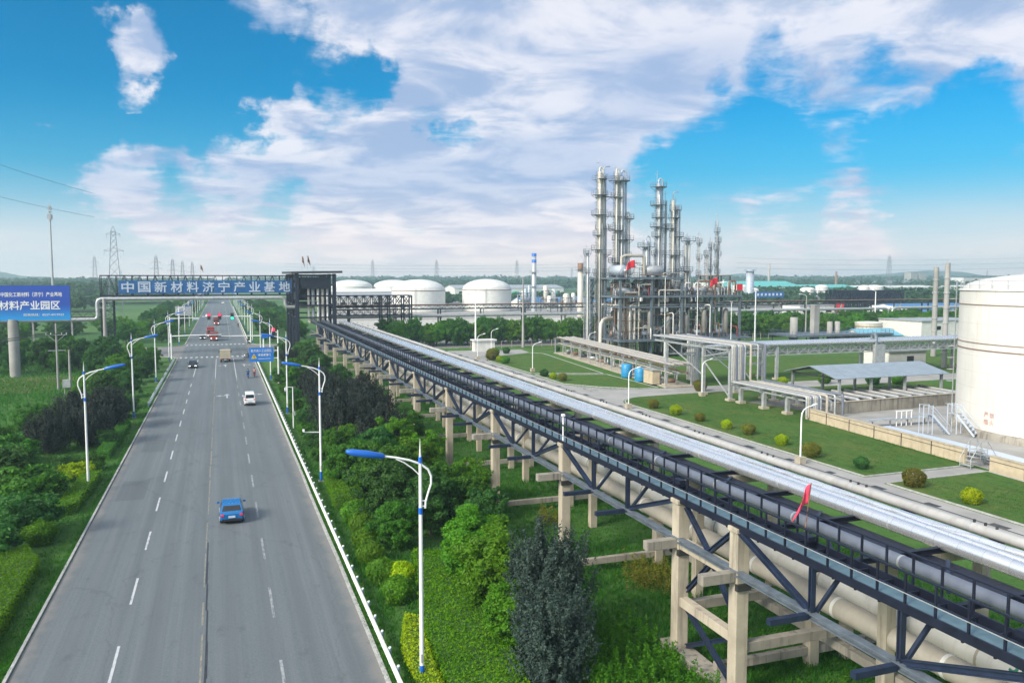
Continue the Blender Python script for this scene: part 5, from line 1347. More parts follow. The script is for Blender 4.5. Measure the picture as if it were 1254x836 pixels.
def vvessel():
    t = thing('upright_vessel', None, 'vessel')
    g = MB(); g.lathe([(0.0,0.7),(0.4,0.78),(0.62,1.1),(0.62,5.4),(0.4,5.75),(0.0,5.9)], n=18); g.build('shell','vesselgrey',t)
    for a in (0,2.1,4.2):
        g = MB(); g.beam((0.55*math.cos(a),0.55*math.sin(a),0),(0.55*math.cos(a),0.55*math.sin(a),1.5),0.14); g.build('leg','greysteel',t)
    g = MB(); g.tube([(0,0,5.8),(0,0,6.3),(0.4,0,6.6),(1.3,0,6.6),(1.5,0,6.3),(1.5,0,1.0)],0.13,8); g.build('pipework','pipewhite',t)
    return t
vv = vvessel(); k = 0
for z, lev, yy in ((4.4,'lower',178.4),(0.1,'ground',173.6),(4.4,'outer lower',171.0)):
    for i in range(6):
        t = vv if k == 0 else dup(vv, (0,0,0)); t.location = (89.4+i*5.35+rg.uniform(-.7,.7), yy+rg.uniform(-.7,.7), z)
        t.rotation_euler = (0,0,rg.uniform(0,6)); t['label'] = f'{nth(i)} upright tan vessel from the stair corner, {lev} level of the process frame'; t['group'] = 'upright vessels of the frame'
        t.scale = (1,1,rg.uniform(0.62,0.8) if z < 1 else rg.uniform(0.9,1.2)); k += 1
# process pipes threading the frame
pm = ('galv','pipewhite','pipecream','tower_gold','rust')
for k in range(46):
    x = FX0+0.6+rg.random()*(FX1-FX0-1); y = FY0+rg.random()*(FY1-FY0); z0 = rg.choice((0.2,4.5,4.5,11.9,14.7)); z1 = z0+rg.uniform(3,9)
    if x > xs[2] and z1 > 18: z1 = 18
    dx = rg.uniform(2,9)*rg.choice((-1,1)); x2 = min(FX1-0.3,max(FX0+0.3,x+dx)); r = rg.uniform(0.09,0.24)
    s = 1 if x2 > x else -1
    t = thing('process_pipe', f'{nth(k)} bent process pipe threading the steel frame, listed from ground upward', 'pipe', (0,0,0), 0, 'process pipes in the frame')
    t['label'] = 'thin bent process pipe threading between decks of the process frame'
    g = MB(); g.tube([(x,y,z0),(x,y,z1-0.4),(x+0.12*s,y,z1-0.1),(x+0.4*s,y,z1),(x2-0.4*s,y,z1),(x2-0.1*s,y,z1-0.1),(x2,y,z1-0.4),(x2,y,max(0.2,z1-rg.uniform(2,6)))],r,7); g.build('tube',rg.choice(pm),t)
cl = random.Random(404)
for k in range(70):
    x = FX0+0.5+cl.random()*(FX1-FX0-1); y = FY0+cl.random()**1.6*(FY1-FY0-1)+0.4; z0 = cl.choice((14.65,14.65,14.65,4.45,4.45,18.95)); h = cl.uniform(1.0,3.6)
    if z0 > 18 and x > xs[2]: z0 = 14.65
    t = thing('valve_station', 'small valve station with stub pipes standing on a deck of the process unit', 'valve', (x,y,z0), cl.uniform(0,3.1), 'valve stations on the decks')
    m1 = cl.choice(('pipewhite','galv','rust','pipecream','tower_gold','red' if cl.random() < 0.3 else 'galv'))
    g = MB(); w = cl.uniform(0.5,1.6); g.tube([(-w,0,0),(-w,0,h-0.2),(-w+0.2,0,h),(w-0.2,0,h),(w,0,h-0.2),(w,0,0)], cl.uniform(0.07,0.14), 6); g.build('pipework',m1,t)
    g = MB(); g.cyl((0,-0.2,h),(0,0.2,h),0.26,n=8); g.cyl((0,0,h),(0,0,h+0.5),0.06,n=6); g.ring((0,0,h+0.5),0.24,0.04,8); g.build('valve',cl.choice(('rust','red','darkmetal','white')),t)
for i in range(9):
    x = FX0+2+i*3.4
    t = thing('process_pipe', f'{nth(i)} long horizontal header pipe under the middle deck, counting inward from the front' , 'pipe', (0,0,0), 0, 'header pipes of the frame')
    y = FY0+0.9+i*1.55; g = MB(); g.tube([(FX0-0.4,y,12.35),(FX1+0.4,y,12.35)],0.14+0.05*(i%3),8); g.build('tube',pm[i%4],t)
for k in range(14):
    x = FX0+0.5+(k%7)*0.75+cl.uniform(-.15,.15); y = FY0+0.6+(k//7)*2.4+cl.uniform(-.4,.4); h = cl.uniform(9.5,17.5)
    t = thing('riser_pipe', f'{nth(k)} upright riser pipe crowded behind the stair corner of the process unit', 'pipe', (x,y,0.2), cl.uniform(-.3,.3), 'riser pipes of the process unit')
    g = MB(); r = cl.uniform(0.12,0.30); g.tube([(0,0,0),(0,0,h-0.5),(0.12,0,h-0.12),(0.5,0,h),(cl.uniform(1.5,4.5),0,h)],r,8); g.build('tube',('tower_gold','pipecream','rust','tower_gold','galv')[k%5],t)
    g = MB()
    for z in (2.5,6.0,8.5): g.cyl((0,0,z),(0,0,z+0.16),r*1.5,n=10)
    g.build('flange','rust',t)
flag('flag', 'bright red flag over the top deck beside the lying vessel', (90.5,169.4,18.9), 4.0, 2.4, 1.7, 'flagred', R_(175), 0, 1, 0.25)
flag('flag', 'bright red flag over the lower outer deck of the process frame', (112.9,169.4,14.7), 4.2, 2.3, 1.6, 'flagred', R_(180), 0, 2, 0.25)
t = thing('deck_cabin', 'dark open frame cabin on the outer deck under the pale stacks', 'cabin', (116.6,176,14.6))
g = MB()
for x in (-2.6,0,2.6):
    for y in (-2.6,2.6): g.beam((x,y,0),(x,y,4.6),0.2)
g.build('post','darkmetal',t)
g = MB(); g.box((-2.9,-2.9,4.6),(2.9,2.9,4.8)); g.build('roof','rust',t)
g = MB(); g.box((-2.5,-2.72,1.4),(-0.2,-2.66,3.4)); g.build('panel','rust',t)
t = thing('slogan_board', 'red slogan board on the outer deck near the flag', 'sign', (119.4,169.6,15.2))
g = MB(); g.cbox((0,0,1.3),(1.6,0.1,1.6)); g.build('panel','flagred',t); g = MB(); g.beam((-0.5,0.1,-0.6),(-0.5,0.1,0.6),0.1); g.beam((0.5,0.1,-0.6),(0.5,0.1,0.6),0.1); g.build('post','galv',t)
# slim light masts before the frame
for k, (x, y, h) in enumerate([(96.9,166.5,19),(105.6,166.5,18),(115.0,166.5,13)]):
    t = thing('light_mast', f'{nth(k)} slim white light mast before the process frame, counted from the stair corner', 'lamp', (x,y,0), 0, 'light masts of the frame')
    g = MB(); g.cyl((0,0,0),(0,0,h),0.13,0.07,8); g.build('pole','white',t)
    g = MB(); g.cbox((0,0,h+0.1),(0.6,0.3,0.25)); g.build('lamp_head','galv',t)

# ------------------------------------------------------------------ far pipe racks along the hedge (run along x)
t = thing('pipe_rack', 'very long pipe rack with dark upper truss crossing behind the hedge', 'pipe rack', (0,246,0))
for y in (0,3):
    g = MB()
    for z in (9.2,10.4): g.beam((29,y,z),(330,y,z),0.28)
    for k in range(100):
        x = 29+k*3.0; g.beam((x,y,9.2),(x+1.5,y,10.4),0.11); g.beam((x+1.5,y,10.4),(x+3,y,9.2),0.11)
    g.build('truss','darkmetal',t)
g = MB(); g.box((29,-0.5,10.5),(330,3.5,10.62)); g.build('tray','rust',t)
for k in range(21):
    x = 36+k*14
    g = MB(); g.beam((x,0,0),(x,0,9.2),0.4); g.beam((x,3,0),(x,3,9.2),0.4); g.beam((x,-1.2,6.6),(x,3.4,6.6),0.3); g.build('support','concrete_pave' if k%2 else 'darkmetal',t)
for i, (a, b) in enumerate([(23,116),(120.5,238),(243,345)]):
    t = thing('overhead_pipe', ('thick pale pipe along the far rack, stretch from the tower to the first loop','thick pale pipe along the far rack, middle stretch behind the frame','thick pale pipe along the far rack, stretch towards the tank side')[i], 'pipe', (0,245.2,0), 0, 'cross country pipes')
    z = (7.2,7.3,7.5)[i]
    P = ([(a,0,11.4),(a+3,0,11.3),(a+4,0,10.6),(a+4.2,0,8.2),(a+4.6,0,7.5)] if i == 0 else [(a-1.6,0,2),(a-1.6,0,z-1.5),(a-1.2,0,z-0.4)])+[(a+6 if i==0 else a,0,z),(b,0,z)]+[(b+1.1,0,z-0.4),(b+1.5,0,z-1.5),(b+1.5,0,2)]
    g = MB(); g.tube(P, 0.5, 12); g.build('tube','galv',t)
# dark lattice bridge beside the tower
def truss_bridge(label, x0, x1, y, z0, z1, dep, legsx, n, wt=0.2, clad=False):
    t = thing('truss_bridge', label, 'bridge', (0,0,0))
    for yy in (y, y+dep):
        g = MB(); zm = z0+(z1-z0)*0.42; lattice(g, x0, x1, yy, zm, z1, n, wt); lattice(g, x0, x1, yy, z0, zm, n, wt*0.7); g.build('truss','navy',t)
    g = MB()
    for k in range(n+1):
        x = x0+(x1-x0)*k/n
        for z in (z0,z1): g.beam((x,y,z),(x,y+dep,z),0.16)
    g.build('cross_tie','navy',t)
    for x in legsx:
        g = MB()
        for xx in (x-1.2,x+1.2):
            for yy in (y,y+dep): g.beam((xx,yy,0),(xx,yy,z1),0.36)
        g.beam((x-1.2,y,0.5),(x+1.2,y,z0),0.16); g.beam((x+1.2,y,0.5),(x-1.2,y,z0),0.16); g.build('leg','navy',t)
    g = MB(); g.box((x0,y+0.2,z0+0.05),(x1,y+dep-0.2,z0+0.15)); g.build('floor_plate','darkmetal',t)
    if clad:
        g = MB(); g.box((x0+2,y+dep*0.5-0.1,z0+(z1-z0)*0.45),(x1-5,y+dep*0.5+0.1,z1-0.4)); g.build('cladding','navy',t)
    return t
truss_bridge('dark lattice bridge running from the transfer tower in front of the white tanks', 28, 53.5, 240, 7.8, 13.6, 3.4, (45.8,52.4), 11)
truss_bridge('dark lattice bridge on the far tank farm side, with dense boxed panels', 287, 332, 330, 3.5, 12.4, 5, (293,327), 16, 0.45, True)

# ------------------------------------------------------------------ distant tank farm and buildings
TG = 'white storage tanks beyond the pipe rack'
def far_tank(label, px_c, x, y, r, h, dome, m='pipewhite', stair=True):
    t = storage_tank('storage_tank', label, (x,y), r, h, dome, m, bands=((h-0.5,0.3),) if stair else (), rail=stair, ladder=R_(250) if stair else None, nseg=40, group=TG, plinth=0.4)
    return t
far_tank('white domed storage tank behind the lattice bridge, closest to the transfer tower pole', 0, 104.5,450,15,12.2,5.8)
far_tank('white domed storage tank beside the green domes, right of the light pole', 0, 144.7,450,14.2,12.4,5.8)
far_tank('distant white storage tank next to the transfer tower', 0, 103,690,17.5,12.0,5.4,stair=False)
far_tank('distant white storage tank between the tower and the nearer pair', 0, 139,690,17.5,12.0,5.4,stair=False)
for k in range(4):
    t = thing('green_dome', f'{nth(k)} teal green domed tank in the row beside the white tank', 'storage tank', (202+k*10.2,560,0), 0, 'teal domes')
    g = MB(); g.lathe([(4.8,0),(4.8,4.6)], n=28); g.build('shell','tealdome',t)
    g = MB(); g.lathe([(4.9,4.6)]+[(4.9*math.cos(R_(9*j)),4.6+5.0*math.sin(R_(9*j))) for j in range(1,11)], n=28); g.build('roof','tealdome',t)
def stack(name, label, x, y, r, h, m, extra=None, cat='chimney', plats=()):
    t = thing(name, label, cat, (x,y,0))
    g = MB(); g.lathe([(r*1.15,0),(r,h*0.25),(r*0.92,h),(0,h+0.01)], n=18); g.build('shell',m,t)
    for z in plats:
        g = MB(); g.disc((0,0,z), r, r+1.3, 0.15, 18); g.ring((0,0,z+1.1), r+1.25, 0.07, 20); g.build('platform','greysteel',t)
    if extra: 
        for z0, z1, mm in extra:
            g = MB(); g.lathe([(r*0.97,z0),(r*0.97,z1),(0,z1+0.01)], n=18); g.build('painted_band',mm,t)
    return t
stack('chimney','slender chimney with blue painted head among the distant works',166.2,430,1.4,31.5,'galv',[(27.5,29.2,'bluepaint'),(31.0,32.7,'bluepaint')],plats=(14,22))
stack('chimney','pale stack with rusty head and hoop, left of the process frame',149.5,330,1.35,25.0,'tower_gold',[(22.4,25.4,'rust')],plats=(22.4,))
t_ = thing('hoop_rail','thin steel hoop arching over the rusty headed stack','hoop',(149.5,330,25.4)); g = MB(); g.tube([(-1.4,0,0),(-1.2,0,2.2),(0,0,3.4),(1.2,0,2.2),(1.4,0,0)],0.12,6); g.build('arch','galv',t_)
stack('silo','tall pale silo with a thin pipe at its side beyond the outer deck',336,466,2.8,24.5,'tower_grey',plats=(23.5,),cat='silo')
stack('chimney','thin lone chimney on the horizon, right of the pale silo',520,690,1.3,33,'concrete_pave')
stack('chimney','faint thin chimney far off between silo and pylon',700,800,1.3,27,'rust')
def hall(name, label, x0, x1, y0, y1, h, wallm, roofm, rh=2.0, axis='x', wins=0, winh=1.4, cat='building', winm='glass', door=False, mono=False):
    t = thing(name, label, cat, ((x0+x1)/2, y0, 0))
    w = (x1-x0)/2; d = y1-y0
    g = MB(); g.box((-w,0,0),(w,d,h)); 
    if not mono:
        if axis == 'x': g.add([(-w,0,h),(-w,d,h),(-w,d/2,h+rh-0.05)],[(0,1,2)]); g.add([(w,0,h),(w,d,h),(w,d/2,h+rh-0.05)],[(0,1,2)])
        else: g.add([(-w,0,h),(w,0,h),(0,0,h+rh-0.05)],[(0,1,2)]); g.add([(-w,d,h),(w,d,h),(0,d,h+rh-0.05)],[(0,1,2)])
    g.build('wall',wallm,t)
    g = MB(); o = 0.4
    if mono: g.box((-w-o,-o,h+0.01),(w+o,d+o,h+0.35))
    elif axis == 'x':
        for a, b in ((-o,d/2),(d+o,d/2)):
            za = h-o*rh/(d/2)
            g.add([(-w-o,a,za),(w+o,a,za),(w+o,b,h+rh),(-w-o,b,h+rh),(-w-o,a,za+.2),(w+o,a,za+.2),(w+o,b,h+rh+.2),(-w-o,b,h+rh+.2)],[(3,2,1,0),(4,5,6,7),(0,1,5,4),(1,2,6,5),(2,3,7,6),(3,0,4,7)])
    else:
        for a in (-w-o,w+o):
            za = h-o*rh/w
            g.add([(a,-o,za),(a,d+o,za),(0,d+o,h+rh),(0,-o,h+rh),(a,-o,za+.2),(a,d+o,za+.2),(0,d+o,h+rh+.2),(0,-o,h+rh+.2)],[(3,2,1,0),(4,5,6,7),(0,1,5,4),(1,2,6,5),(2,3,7,6),(3,0,4,7)])
    g.build('roof',roofm,t)
    for k in range(wins):
        x = -w+2*w*(k+0.5)/wins; ww = min(2*w/wins*0.55, 3)
        g = MB(); g.box((x-ww/2,-0.06,h*0.45),(x+ww/2,-0.01,h*0.45+winh)); g.build('window',winm,t)
    if door:
        g = MB(); g.box((-0.9+w*0.15,-0.08,0.1),(0.9+w*0.15,-0.01,min(3.2,h*0.7))); g.build('door','darkmetal',t)
    return t
hall('works_hall','long teal roofed works hall behind the outer deck, with a row of windows',430,520,640,690,11,'wallwhite','tealroof',5,wins=12,winh=2.5)
hall('works_hall','second teal roofed works hall nearer the silo, lower and longer',540,640,700,740,9,'tealroof','tealroof',3,wins=14,winh=2)
hall('warehouse','very long pale warehouse wall on the far right skyline',610,900,780,820,8,'wallwhite','wallwhite',2,wins=0)
hall('warehouse','second long pale warehouse strip below the hills, behind the tank poles',820,1230,900,950,12,'wallwhite','greyroof',3,wins=10,winh=2)
hall('office_block','white office block on the horizon beside the big tank roof',1016,1080,900,930,20,'wallwhite','galv',1,wins=9,winh=4,mono=True)
hall('apartment_block','pale apartment block on the skyline left of the far warehouses, taller',1122,1136,1100,1115,29,'concrete_pave','concrete_pave',1,wins=4,winh=3,mono=True)
hall('apartment_block','pale apartment block on the skyline beside the taller one',1142,1156,1100,1115,28,'concrete_pave','concrete_pave',1,wins=4,winh=3,mono=True)
hall('works_hall','low white works hall behind the lattice bridge and first tank',62,100,470,490,8,'wallwhite','galv',2,wins=6)
hall('works_hall','low white hall beside the two distant tanks next to the tower',70,160,590,610,9,'wallwhite','wallwhite',2,wins=8)
wall_run('boundary_wall','long white boundary wall behind the tree belt and far rack',[(44,300),(262,300)],3.4,0.4,'wallwhite',8.0)
hall('gable_house','white gabled shed near the blue roof beyond the rack',290.5,299,290,312,3.0,'wallwhite','wallwhite',2.6,axis='y',wins=2,winh=1)
hall('blue_roof_shed','long blue roofed shed beside the white gabled shed',299.8,345,295,325,3.0,'wallwhite','blueroof',3.6,wins=5)
hall('warehouse','plain white warehouse behind the two tall grey poles',209,235,200,218,5.0,'wallwhite','galv',0.5,mono=True,wins=2,winh=1.2)
hall('blue_roof_shed','low shed with pale blue roof behind the lattice rack',172.8,186,185,195,2.2,'wallwhite','skyroof',1.6,wins=3,winh=0.8)
hall('control_room','small white control room with dark door behind the canopy',130.5,140.5,133.0,140,3.4,'wallwhite','galv',0.3,mono=True,wins=0,door=True)
hall('green_booth','small green booth on a platform beyond the blue roofed shed',213,217.5,216,219,2.6,'greenbox','greenbox',1.0,wins=1)
hall('white_hut','small white hut at the pipe rack end of the hedge',60.6,66.0,198.5,201,2.7,'wallwhite','wallwhite',0.2,mono=True,wins=0,winh=0.8)
hall('works_hall','long low white factory on the skyline left of the first chimney',215,330,770,810,9,'wallwhite','galv',3,wins=10,winh=2)
hall('blue_roof_shed','wide blue roofed shed beside the teal domes',186,262,500,525,3,'wallwhite','blueroof',3,wins=6)
hall('pump_house','pale pump house behind the far hedge near the dark lattice bridge',243,262,300,312,6.5,'wallwhite','galv',0.4,mono=True,wins=3)
t = thing('red_slogan_board','square red board fixed by the pale pump house','sign',(262.5,297,0)); g = MB(); g.cbox((0,0,5.6),(4.4,0.2,4.2)); g.build('panel','flagred',t); g = MB(); g.beam((-1,0.2,0),(-1,0.2,4),0.2); g.beam((1,0.2,0),(1,0.2,4),0.2); g.build('post','galv',t)
storage_tank('storage_tank','squat rusty brown tank beyond the low blue roof',(201,214),4.3,4.1,0.3,'tower_gold',bands=((3,0.15),),rail=False,nseg=28,plinth=0.2)
for k, (x, y, r, h, m) in enumerate([(152,190,1.1,7.7,'concrete_pave'),(157,190,0.0,0,''),(164.5,190,0.8,6.3,'concrete_pave'),(167.2,190,0.8,6.3,'concrete_pave')]):
    if r: stack('silo', ('ribbed grey silo at the hedge end, fattest of three','','slim pale silo by the tall grey box, nearer one','slim pale silo by the tall grey box, outer one')[k], x,y,r,h,m,cat='silo')
t = thing('duct_tower','tall narrow grey duct tower between the silos','tower',(160,191,0)); g = MB(); g.box((-0.9,-0.9,0),(0.9,0.9,11.0)); g.build('shell','concrete_pave',t); g = MB(); g.box((-1.0,-1.0,11.0),(1.0,1.0,11.2)); g.build('cap','galv',t)
t = thing('equipment_deck','low railed equipment deck around the silos','platform',(0,0,0)); deck(t,148,182,184,196,3.0)
g = MB()
for x in range(149,183,6): 
    for y in (184.5,195.5): g.beam((x,y,0),(x,y,2.7),0.25)
g.build('leg','greysteel',t)
rb = random.Random(5)
for k in range(9):
    x = 345+k*15+rb.uniform(-4,4); y = 480+rb.uniform(-15,20); r = rb.uniform(3.5,6.5)
    far_tank(f'{nth(k)} small white tank of the crowded tank farm beyond the outer deck', 0, x,y,r,rb.uniform(8,13),1.5,stair=False)
t = thing('works_sign','dark blue works sign with white dots on a frame beyond the outer deck','sign',(296,392,0))
g = MB(); g.cbox((0,0,9.5),(20,0.4,3.4)); pn = g.build('panel','sign_dark',t)
for k in range(7):
    g = MB(); g.cbox((-7.8+k*2.6,-0.26,9.5),(1.3,0.08,1.4)); g.build('dot','plate',pn)
g = MB()
for x in (-9,9): g.beam((x,0,0),(x,0,7.8),0.5)
g.build('post','darkmetal',t)
# tall grey poles by the big tank
for k, (x, y, h, r) in enumerate([(160.7,150,21.3,0.62),(142.3,130,21.8,0.55)]):
    t = thing('vent_stack', ('thick grey vent pole behind the canopy, left one of two','slimmer jointed grey pole beside the big tank, right one of two')[k], 'pole', (x,y,0))
    g = MB(); g.cyl((0,0,0),(0,0,h),r,r*0.9,14); g.build('shaft','concrete_pave',t)
    g = MB()
    for q in range(1,7): g.disc((0,0,h*q/7),r*0.9,r+0.14,0.2,14)
    g.cyl((0,0,h),(0,0,h+0.9),0.06,n=6); g.build('collar','galv',t)
t = thing('handwheel_valve','orange valve unit at the foot of the jointed grey pole','valve',(112.8,93,0.1)); g = MB(); g.drum((-1.2,0,0.9),(1.2,0,0.9),0.6,12); g.build('body','orange',t); g = MB(); g.cyl((0,0,1.4),(0,0,2.2),0.1,n=8); g.ring((0,0,2.2),0.6,0.07,14); g.build('handwheel','orange',t)
# other lamp poles in the plant
for k, (x, y, h) in enumerate([(175,213,13),(215,226,14),(150,205,15),(118,236,17),(76.5,206,19),(62.2,203,14)]):
    t = thing('lamp_pole', f'{("tall grey lamp pole amid the silos","tall lamp pole by the far pump house","slim lamp pole behind the outer deck","slim lamp pole behind the hedge and frame","thick lamp pole before the white tank","slim pale pole beside the white hut")[k]}', 'lamp', (x,y,0), 0, 'slim poles of the plant')
    g = MB(); g.cyl((0,0,0),(0,0,h),0.28 if k!=4 else 0.42,0.14,8); g.build('pole','concrete_pave' if k in (0,4) else 'white',t)
    g = MB(); g.tube([(0,0,h),(-0.7,0,h+0.5),(-2,0,h+0.7)],0.09,6); g.cbox((-2.3,0,h+0.72),(0.9,0.3,0.2)); g.build('lamp_arm','white',t)

# distant factory clutter: slim columns and small tanks in the haze behind the white tanks
rc = random.Random(77)
for k in range(26):
    if k < 10: x, y = 168+rc.uniform(0,30), 430+rc.uniform(-10,60); h = rc.uniform(7,15)
    elif k < 18: x, y = 240+rc.uniform(0,75), 470+rc.uniform(-20,60); h = rc.uniform(7,17)
    else: x, y = 330+rc.uniform(0,110), 420+rc.uniform(-15,50); h = rc.uniform(6,13)
    t = thing('plant_module', f'{nth(k)} small far plant module with steel frame and vessel, scanning from the white tanks outward', 'plant', (x,y,0), rc.uniform(0,1), 'far plant modules')
    g = MB(); w = rc.uniform(2.5,4.5)
    for a in (-w,w):
        for b in (-w,w): g.beam((a,b,0),(a,b,h*0.8),0.3)
    for z in (h*0.4,h*0.8): 
        g.beam((-w,-w,z),(w,-w,z),0.3); g.beam((-w,w,z),(w,w,z),0.3); g.beam((-w,-w,z),(-w,w,z),0.3); g.beam((w,-w,z),(w,w,z),0.3)
    g.build('frame',rc.choice(('greysteel','galv','darkmetal')),t)
    g = MB(); g.drum((0,0,h*0.1+0.5),(0,0,h),rc.uniform(0.8,1.7),12); g.build('vessel',rc.choice(('pipewhite','tower_grey','tower_gold')),t)
    g = MB(); g.drum((-w*0.8,0,h*0.4+1.1),(w*0.8,0,h*0.4+1.1),0.8,10); g.build('exchanger',rc.choice(('rust','galv','tower_grey')),t)

# ------------------------------------------------------------------ pylons, comms mast, hills, far woods
f_ = 1000.0
def ray_xy(px, depth):
    a = math.atan((px-627)/f_)+R_(19.593); return depth*math.sin(a)/math.cos((a-R_(19.593))), depth*math.cos(a)/math.cos((a-R_(19.593)))
def pylon(label, x, y, h, rz=0.0, w=0.11, arms=(0.72,0.86), t_=None, base=0.16):
    t = thing('pylon', label, 'pylon', (x,y,0), rz)
    b = h*base/2; tt = h*0.022; g = MB(); th = max(0.07, h*0.0034)
    def half(z): return b+(tt-b)*min(1, z/(h*0.93))
    zs = [0]; 
    while zs[-1] < h*0.95: zs.append(min(h*0.95, zs[-1]+max(2.0, 2.1*half(zs[-1]))))
    for a in (-1,1):
        for c in (-1,1):
            g.beam((a*half(0),c*half(0),0),(a*half(h*0.95),c*half(h*0.95),h*0.95),th*1.4)
            g.beam((a*half(h*.95),c*half(h*.95),h*.95),(0,0,h),th)
    for z0, z1 in zip(zs[:-1], zs[1:]):
        p, q = half(z0), half(z1)
        for s in (-1,1):
            g.beam((-p,s*p,z0),(q,s*q,z1),th*0.7); g.beam((p,s*p,z0),(-q,s*q,z1),th*0.7)
            g.beam((s*p,-p,z0),(s*q,q,z1),th*0.7); g.beam((s*p,p,z0),(s*q,-q,z1),th*0.7)
    g.build('tower_lattice','darkmetal' if False else 'pylon_grey',t)
    for z, wd in arms:
        g = MB(); z *= h; wd *= h
        for s in (-1,1):
            g.beam((0,0,z),(s*wd,0,z+h*0.012),th); g.beam((0,0,z+h*0.04),(s*wd,0,z+h*0.012),th*0.8); g.beam((s*wd*0.96,0,z+h*0.01),(s*wd*0.96,0,z-h*0.035),th*0.7)
        g.build('crossarm','pylon_grey',t)
    return t
A3 = ((0.70,0.115),(0.83,0.095))
pylon('big lattice pylon with two crossarms rising behind the gate leg',*ray_xy(142,400),44,R_(5),arms=((0.72,0.10),(0.90,0.07)))
PL = [(193,312,640),(213,316,700),(225,319,800),(237,320,760),(118,313,900),(457,318,1300),(535,318,1300),(633,318,1300),(1087,312,1000),(385,325,1500),(150,330,1600),(1207,330,1700),(700,327,1800)]
import itertools
names = ['pylon beyond the gate sign, closest of the little row','pylon beyond the gate sign, second of the little row','pylon beyond the gate sign, third of the little row','pylon beyond the gate sign, last of the little row','faint pylon left of the big pylon','faint pylon above the distant white tanks','faint pylon right of the tank with the lamp pole','faint pylon near the blue headed chimney','lattice pylon on the horizon above the dark lattice bridge','tiny pylon right behind the transfer tower roof','tiny pylon at the billboard side horizon','tiny pylon above the big tank roof','tiny pylon just left of the rusty headed stack']
for (px_, ty, dd), nm in zip(PL, names):
    x, y = ray_xy(px_, dd); h = CAM_H+(341-ty)*dd/1000.0
    pylon(nm, x, y, h, R_(15), arms=A3, base=0.14)
for k in range(3):
    wire(f'{nth(k)} far power line strung between the faint pylons over the tanks', (*ray_xy(350,1320), 42-k*5), (*ray_xy(720,1320), 42-k*5), 3, 0.12)
    wire(f'{nth(k)} far power line strung over the halls towards the big tank', (*ray_xy(900,1010), 44-k*6), (*ray_xy(1260,1010), 44-k*6), 3, 0.10)
t = thing('comms_mast','slim white communications mast with antenna drums behind the billboard','mast',(*ray_xy(66,330),0))
hm = CAM_H+(341-250)*0.33
g = MB(); g.cyl((0,0,0),(0,0,hm*0.93),0.55,0.28,12); g.build('shaft','galv',t)
g = MB()
for z in (0.86,0.93): g.disc((0,0,hm*z),0.2,0.9,0.12,16)
for k in range(6): g.cbox((0.8*math.cos(k*1.05),0.8*math.sin(k*1.05),hm*0.89),(0.3,0.3,2.0)); g.cbox((0.6*math.cos(k*1.05),0.6*math.sin(k*1.05),hm*0.96),(0.25,0.25,1.6))
g.cyl((0,0,hm*0.93),(0,0,hm*1.03),0.07,n=6); g.build('antenna','galv',t)
# hill on the horizon
def hill(x, y, w, h, seed):
    g = MB(); n = 40; rr = random.Random(seed); vs = []
    ph = [rr.uniform(0,6) for _ in range(5)]
    rows = 7
    for j in range(rows):
        v = j/(rows-1)
        for i in range(n+1):
            u = i/n*2-1
            prof = max(0, (1-u*u))**1.3*(1+0.22*math.sin(u*6+ph[0])+0.1*math.sin(u*17+ph[1]))
            vs.append((x+u*w, y-w*0.35*math.cos(v*math.pi), max(-1.0, h*prof*math.sin(v*math.pi))))
    g.add(vs, [(j*(n+1)+i,j*(n+1)+i+1,(j+1)*(n+1)+i+1,(j+1)*(n+1)+i) for j in range(rows-1) for i in range(n)], True)
    structure(g,'hill','far_hill')
hill(*ray_xy(-40,6500), 900, 72, 3); hill(*ray_xy(1130,4200), 900, 46, 4); hill(*ray_xy(930,5200), 700, 44, 5)

# ------------------------------------------------------------------ vehicles
def loft(secs, closed=True):
    """secs: list of equal-length rings"""
    g = MB(); n = len(secs[0]); vs = [p for s in secs for p in s]
    fs = [(i*n+k, i*n+(k+1)%n, (i+1)*n+(k+1)%n, (i+1)*n+k) for i in range(len(secs)-1) for k in range(n)]
    fs += [tuple(range(n)), tuple(range(len(vs)-n, len(vs)))]
    g.add(vs, fs, False); return g
def ring_y(y, hw, zb, zt, top=None, r=0.16):
    top = hw*0.94 if top is None else top
    return [(-hw*0.94,y,zb),(hw*0.94,y,zb),(hw,y,zb+r),(hw,y,zb+(zt-zb)*0.62),(top,y,zt),(-top,y,zt),(-hw,y,zb+(zt-zb)*0.62),(-hw,y,zb+r)]
def wheel(t, x, y, r, w, m='black'):
    s = 1 if x > 0 else -1
    g = MB(); g.tube([(x-s*w,y,r),(x-s*w*0.9,y,r),(x-s*0.04,y,r),(x,y,r)],[r*0.8,r,r,r*0.86],18); wh = g.build('tyre','black',None)
    wh.name = 'wheel'; wh.parent = t
    g = MB(); g.cyl((x,y,r),(x+s*0.015,y,r),r*0.6,n=14)
    for k in range(5): a = 2*math.pi*k/5; g.beam((x+s*0.02,y,r),(x+s*0.02,y+r*0.55*math.cos(a),r+r*0.55*math.sin(a)),0.07,0.03)
    g.build('rim','galv',wh)
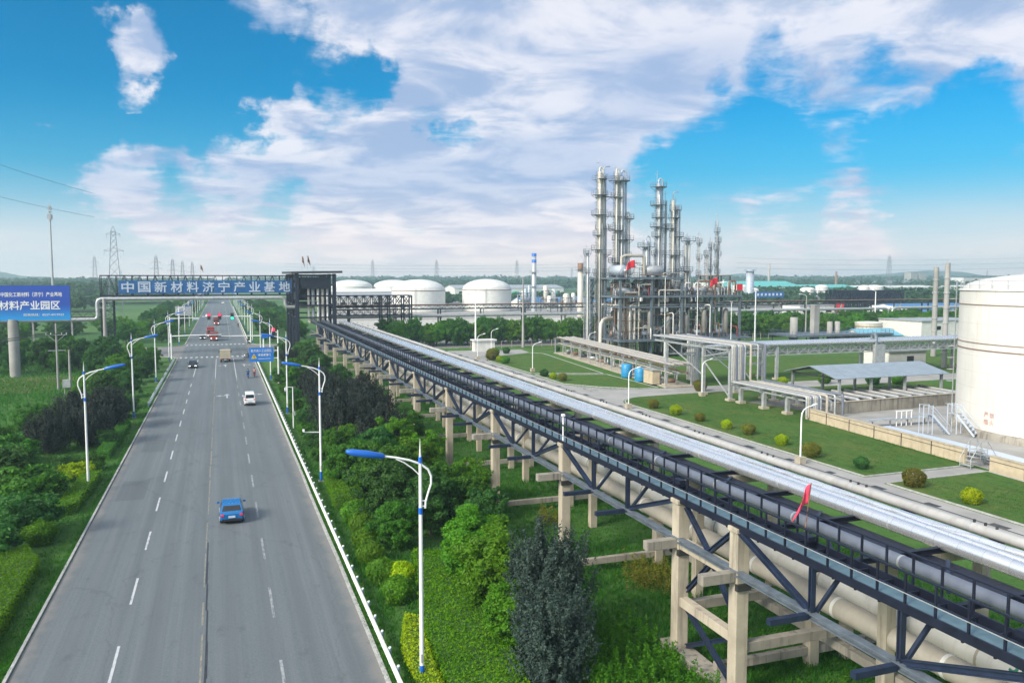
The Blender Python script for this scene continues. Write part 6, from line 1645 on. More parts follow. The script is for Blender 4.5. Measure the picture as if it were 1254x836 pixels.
def car(label, loc, rz, m, kind='hatch', cat='car', group=None):
    """front of the car faces local +Y"""
    t = thing('car' if kind != 'van' else 'minivan', label, cat, loc, rz, group)
    if kind == 'hatch':   L, hw, belt, roof = 2.0, 0.87, 0.92, 1.48; prof = [(-2.0,.42,.80),(-1.93,.30,.93),(-1.5,.22,.95),(0.9,.2,.93),(1.55,.22,.84),(1.9,.28,.70),(2.02,.36,.58)]; cab = [(-1.86,.93),(-1.42,1.40),(-1.1,1.47),(-0.2,1.5),(0.35,1.43),(1.12,.93)]
    elif kind == 'sedan': L, hw, belt, roof = 2.3, 0.9, 0.92, 1.46; prof = [(-2.3,.42,.85),(-2.2,.28,.98),(-1.4,.2,.98),(0.95,.2,.93),(1.75,.22,.84),(2.15,.28,.70),(2.3,.36,.56)]; cab = [(-1.75,.97),(-1.0,1.40),(-0.6,1.46),(0.1,1.47),(0.5,1.4),(1.3,.93)]
    else:                 L, hw, belt, roof = 2.0, 0.80, 1.0, 1.86; prof = [(-2.0,.34,1.0),(-1.96,.26,1.05),(-1.0,.22,1.04),(1.2,.22,1.02),(1.7,.24,.96),(1.92,.3,.86),(2.0,.38,.7)]; cab = [(-1.95,1.04),(-1.84,1.74),(-1.6,1.86),(0.3,1.88),(0.75,1.80),(1.45,1.0)]
    secs = []
    for i, (y, zb, zt) in enumerate(prof):
        e = 0.86 if i in (0, len(prof)-1) else (0.96 if i in (1, len(prof)-2) else 1.0); secs.append(ring_y(y, hw*e, zb, zt))
    b = loft(secs).build('body', m, t, bevel=0.03)
    # cabin shell
    def cw(z): return hw*0.94-(z-belt)*(0.30 if kind != 'van' else 0.16)
    n = len(cab); vs = [(-cw(z),y,z) for y, z in cab]+[(cw(z),y,z) for y, z in cab]
    g = MB(); g.add(vs, [tuple(range(n)), tuple(range(2*n-1,n-1,-1))]+[(i,n+i,n+i+1,i+1) for i in range(n-1)]); g.build('cabin', m, t, bevel=0.025)
    def pane(name, p0, p1, inset, side=None):
        (y0,z0),(y1,z1) = p0, p1
        a = 0.14; ya, za = y0+(y1-y0)*a, z0+(z1-z0)*a; yb, zb = y0+(y1-y0)*(1-a), z0+(z1-z0)*(1-a)
        nx = Vector((0, z0-z1, y1-y0)); nx = nx.normalized()*0.012 if nx.z >= 0 else -nx.normalized()*0.012
        w0, w1 = cw(za)-inset, cw(zb)-inset
        q = [(-w0,ya,za),(w0,ya,za),(w1,yb,zb),(-w1,yb,zb)]
        g = MB(); g.add([(p[0],p[1]+nx.y,p[2]+nx.z) for p in q]+[(p[0],p[1]-nx.y*2,p[2]-nx.z*2) for p in q], [(0,1,2,3),(7,6,5,4),(0,4,5,1),(1,5,6,2),(2,6,7,3),(3,7,4,0)]); g.build(name,'glass',t)
    pane('rear_window', cab[0], cab[1], 0.1); pane('windscreen', cab[-1], cab[-2], 0.08)
    zt = cab[2][1]-0.10
    for s in (-1,1):
        yr0 = cab[1][0] if kind != 'hatch' else cab[1][0]+0.05; segs = [(yr0-0.25, -0.32), (-0.24, 0.62)] if kind != 'van' else [(-1.7,-0.55),(-0.45,0.3),(0.4,1.05)]
        for ya, yb in segs:
            z0 = belt+0.05; w0, w1 = cw(z0)+0.008, cw(zt)+0.008
            ysh = 0.20 if (ya, yb) == segs[0] else 0.0; yeh = -0.32 if (ya, yb) == segs[-1] else 0.0
            vs = [(s*w0,ya,z0),(s*w0,yb,z0),(s*w1,yb+yeh,zt),(s*w1,ya+ysh,zt)]
            g = MB(); g.add(vs+[(p[0]-s*0.05,p[1],p[2]) for p in vs],[(0,1,2,3),(7,6,5,4),(0,4,5,1),(1,5,6,2),(2,6,7,3),(3,7,4,0)]); g.build('side_window','glass',t)
        g = MB(); g.cbox((s*(hw+0.1),cab[-1][0]-0.28,belt+0.12),(0.2,0.1,0.14)); g.build('mirror',m,t)
        yr = prof[0][0]; zl = prof[0][2]-0.06
        g = MB(); g.cbox((s*hw*0.78,yr+0.02,zl-0.0),(0.22,0.10,0.15)); g.build('tail_light','tail',t)
        g = MB(); g.cbox((s*hw*0.62,prof[-1][0]-0.03,prof[-1][2]-0.02),(0.36,0.1,0.13)); g.build('headlight','headlamp',t)
    g = MB(); g.cbox((0,prof[0][0]-0.035,.60),(0.5,0.04,0.15)); g.build('number_plate','plate',t)
    g = MB(); g.cbox((0,prof[0][0]+0.03,.36),(hw*1.62,0.12,0.16)); g.build('bumper','black',t)
    g = MB(); g.cbox((0,prof[-1][0]-0.02,.42),(hw*1.3,0.1,0.2)); g.build('grille','black',t)
    for y in (-L*0.64, L*0.64):
        for s in (-1,1): wheel(t, s*hw, y, 0.31, 0.2)
    return t
car('bright blue hatchback seen from behind in the inner lane, closest car', (0.35, 66.3, 0.02), 0, 'carblue')
car('dark saloon coming down the billboard side lane with its nose towards us', (-5.9, 183.0, 0.02), math.pi, 'cardark', 'sedan')
car('small white minivan driving away behind the riders', (3.6, 126.5, 0.02), 0, 'carwhite', 'van', 'van')
car('pale car far up the road beyond the queue of red trucks', (-6.4, 425, 0.02), math.pi, 'carwhite', 'sedan')
car('tiny silver car at the distant end of the road', (1.3, 640, 0.02), 0, 'carwhite', 'sedan')
def truck(label, loc, rz, cabm, boxm, L=5.2, boxh=2.1, cat='truck', cargo=True):
    t = thing('truck', label, cat, loc, rz)
    secs = [ring_y(L/2-1.7,1.05,.55,2.5), ring_y(L/2-0.25,1.05,.5,2.45), ring_y(L/2,1.0,.5,1.6)]
    loft(secs).build('cab', cabm, t, bevel=0.05)
    g = MB(); g.add([(-.9,L/2-0.19,2.35),(.9,L/2-0.19,2.35),(.95,L/2+0.02,1.62),(-.95,L/2+0.02,1.62)],[(0,1,2,3)]); g.build('windscreen','glass',t)
    for s in (-1,1):
        g = MB(); g.box((s*1.06-0.01,L/2-1.3,1.55),(s*1.06+0.01,L/2-0.5,2.25)); g.build('side_window','glass',t)
        g = MB(); g.cbox((s*0.72,L/2+0.03,0.85),(0.3,0.08,0.2)); g.build('headlight','headlamp',t)
        g = MB(); g.beam((s*1.08,L/2-0.2,2.2),(s*1.3,L/2-0.1,2.2),0.05); g.cbox((s*1.3,L/2-0.1,2.0),(0.18,0.08,0.45)); g.build('mirror','black',t)
        g = MB(); g.cbox((s*0.85,-L/2-0.02,0.8),(0.25,0.06,0.14)); g.build('tail_light','tail',t)
    g = MB(); g.box((-1.0,-L/2,0.55),(1.0,L/2-0.2,0.78)); g.build('chassis','black',t)
    if cargo:
        g = MB(); g.box((-1.12,-L/2,0.82),(1.12,L/2-1.85,0.82+boxh)); b = g.build('cargo_box', boxm, t, bevel=0.03)
        g = MB(); g.box((-0.015,-L/2-0.012,0.9),(0.015,-L/2-0.002,0.75+boxh)); 
        for s in (-0.3,0.3): g.box((s-0.015,-L/2-0.03,0.9),(s+0.015,-L/2-0.002,0.75+boxh))
        g.build('door_bar','galv',b)
    g = MB(); g.cbox((0,L/2+0.04,0.62),(1.9,0.1,0.25)); g.build('bumper',cabm,t)
    g = MB(); g.cbox((0,-L/2-0.03,0.62),(0.5,0.03,0.15)); g.build('number_plate','plate',t)
    for y in (-L/2+0.9, -L/2+1.9, L/2-0.9) if L > 6 else (-L/2+1.0, L/2-0.9):
        for s in (-1,1): wheel(t, s*1.05, y, 0.42, 0.3)
    return t
truck('small tan box truck waiting behind the near crosswalk, its square back facing us', (0.55, 194, 0.02), 0, 'carwhite', 'trucktan', 4.6, 1.9)
truck('red cabbed tipper truck with headlights on, first in the oncoming queue', (-2.3, 262, 0.02), math.pi, 'red', 'redload', 8, 1.7)
truck('second red truck right behind the first one in the oncoming queue', (-3.4, 277, 0.02), math.pi, 'red', 'red', 8.5, 2.3)
truck('third red cabbed truck, last of the oncoming queue under the signal lights', (-2.0, 350, 0.02), math.pi, 'red', 'redload', 9, 2.2)
car('dark car waiting beside the red trucks in the oncoming queue', (-5.6, 268, 0.02), math.pi, 'cardark', 'sedan')

# ------------------------------------------------------------------ riders
def body_mesh(joints, edges, radii):
    me = bpy.data.meshes.new('person'); me.from_pydata(joints, edges, [])
    o = bpy.data.objects.new('person', me); COL.objects.link(o)
    md = o.modifiers.new('skin','SKIN'); sk = me.skin_vertices[0].data
    for i, r in enumerate(radii): sk[i].radius = (r, r)
    sk[0].use_root = True
    o.modifiers.new('sub','SUBSURF').levels = 1; o.modifiers['sub'].render_levels = 1
    bpy.context.view_layer.update()
    me2 = bpy.data.meshes.new_from_object(o.evaluated_get(bpy.context.evaluated_depsgraph_get()))
    bpy.data.objects.remove(o); bpy.data.meshes.remove(me)
    return me2
# riding pose, facing +Y, seat at z 0.78
J = [(0,-0.25,0.86),(0,-0.22,1.08),(0,-0.14,1.34),(0,-0.12,1.46),(0,-0.10,1.58),(0,-0.09,1.70),
     (0.19,-0.14,1.38),(0.27,0.06,1.16),(0.28,0.30,1.06),(0.27,0.37,1.05),(-0.19,-0.14,1.38),(-0.27,0.06,1.16),(-0.28,0.30,1.06),(-0.27,0.37,1.05),
     (0.11,-0.22,0.84),(0.17,0.18,0.80),(0.15,0.10,0.42),(0.15,0.14,0.34),(0.16,0.28,0.32),(-0.11,-0.22,0.84),(-0.17,0.18,0.80),(-0.15,0.10,0.42),(-0.15,0.14,0.34),(-0.16,0.28,0.32)]
E_ = [(0,1),(1,2),(2,3),(3,4),(4,5),(2,6),(6,7),(7,8),(8,9),(2,10),(10,11),(11,12),(12,13),(0,14),(14,15),(15,16),(16,17),(17,18),(0,19),(19,20),(20,21),(21,22),(22,23)]
RAD = [0.15,0.14,0.16,0.065,0.10,0.085,0.075,0.055,0.042,0.045,0.075,0.055,0.042,0.045,0.10,0.075,0.055,0.05,0.045,0.10,0.075,0.055,0.05,0.045]
pm_ = body_mesh(J, E_, RAD)
def person(label, loc, rz, top, legs_, hair='cloth_dark', group='riders'):
    me = pm_.copy(); me.materials.clear()
    for q in (top, legs_, 'skin'): me.materials.append(M[q])
    for p in me.polygons:
        c = p.center
        p.material_index = 2 if c.z > 1.46 or c.y > 0.33 and c.z > 0.9 else (1 if c.z < 0.95 else 0)
        p.use_smooth = True
    o = link('person', me); o.location = loc; o.rotation_euler = (0,0,rz); tag(o, label, 'person', group)
    g = MB(); g.lathe([(0.0,0.135),(0.07,0.12),(0.115,0.07),(0.125,0.0),(0.12,-0.05)],(0,-0.105,1.66),12); g.build('hair',hair,o)
    return o
def scooter(label, loc, rz, m):
    t = thing('scooter', label, 'scooter', loc, rz, 'scooters')
    for y in (-0.55,0.62):
        g = MB(); g.tube([(-0.05,y,0.24),(0.05,y,0.24)],0.24,14); w = g.build('wheel','black',t)
        g = MB(); g.tube([(-0.06,y,0.24),(0.06,y,0.24)],0.12,10); g.build('rim','galv',w)
    secs = [ring_y(-0.75,0.12,.45,.70,0.1,.05), ring_y(-0.5,0.17,.35,.76,0.14,.05), ring_y(-0.05,0.16,.24,.72,0.13,.05), ring_y(0.05,0.16,.22,.32,0.15,.03), ring_y(0.42,0.16,.22,.32,0.15,.03)]
    loft(secs).build('body',m,t,bevel=0.02)
    g = MB(); g.cbox((0,-0.3,0.78),(0.26,0.66,0.09)); g.build('seat','black',t)
    g = MB(); g.add([(-.2,.42,.3),(.2,.42,.3),(.16,.52,.95),(-.16,.52,.95),(-.2,.48,.3),(.2,.48,.3),(.16,.58,.95),(-.16,.58,.95)],[(3,2,1,0),(4,5,6,7),(0,1,5,4),(1,2,6,5),(2,3,7,6),(3,0,4,7)]); g.build('leg_shield',m,t)
    g = MB(); g.tube([(0,0.62,0.24),(0,0.5,1.0)],0.03,6); g.tube([(-0.33,0.36,1.06),(-0.12,0.48,1.02),(0.12,0.48,1.02),(0.33,0.36,1.06)],0.022,6); g.build('handlebar','darkmetal',t)
    g = MB(); g.cbox((0,0.6,0.9),(0.16,0.1,0.14)); g.build('headlight','headlamp',t)
    return t
for k, (x, y, rz, top, leg, m, what) in enumerate([(4.4,160.0,0,'cloth_blue','cloth_dark','bluepaint','in a dark blue jacket, riding ahead of the white minivan'),(5.6,161.5,0,'cloth_pink','cloth_dark','red','in a pale pink top, riding beside the dark blue jacket'),(5.4,198,R_(90),'cloth_dark','cloth_dark','darkmetal','in dark clothes crossing near the crosswalk'),(7.0,243,R_(200),'cloth_dark','cloth_blue','darkmetal','in dark clothes by the far kerb across the junction'),(5.9,329,0,'cloth_dark','cloth_dark','red','in dark clothes far up the road past the junction')]):
    scooter(f'small scooter carrying the rider {what}', (x,y,0.02), rz, m)
    person(f'scooter rider {what}', (x,y,0.045), rz, top, leg)

# ------------------------------------------------------------------ vegetation
def quads(name, C, A, B, m):
    """leaf cards: centres C, half axes A and B (N x 3)"""
    N = len(C); V = np.empty((N,4,3), np.float32)
    V[:,0] = C-A; V[:,1] = C-B; V[:,2] = C+A; V[:,3] = C+B
    me = bpy.data.meshes.new(name); me.vertices.add(4*N); me.vertices.foreach_set('co', V.ravel())
    me.loops.add(4*N); me.loops.foreach_set('vertex_index', np.arange(4*N, dtype=np.int32))
    me.polygons.add(N); me.polygons.foreach_set('loop_start', np.arange(N, dtype=np.int32)*4)
    me.update(calc_edges=True); me.materials.append(M[m] if isinstance(m, str) else m); me.validate()
    return me
def unit(v): return v/np.maximum(1e-6, np.linalg.norm(v, axis=1, keepdims=True))
def leaves(rs, C, Nrm, size, jit=0.9, aspect=0.5, droop=0.0):
    n = len(C); Nn = unit(Nrm+rs.normal(0, jit, (n,3)))
    r = rs.normal(0, 1, (n,3)); r[:,2] -= droop; A = unit(np.cross(Nn, r)); B = np.cross(Nn, A)
    s = size*rs.uniform(0.6, 1.35, (n,1))
    return A*s, B*s*aspect
def crown_pts(rs, rx, ry, rz, zc, nc, nl, cr, shell=0.55, low=-0.75, bumps=0.25):
    d = unit(rs.normal(0, 1, (nc*3, 3))); d = d[d[:,2] > low][:nc]; nc = len(d)
    rad = rs.uniform(shell, 1.0, (nc,1))*(1+rs.normal(0, bumps, (nc,1))*0.5)
    cc = d*rad*np.array([rx, ry, rz])+np.array([0,0,zc])
    rr = cr*rs.uniform(0.55, 1.25, (nc,1))
    q = unit(rs.normal(0, 1, (nc, nl, 3)).reshape(-1,3)).reshape(nc, nl, 3)
    off = q*rs.uniform(0.45, 1.0, (nc,nl,1))*rr[:,None,:]*np.array([1,1,0.75])
    P = (cc[:,None,:]+off).reshape(-1,3)
    Nn = (q*0.9+d[:,None,:]*0.7).reshape(-1,3)
    k = P[:,2] > 0.05
    return P[k], Nn[k]
def trunk_mesh(rs, h, r, spread, nl=5, zc=None, split=0.45):
    g = MB(); g.tube([(0,0,-0.1),(0.03*h*rs.normal(),0.03*h*rs.normal(),h*0.4),(0.04*h*rs.normal(),0.04*h*rs.normal(),h)],[r,r*0.75,r*0.3],8)
    for k in range(nl):
        a = 2*math.pi*k/nl+rs.uniform(-.4,.4); z0 = h*split*rs.uniform(0.7,1.3); q = spread*rs.uniform(0.6,1.0)
        g.tube([(0,0,z0),(q*0.45*math.cos(a),q*0.45*math.sin(a),z0+h*0.22),(q*math.cos(a),q*math.sin(a),z0+h*0.5)],[r*0.5,r*0.32,r*0.1],6)
    return g
def make_tree(name, seed, rx, ry, rz, zc, nc, nl, cr, leaf, m, th, tr, low=-0.7, shell=0.5, aspect=0.5, nlimb=5, cat='tree', jit=0.9):
    rs = np.random.RandomState(seed); t = thing(name, None, cat)
    P, Nn = crown_pts(rs, rx, ry, rz, zc, nc, nl, cr, shell, low); A, B = leaves(rs, P, Nn, leaf, jit, aspect)
    link('crown', quads('crown', P, A, B, m), t)
    trunk_mesh(rs, th, tr, rx*0.7, nlimb).build('trunk','trunk',t)
    return t
def park(o):                                    # a prototype is used by its first placement
    o['used'] = 0; return o
def plant(proto, x, y, label, group, s=1.0, rz=None, rng=random.Random(8), z=0.0):
    rz = rng.uniform(0, 6.28) if rz is None else rz
    if proto['used'] == 0: proto['used'] = 1; t = proto
    else: t = dup(proto, (0,0,0))
    t.location = (x,y,z); t.rotation_euler = (0,0,rz); t['label'] = label; t['group'] = group
    t.scale = s if isinstance(s, tuple) else (s,s,s)
    return t
T_ROUND = park(make_tree('green_tree', 1, 2.6,2.6,2.3, 2.7, 170, 130, 0.5, 0.12, 'lf_mid', 3.4, 0.14, low=-0.92))
T_ROUND2 = park(make_tree('green_tree', 2, 2.4,2.7,2.1, 2.4, 160, 130, 0.46, 0.115, 'lf_light', 3.0, 0.13, low=-0.92))
T_DARKG = park(make_tree('green_tree', 3, 2.5,2.4,2.6, 3.0, 170, 130, 0.52, 0.12, 'lf_dark', 3.8, 0.15, low=-0.92))
def make_upright(name, seed, nb, h, r, m, npl=11, pr=0.62):
    # several rising plumes of twigs, each twig set with small leaves
    rs = np.random.RandomState(seed); t = thing(name, None, 'tree'); P = []; Nn = []
    for j in range(npl):
        a0 = j*2.4+rs.uniform(-.3,.3); q0 = (r-pr*0.6)*math.sqrt((j+0.15)/npl)*rs.uniform(0.8,1.1); hp = h*(1.03-0.42*(q0/r)**1.5)*rs.uniform(0.82,1.05); rp = pr*rs.uniform(0.7,1.25)
        c0 = np.array([q0*math.cos(a0), q0*math.sin(a0)])
        for k in range(nb//npl):
            a = rs.uniform(0, 6.283); q = rp*math.sqrt(rs.uniform(0.0,1.0)); v = rs.uniform(0,1)**0.8
            z0 = 0.1+v*hp*0.72; z1 = min(hp, z0+hp*rs.uniform(0.14,0.34)); n = 62; u = rs.uniform(0,1,n)
            tap = 1.0-0.75*np.clip((z0+(z1-z0)*u)/hp,0,1)**2.2
            x = c0[0]*(0.55+0.5*(z0+(z1-z0)*u)/hp)+q*math.cos(a)*tap+rs.normal(0,0.085,n); y = c0[1]*(0.55+0.5*(z0+(z1-z0)*u)/hp)+q*math.sin(a)*tap+rs.normal(0,0.085,n)
            P.append(np.c_[x, y, np.maximum(z0+(z1-z0)*u+rs.normal(0,0.04,n), 0.05)]); Nn.append(np.c_[np.full(n, math.cos(a)), np.full(n, math.sin(a)), np.full(n, 0.5)])
    for k in range(nb//4):                          # stray outer twigs
        a = rs.uniform(0, 6.283); z0 = rs.uniform(0.1, 0.8)*h; q = r*(1.0-0.45*(z0/h)**2)*rs.uniform(0.7,1.0); L = rs.uniform(0.4,1.1); n = 26; u = rs.uniform(0,1,n)
        P.append(np.c_[(q+0.45*L*u)*math.cos(a)+rs.normal(0,0.05,n), (q+0.45*L*u)*math.sin(a)+rs.normal(0,0.05,n), np.maximum(z0+L*u+rs.normal(0,0.04,n), 0.05)]); Nn.append(np.c_[np.full(n, math.cos(a)), np.full(n, math.sin(a)), np.full(n, 0.5)])
    P = np.vstack(P); Nn = np.vstack(Nn); A, B = leaves(rs, P, Nn, 0.085, 0.9, 0.42)
    link('crown', quads('crown', P, A, B, m), t); trunk_mesh(rs, h*0.8, 0.13, r*0.6, 7, split=0.3).build('trunk','trunk',t)
    return t
T_PLUM = park(make_upright('plum_tree', 4, 620, 4.9, 2.6, 'lf_plum', 16, 0.8))
T_SLATE = park(make_upright('slate_tree', 5, 860, 6.5, 2.5, 'lf_slate', 17, 0.72))
T_PLUME = park(make_tree('bushy_tree', 6, 1.8,1.8,2.8, 3.0, 170, 210, 0.5, 0.10, 'lf_light', 4.0, 0.12, low=-0.97, shell=0.6))
S_LOOSE = park(make_tree('shrub', 7, 1.5,1.5,1.1, 1.2, 45, 130, 0.5, 0.11, 'lf_dark', 1.4, 0.06, low=-0.8, cat='shrub'))
S_OLIVE = park(make_tree('shrub', 8, 1.3,1.3,0.9, 1.0, 40, 130, 0.42, 0.10, 'lf_mid', 1.2, 0.05, low=-0.8, cat='shrub'))
S_YELL = park(make_tree('shrub', 9, 1.2,1.0,0.6, 0.65, 36, 120, 0.34, 0.08, 'lf_yellow', 0.8, 0.04, low=-0.6, cat='shrub'))
def ball(name, seed, r, m, n=4200, squash=0.85):
    rs = np.random.RandomState(seed); t = thing(name, None, 'shrub')
    d = unit(rs.normal(0,1,(n,3))); lump = 1+0.05*np.sin(d[:,:1]*7+seed)+0.05*np.sin(d[:,1:2]*8)+0.05*np.sin(d[:,2:]*6)
    P = d*r*lump*(rs.uniform(0.80,1.03,(n,1)))*np.array([1,1,squash])+np.array([0,0,r*squash*0.95]); k = P[:,2] > 0.03
    A, B = leaves(rs, P[k], d[k]*1.3, 0.075, 0.8, 0.55)
    link('crown', quads('crown', P[k], A, B, m), t)
    g = MB(); g.cyl((0,0,-0.05),(0,0,r*0.7),0.07,0.04,6)
    for q in range(5): a = q*1.26; g.tube([(0,0,0.1),(r*.3*math.cos(a),r*.3*math.sin(a),r*.6),(r*.6*math.cos(a),r*.6*math.sin(a),r*1.1)],[0.04,0.03,0.01],5)
    g.build('stem','trunk',t)
    return t
B_OLIVE = park(ball('clipped_shrub', 11, 0.95, 'lf_olive')); B_YELL = park(ball('clipped_shrub', 12, 0.8, 'lf_yellow')); B_DARK = park(ball('clipped_shrub', 13, 0.7, 'lf_dark', 3200)); B_MID = park(ball('clipped_shrub', 14, 0.85, 'lf_light'))
# clipped shrubs along the service road lawns
LB = [(58.1,49.8,'y',1.0),(58.0,55.7,'o',1.05),(58.7,62.8,'d',1.0),(57.6,68.7,'o',1.0),(58.7,74.9,'y',0.9),(59.0,81.4,'o',0.85),(58.7,85.5,'y',0.85),(58.5,91.2,'o',0.75),(58.2,96.7,'y',1.05),(58.1,102.7,'o',0.85)]
wh = ['yellow green clipped ball shrub standing alone on the lawn beyond the path','big olive clipped ball shrub at the lawn tip by the stile path','small dark green clipped shrub on the shrub lawn, first from the path','broad olive brown clipped shrub beside the concrete based lamp','yellow green clipped ball just past the broad olive brown one','olive clipped shrub, middle of the row along the shrub lawn kerb','yellow green clipped ball, middle of the row along the kerb','small reddish olive clipped shrub, third from the lawn corner','brightest yellow clipped ball near the lawn corner lamp','last olive clipped shrub at the rounded lawn corner']
for (x,y,c,s), l in zip(LB, wh): plant({'y':B_YELL,'o':B_OLIVE,'d':B_DARK}[c], x, y, l, 'clipped shrubs along the service road', s, z=0.05)
for k, (x,y,c,s,l) in enumerate([(74.5,116.2,'o',1.2,'round olive shrub under the tall pipe rack'),(58.2,136,'o',0.9,'olive clipped shrub on the lawn before the shelter, first of three'),(57.8,139.5,'y',0.85,'yellow clipped shrub on the lawn before the shelter'),(57.6,143.5,'d',1.2,'dark clipped shrub at the path on the lawn before the shelter'),(58.6,172.8,'y',1.0,'yellow clipped shrub at the flower corner by the hedge'),(57.8,176.5,'o',1.3,'wide olive shrub at the rounded corner by the hedge'),(59.4,180.5,'o',1.5,'biggest olive shrub at the rounded corner by the hedge'),(61.0,184.0,'m',1.5,'green round shrub behind the corner shrubs by the hedge'),(58.4,168.5,'m',1.2,'green round shrub on the lawn just in front of the corner'),(92,117.5,'y',1.1,'yellow clipped shrub seen under the canopy roof edge'),(100.5,117,'m',1.3,'green round shrub behind the canopy, first'),(107.5,113,'d',1.7,'dark round shrub behind the canopy, by the back posts'),(112,112,'m',1.2,'green round shrub by the jointed grey pole'),(66.5,191,'d',1.3,'dark low shrub beside the white hut'),(81,193,'d',1.1,'dark low shrub before the far hedge'),(88,195,'o',1.0,'olive low shrub before the far hedge'),(96,200,'o',1.0,'olive low shrub before the far hedge and flare pipe'),(104,202,'y',1.0,'yellow low shrub before the far hedge')]):
    plant({'y':B_YELL,'o':B_OLIVE,'d':B_DARK,'m':B_MID}[c], x, y, l, 'clipped shrubs on the plant lawns', s, z=0.05)
# clipped balls behind the guardrail
for k, (x,y,s) in enumerate([(9.2,61.5,1.25),(9.3,58.6,1.2),(9.0,55.3,1.1),(8.8,52.4,1.05),(8.9,48.7,1.1),(9.9,48.2,1.05),(9.2,45.4,1.1)]):
    plant(B_MID if k != 5 else B_YELL, x, y, f'{nth(k)} round clipped bush behind the guardrail, counting down from the flat hedge', 'round bushes behind the guardrail', s)
def hedge(label, poly, h, m='lf_hedge', dens=190, leaf=0.068, seed=1, lump=0.08, group=None):
    """clipped hedge: leafy top and sides over a woody core"""
    rs = np.random.RandomState(seed); t = thing('hedge', label, 'hedge', (0,0,0), 0, group)
    P_ = np.array(poly); mn, mx = P_.min(0), P_.max(0)
    def inside(p):
        c = np.zeros(len(p), bool); j = len(P_)-1
        for i in range(len(P_)):
            a, b = P_[i], P_[j]
            k = ((a[1] > p[:,1]) != (b[1] > p[:,1])) & (p[:,0] < (b[0]-a[0])*(p[:,1]-a[1])/(b[1]-a[1]+1e-9)+a[0]); c ^= k; j = i
        return c
    area = (mx-mn).prod(); n = int(area*dens); q = rs.uniform(mn, mx, (n,2)); q = q[inside(q)]
    hz_ = h*(1+lump*np.sin(q[:,0]*2.1+seed)*np.cos(q[:,1]*1.7)+rs.normal(0, 0.05, len(q)))
    C = [np.c_[q, hz_]]; Nn = [np.tile([0,0,1.2],(len(q),1))]
    for a, b in zip(P_, np.roll(P_, -1, 0)):
        L = np.linalg.norm(b-a); m_ = int(L*h*dens*0.9); u = rs.uniform(0,1,(m_,1)); d = (b-a)/L; o = np.array([d[1],-d[0]])
        p = a+(b-a)*u+o*rs.normal(0,0.07,(m_,1)); C.append(np.c_[p, rs.uniform(0.03,1.0,m_)*h]); Nn.append(np.tile([o[0],o[1],0.3],(m_,1)))
    C = np.vstack(C); Nn = np.vstack(Nn); A, B = leaves(rs, C, Nn, leaf, 0.75, 0.55)
    link('foliage', quads('foliage', C, A, B, m), t)
    c = P_.mean(0); g = MB(); g.prism([tuple(c+(p-c)*0.93) for p in P_], 0.0, h*0.86); g.build('woody_core','hedgecore',t)
    return t
hedge('flat bright green clipped hedge block behind the guardrail', [(8.2,65.6),(10.4,65.0),(11.2,74.6),(8.6,75.5)], 1.15, seed=2)
hedge('long bright green hedge strip beside the closest street lamp', [(8.9,31.0),(12.2,31.0),(14.6,50.5),(11.6,52.0),(9.4,40.0)], 0.8, seed=3)
hedge('small yellow green hedge patch at the foot of the closest street lamp', [(8.0,33.5),(8.8,33.5),(9.5,41.5),(8.9,42.2),(8.0,38.5)], 0.7, 'lf_yellow', seed=4)
hedge('broad bright green hedge by the billboard side kerb, running out of frame', [(-16.5,44.0),(-11.2,44.0),(-11.3,57.5),(-12.6,61.0),(-16,58)], 0.95, seed=5)
hedge('narrow clipped hedge strip along the billboard side kerb near the lamp foot', [(-12.8,70.5),(-11.3,71.5),(-10.9,83.5),(-12.2,83.0)], 0.9, seed=6)
hedge('low hedge ribbon on the billboard side further up the kerb', [(-12.6,92),(-11.3,92),(-11.2,112),(-12.4,112)], 0.8, 'lf_mid', seed=7)
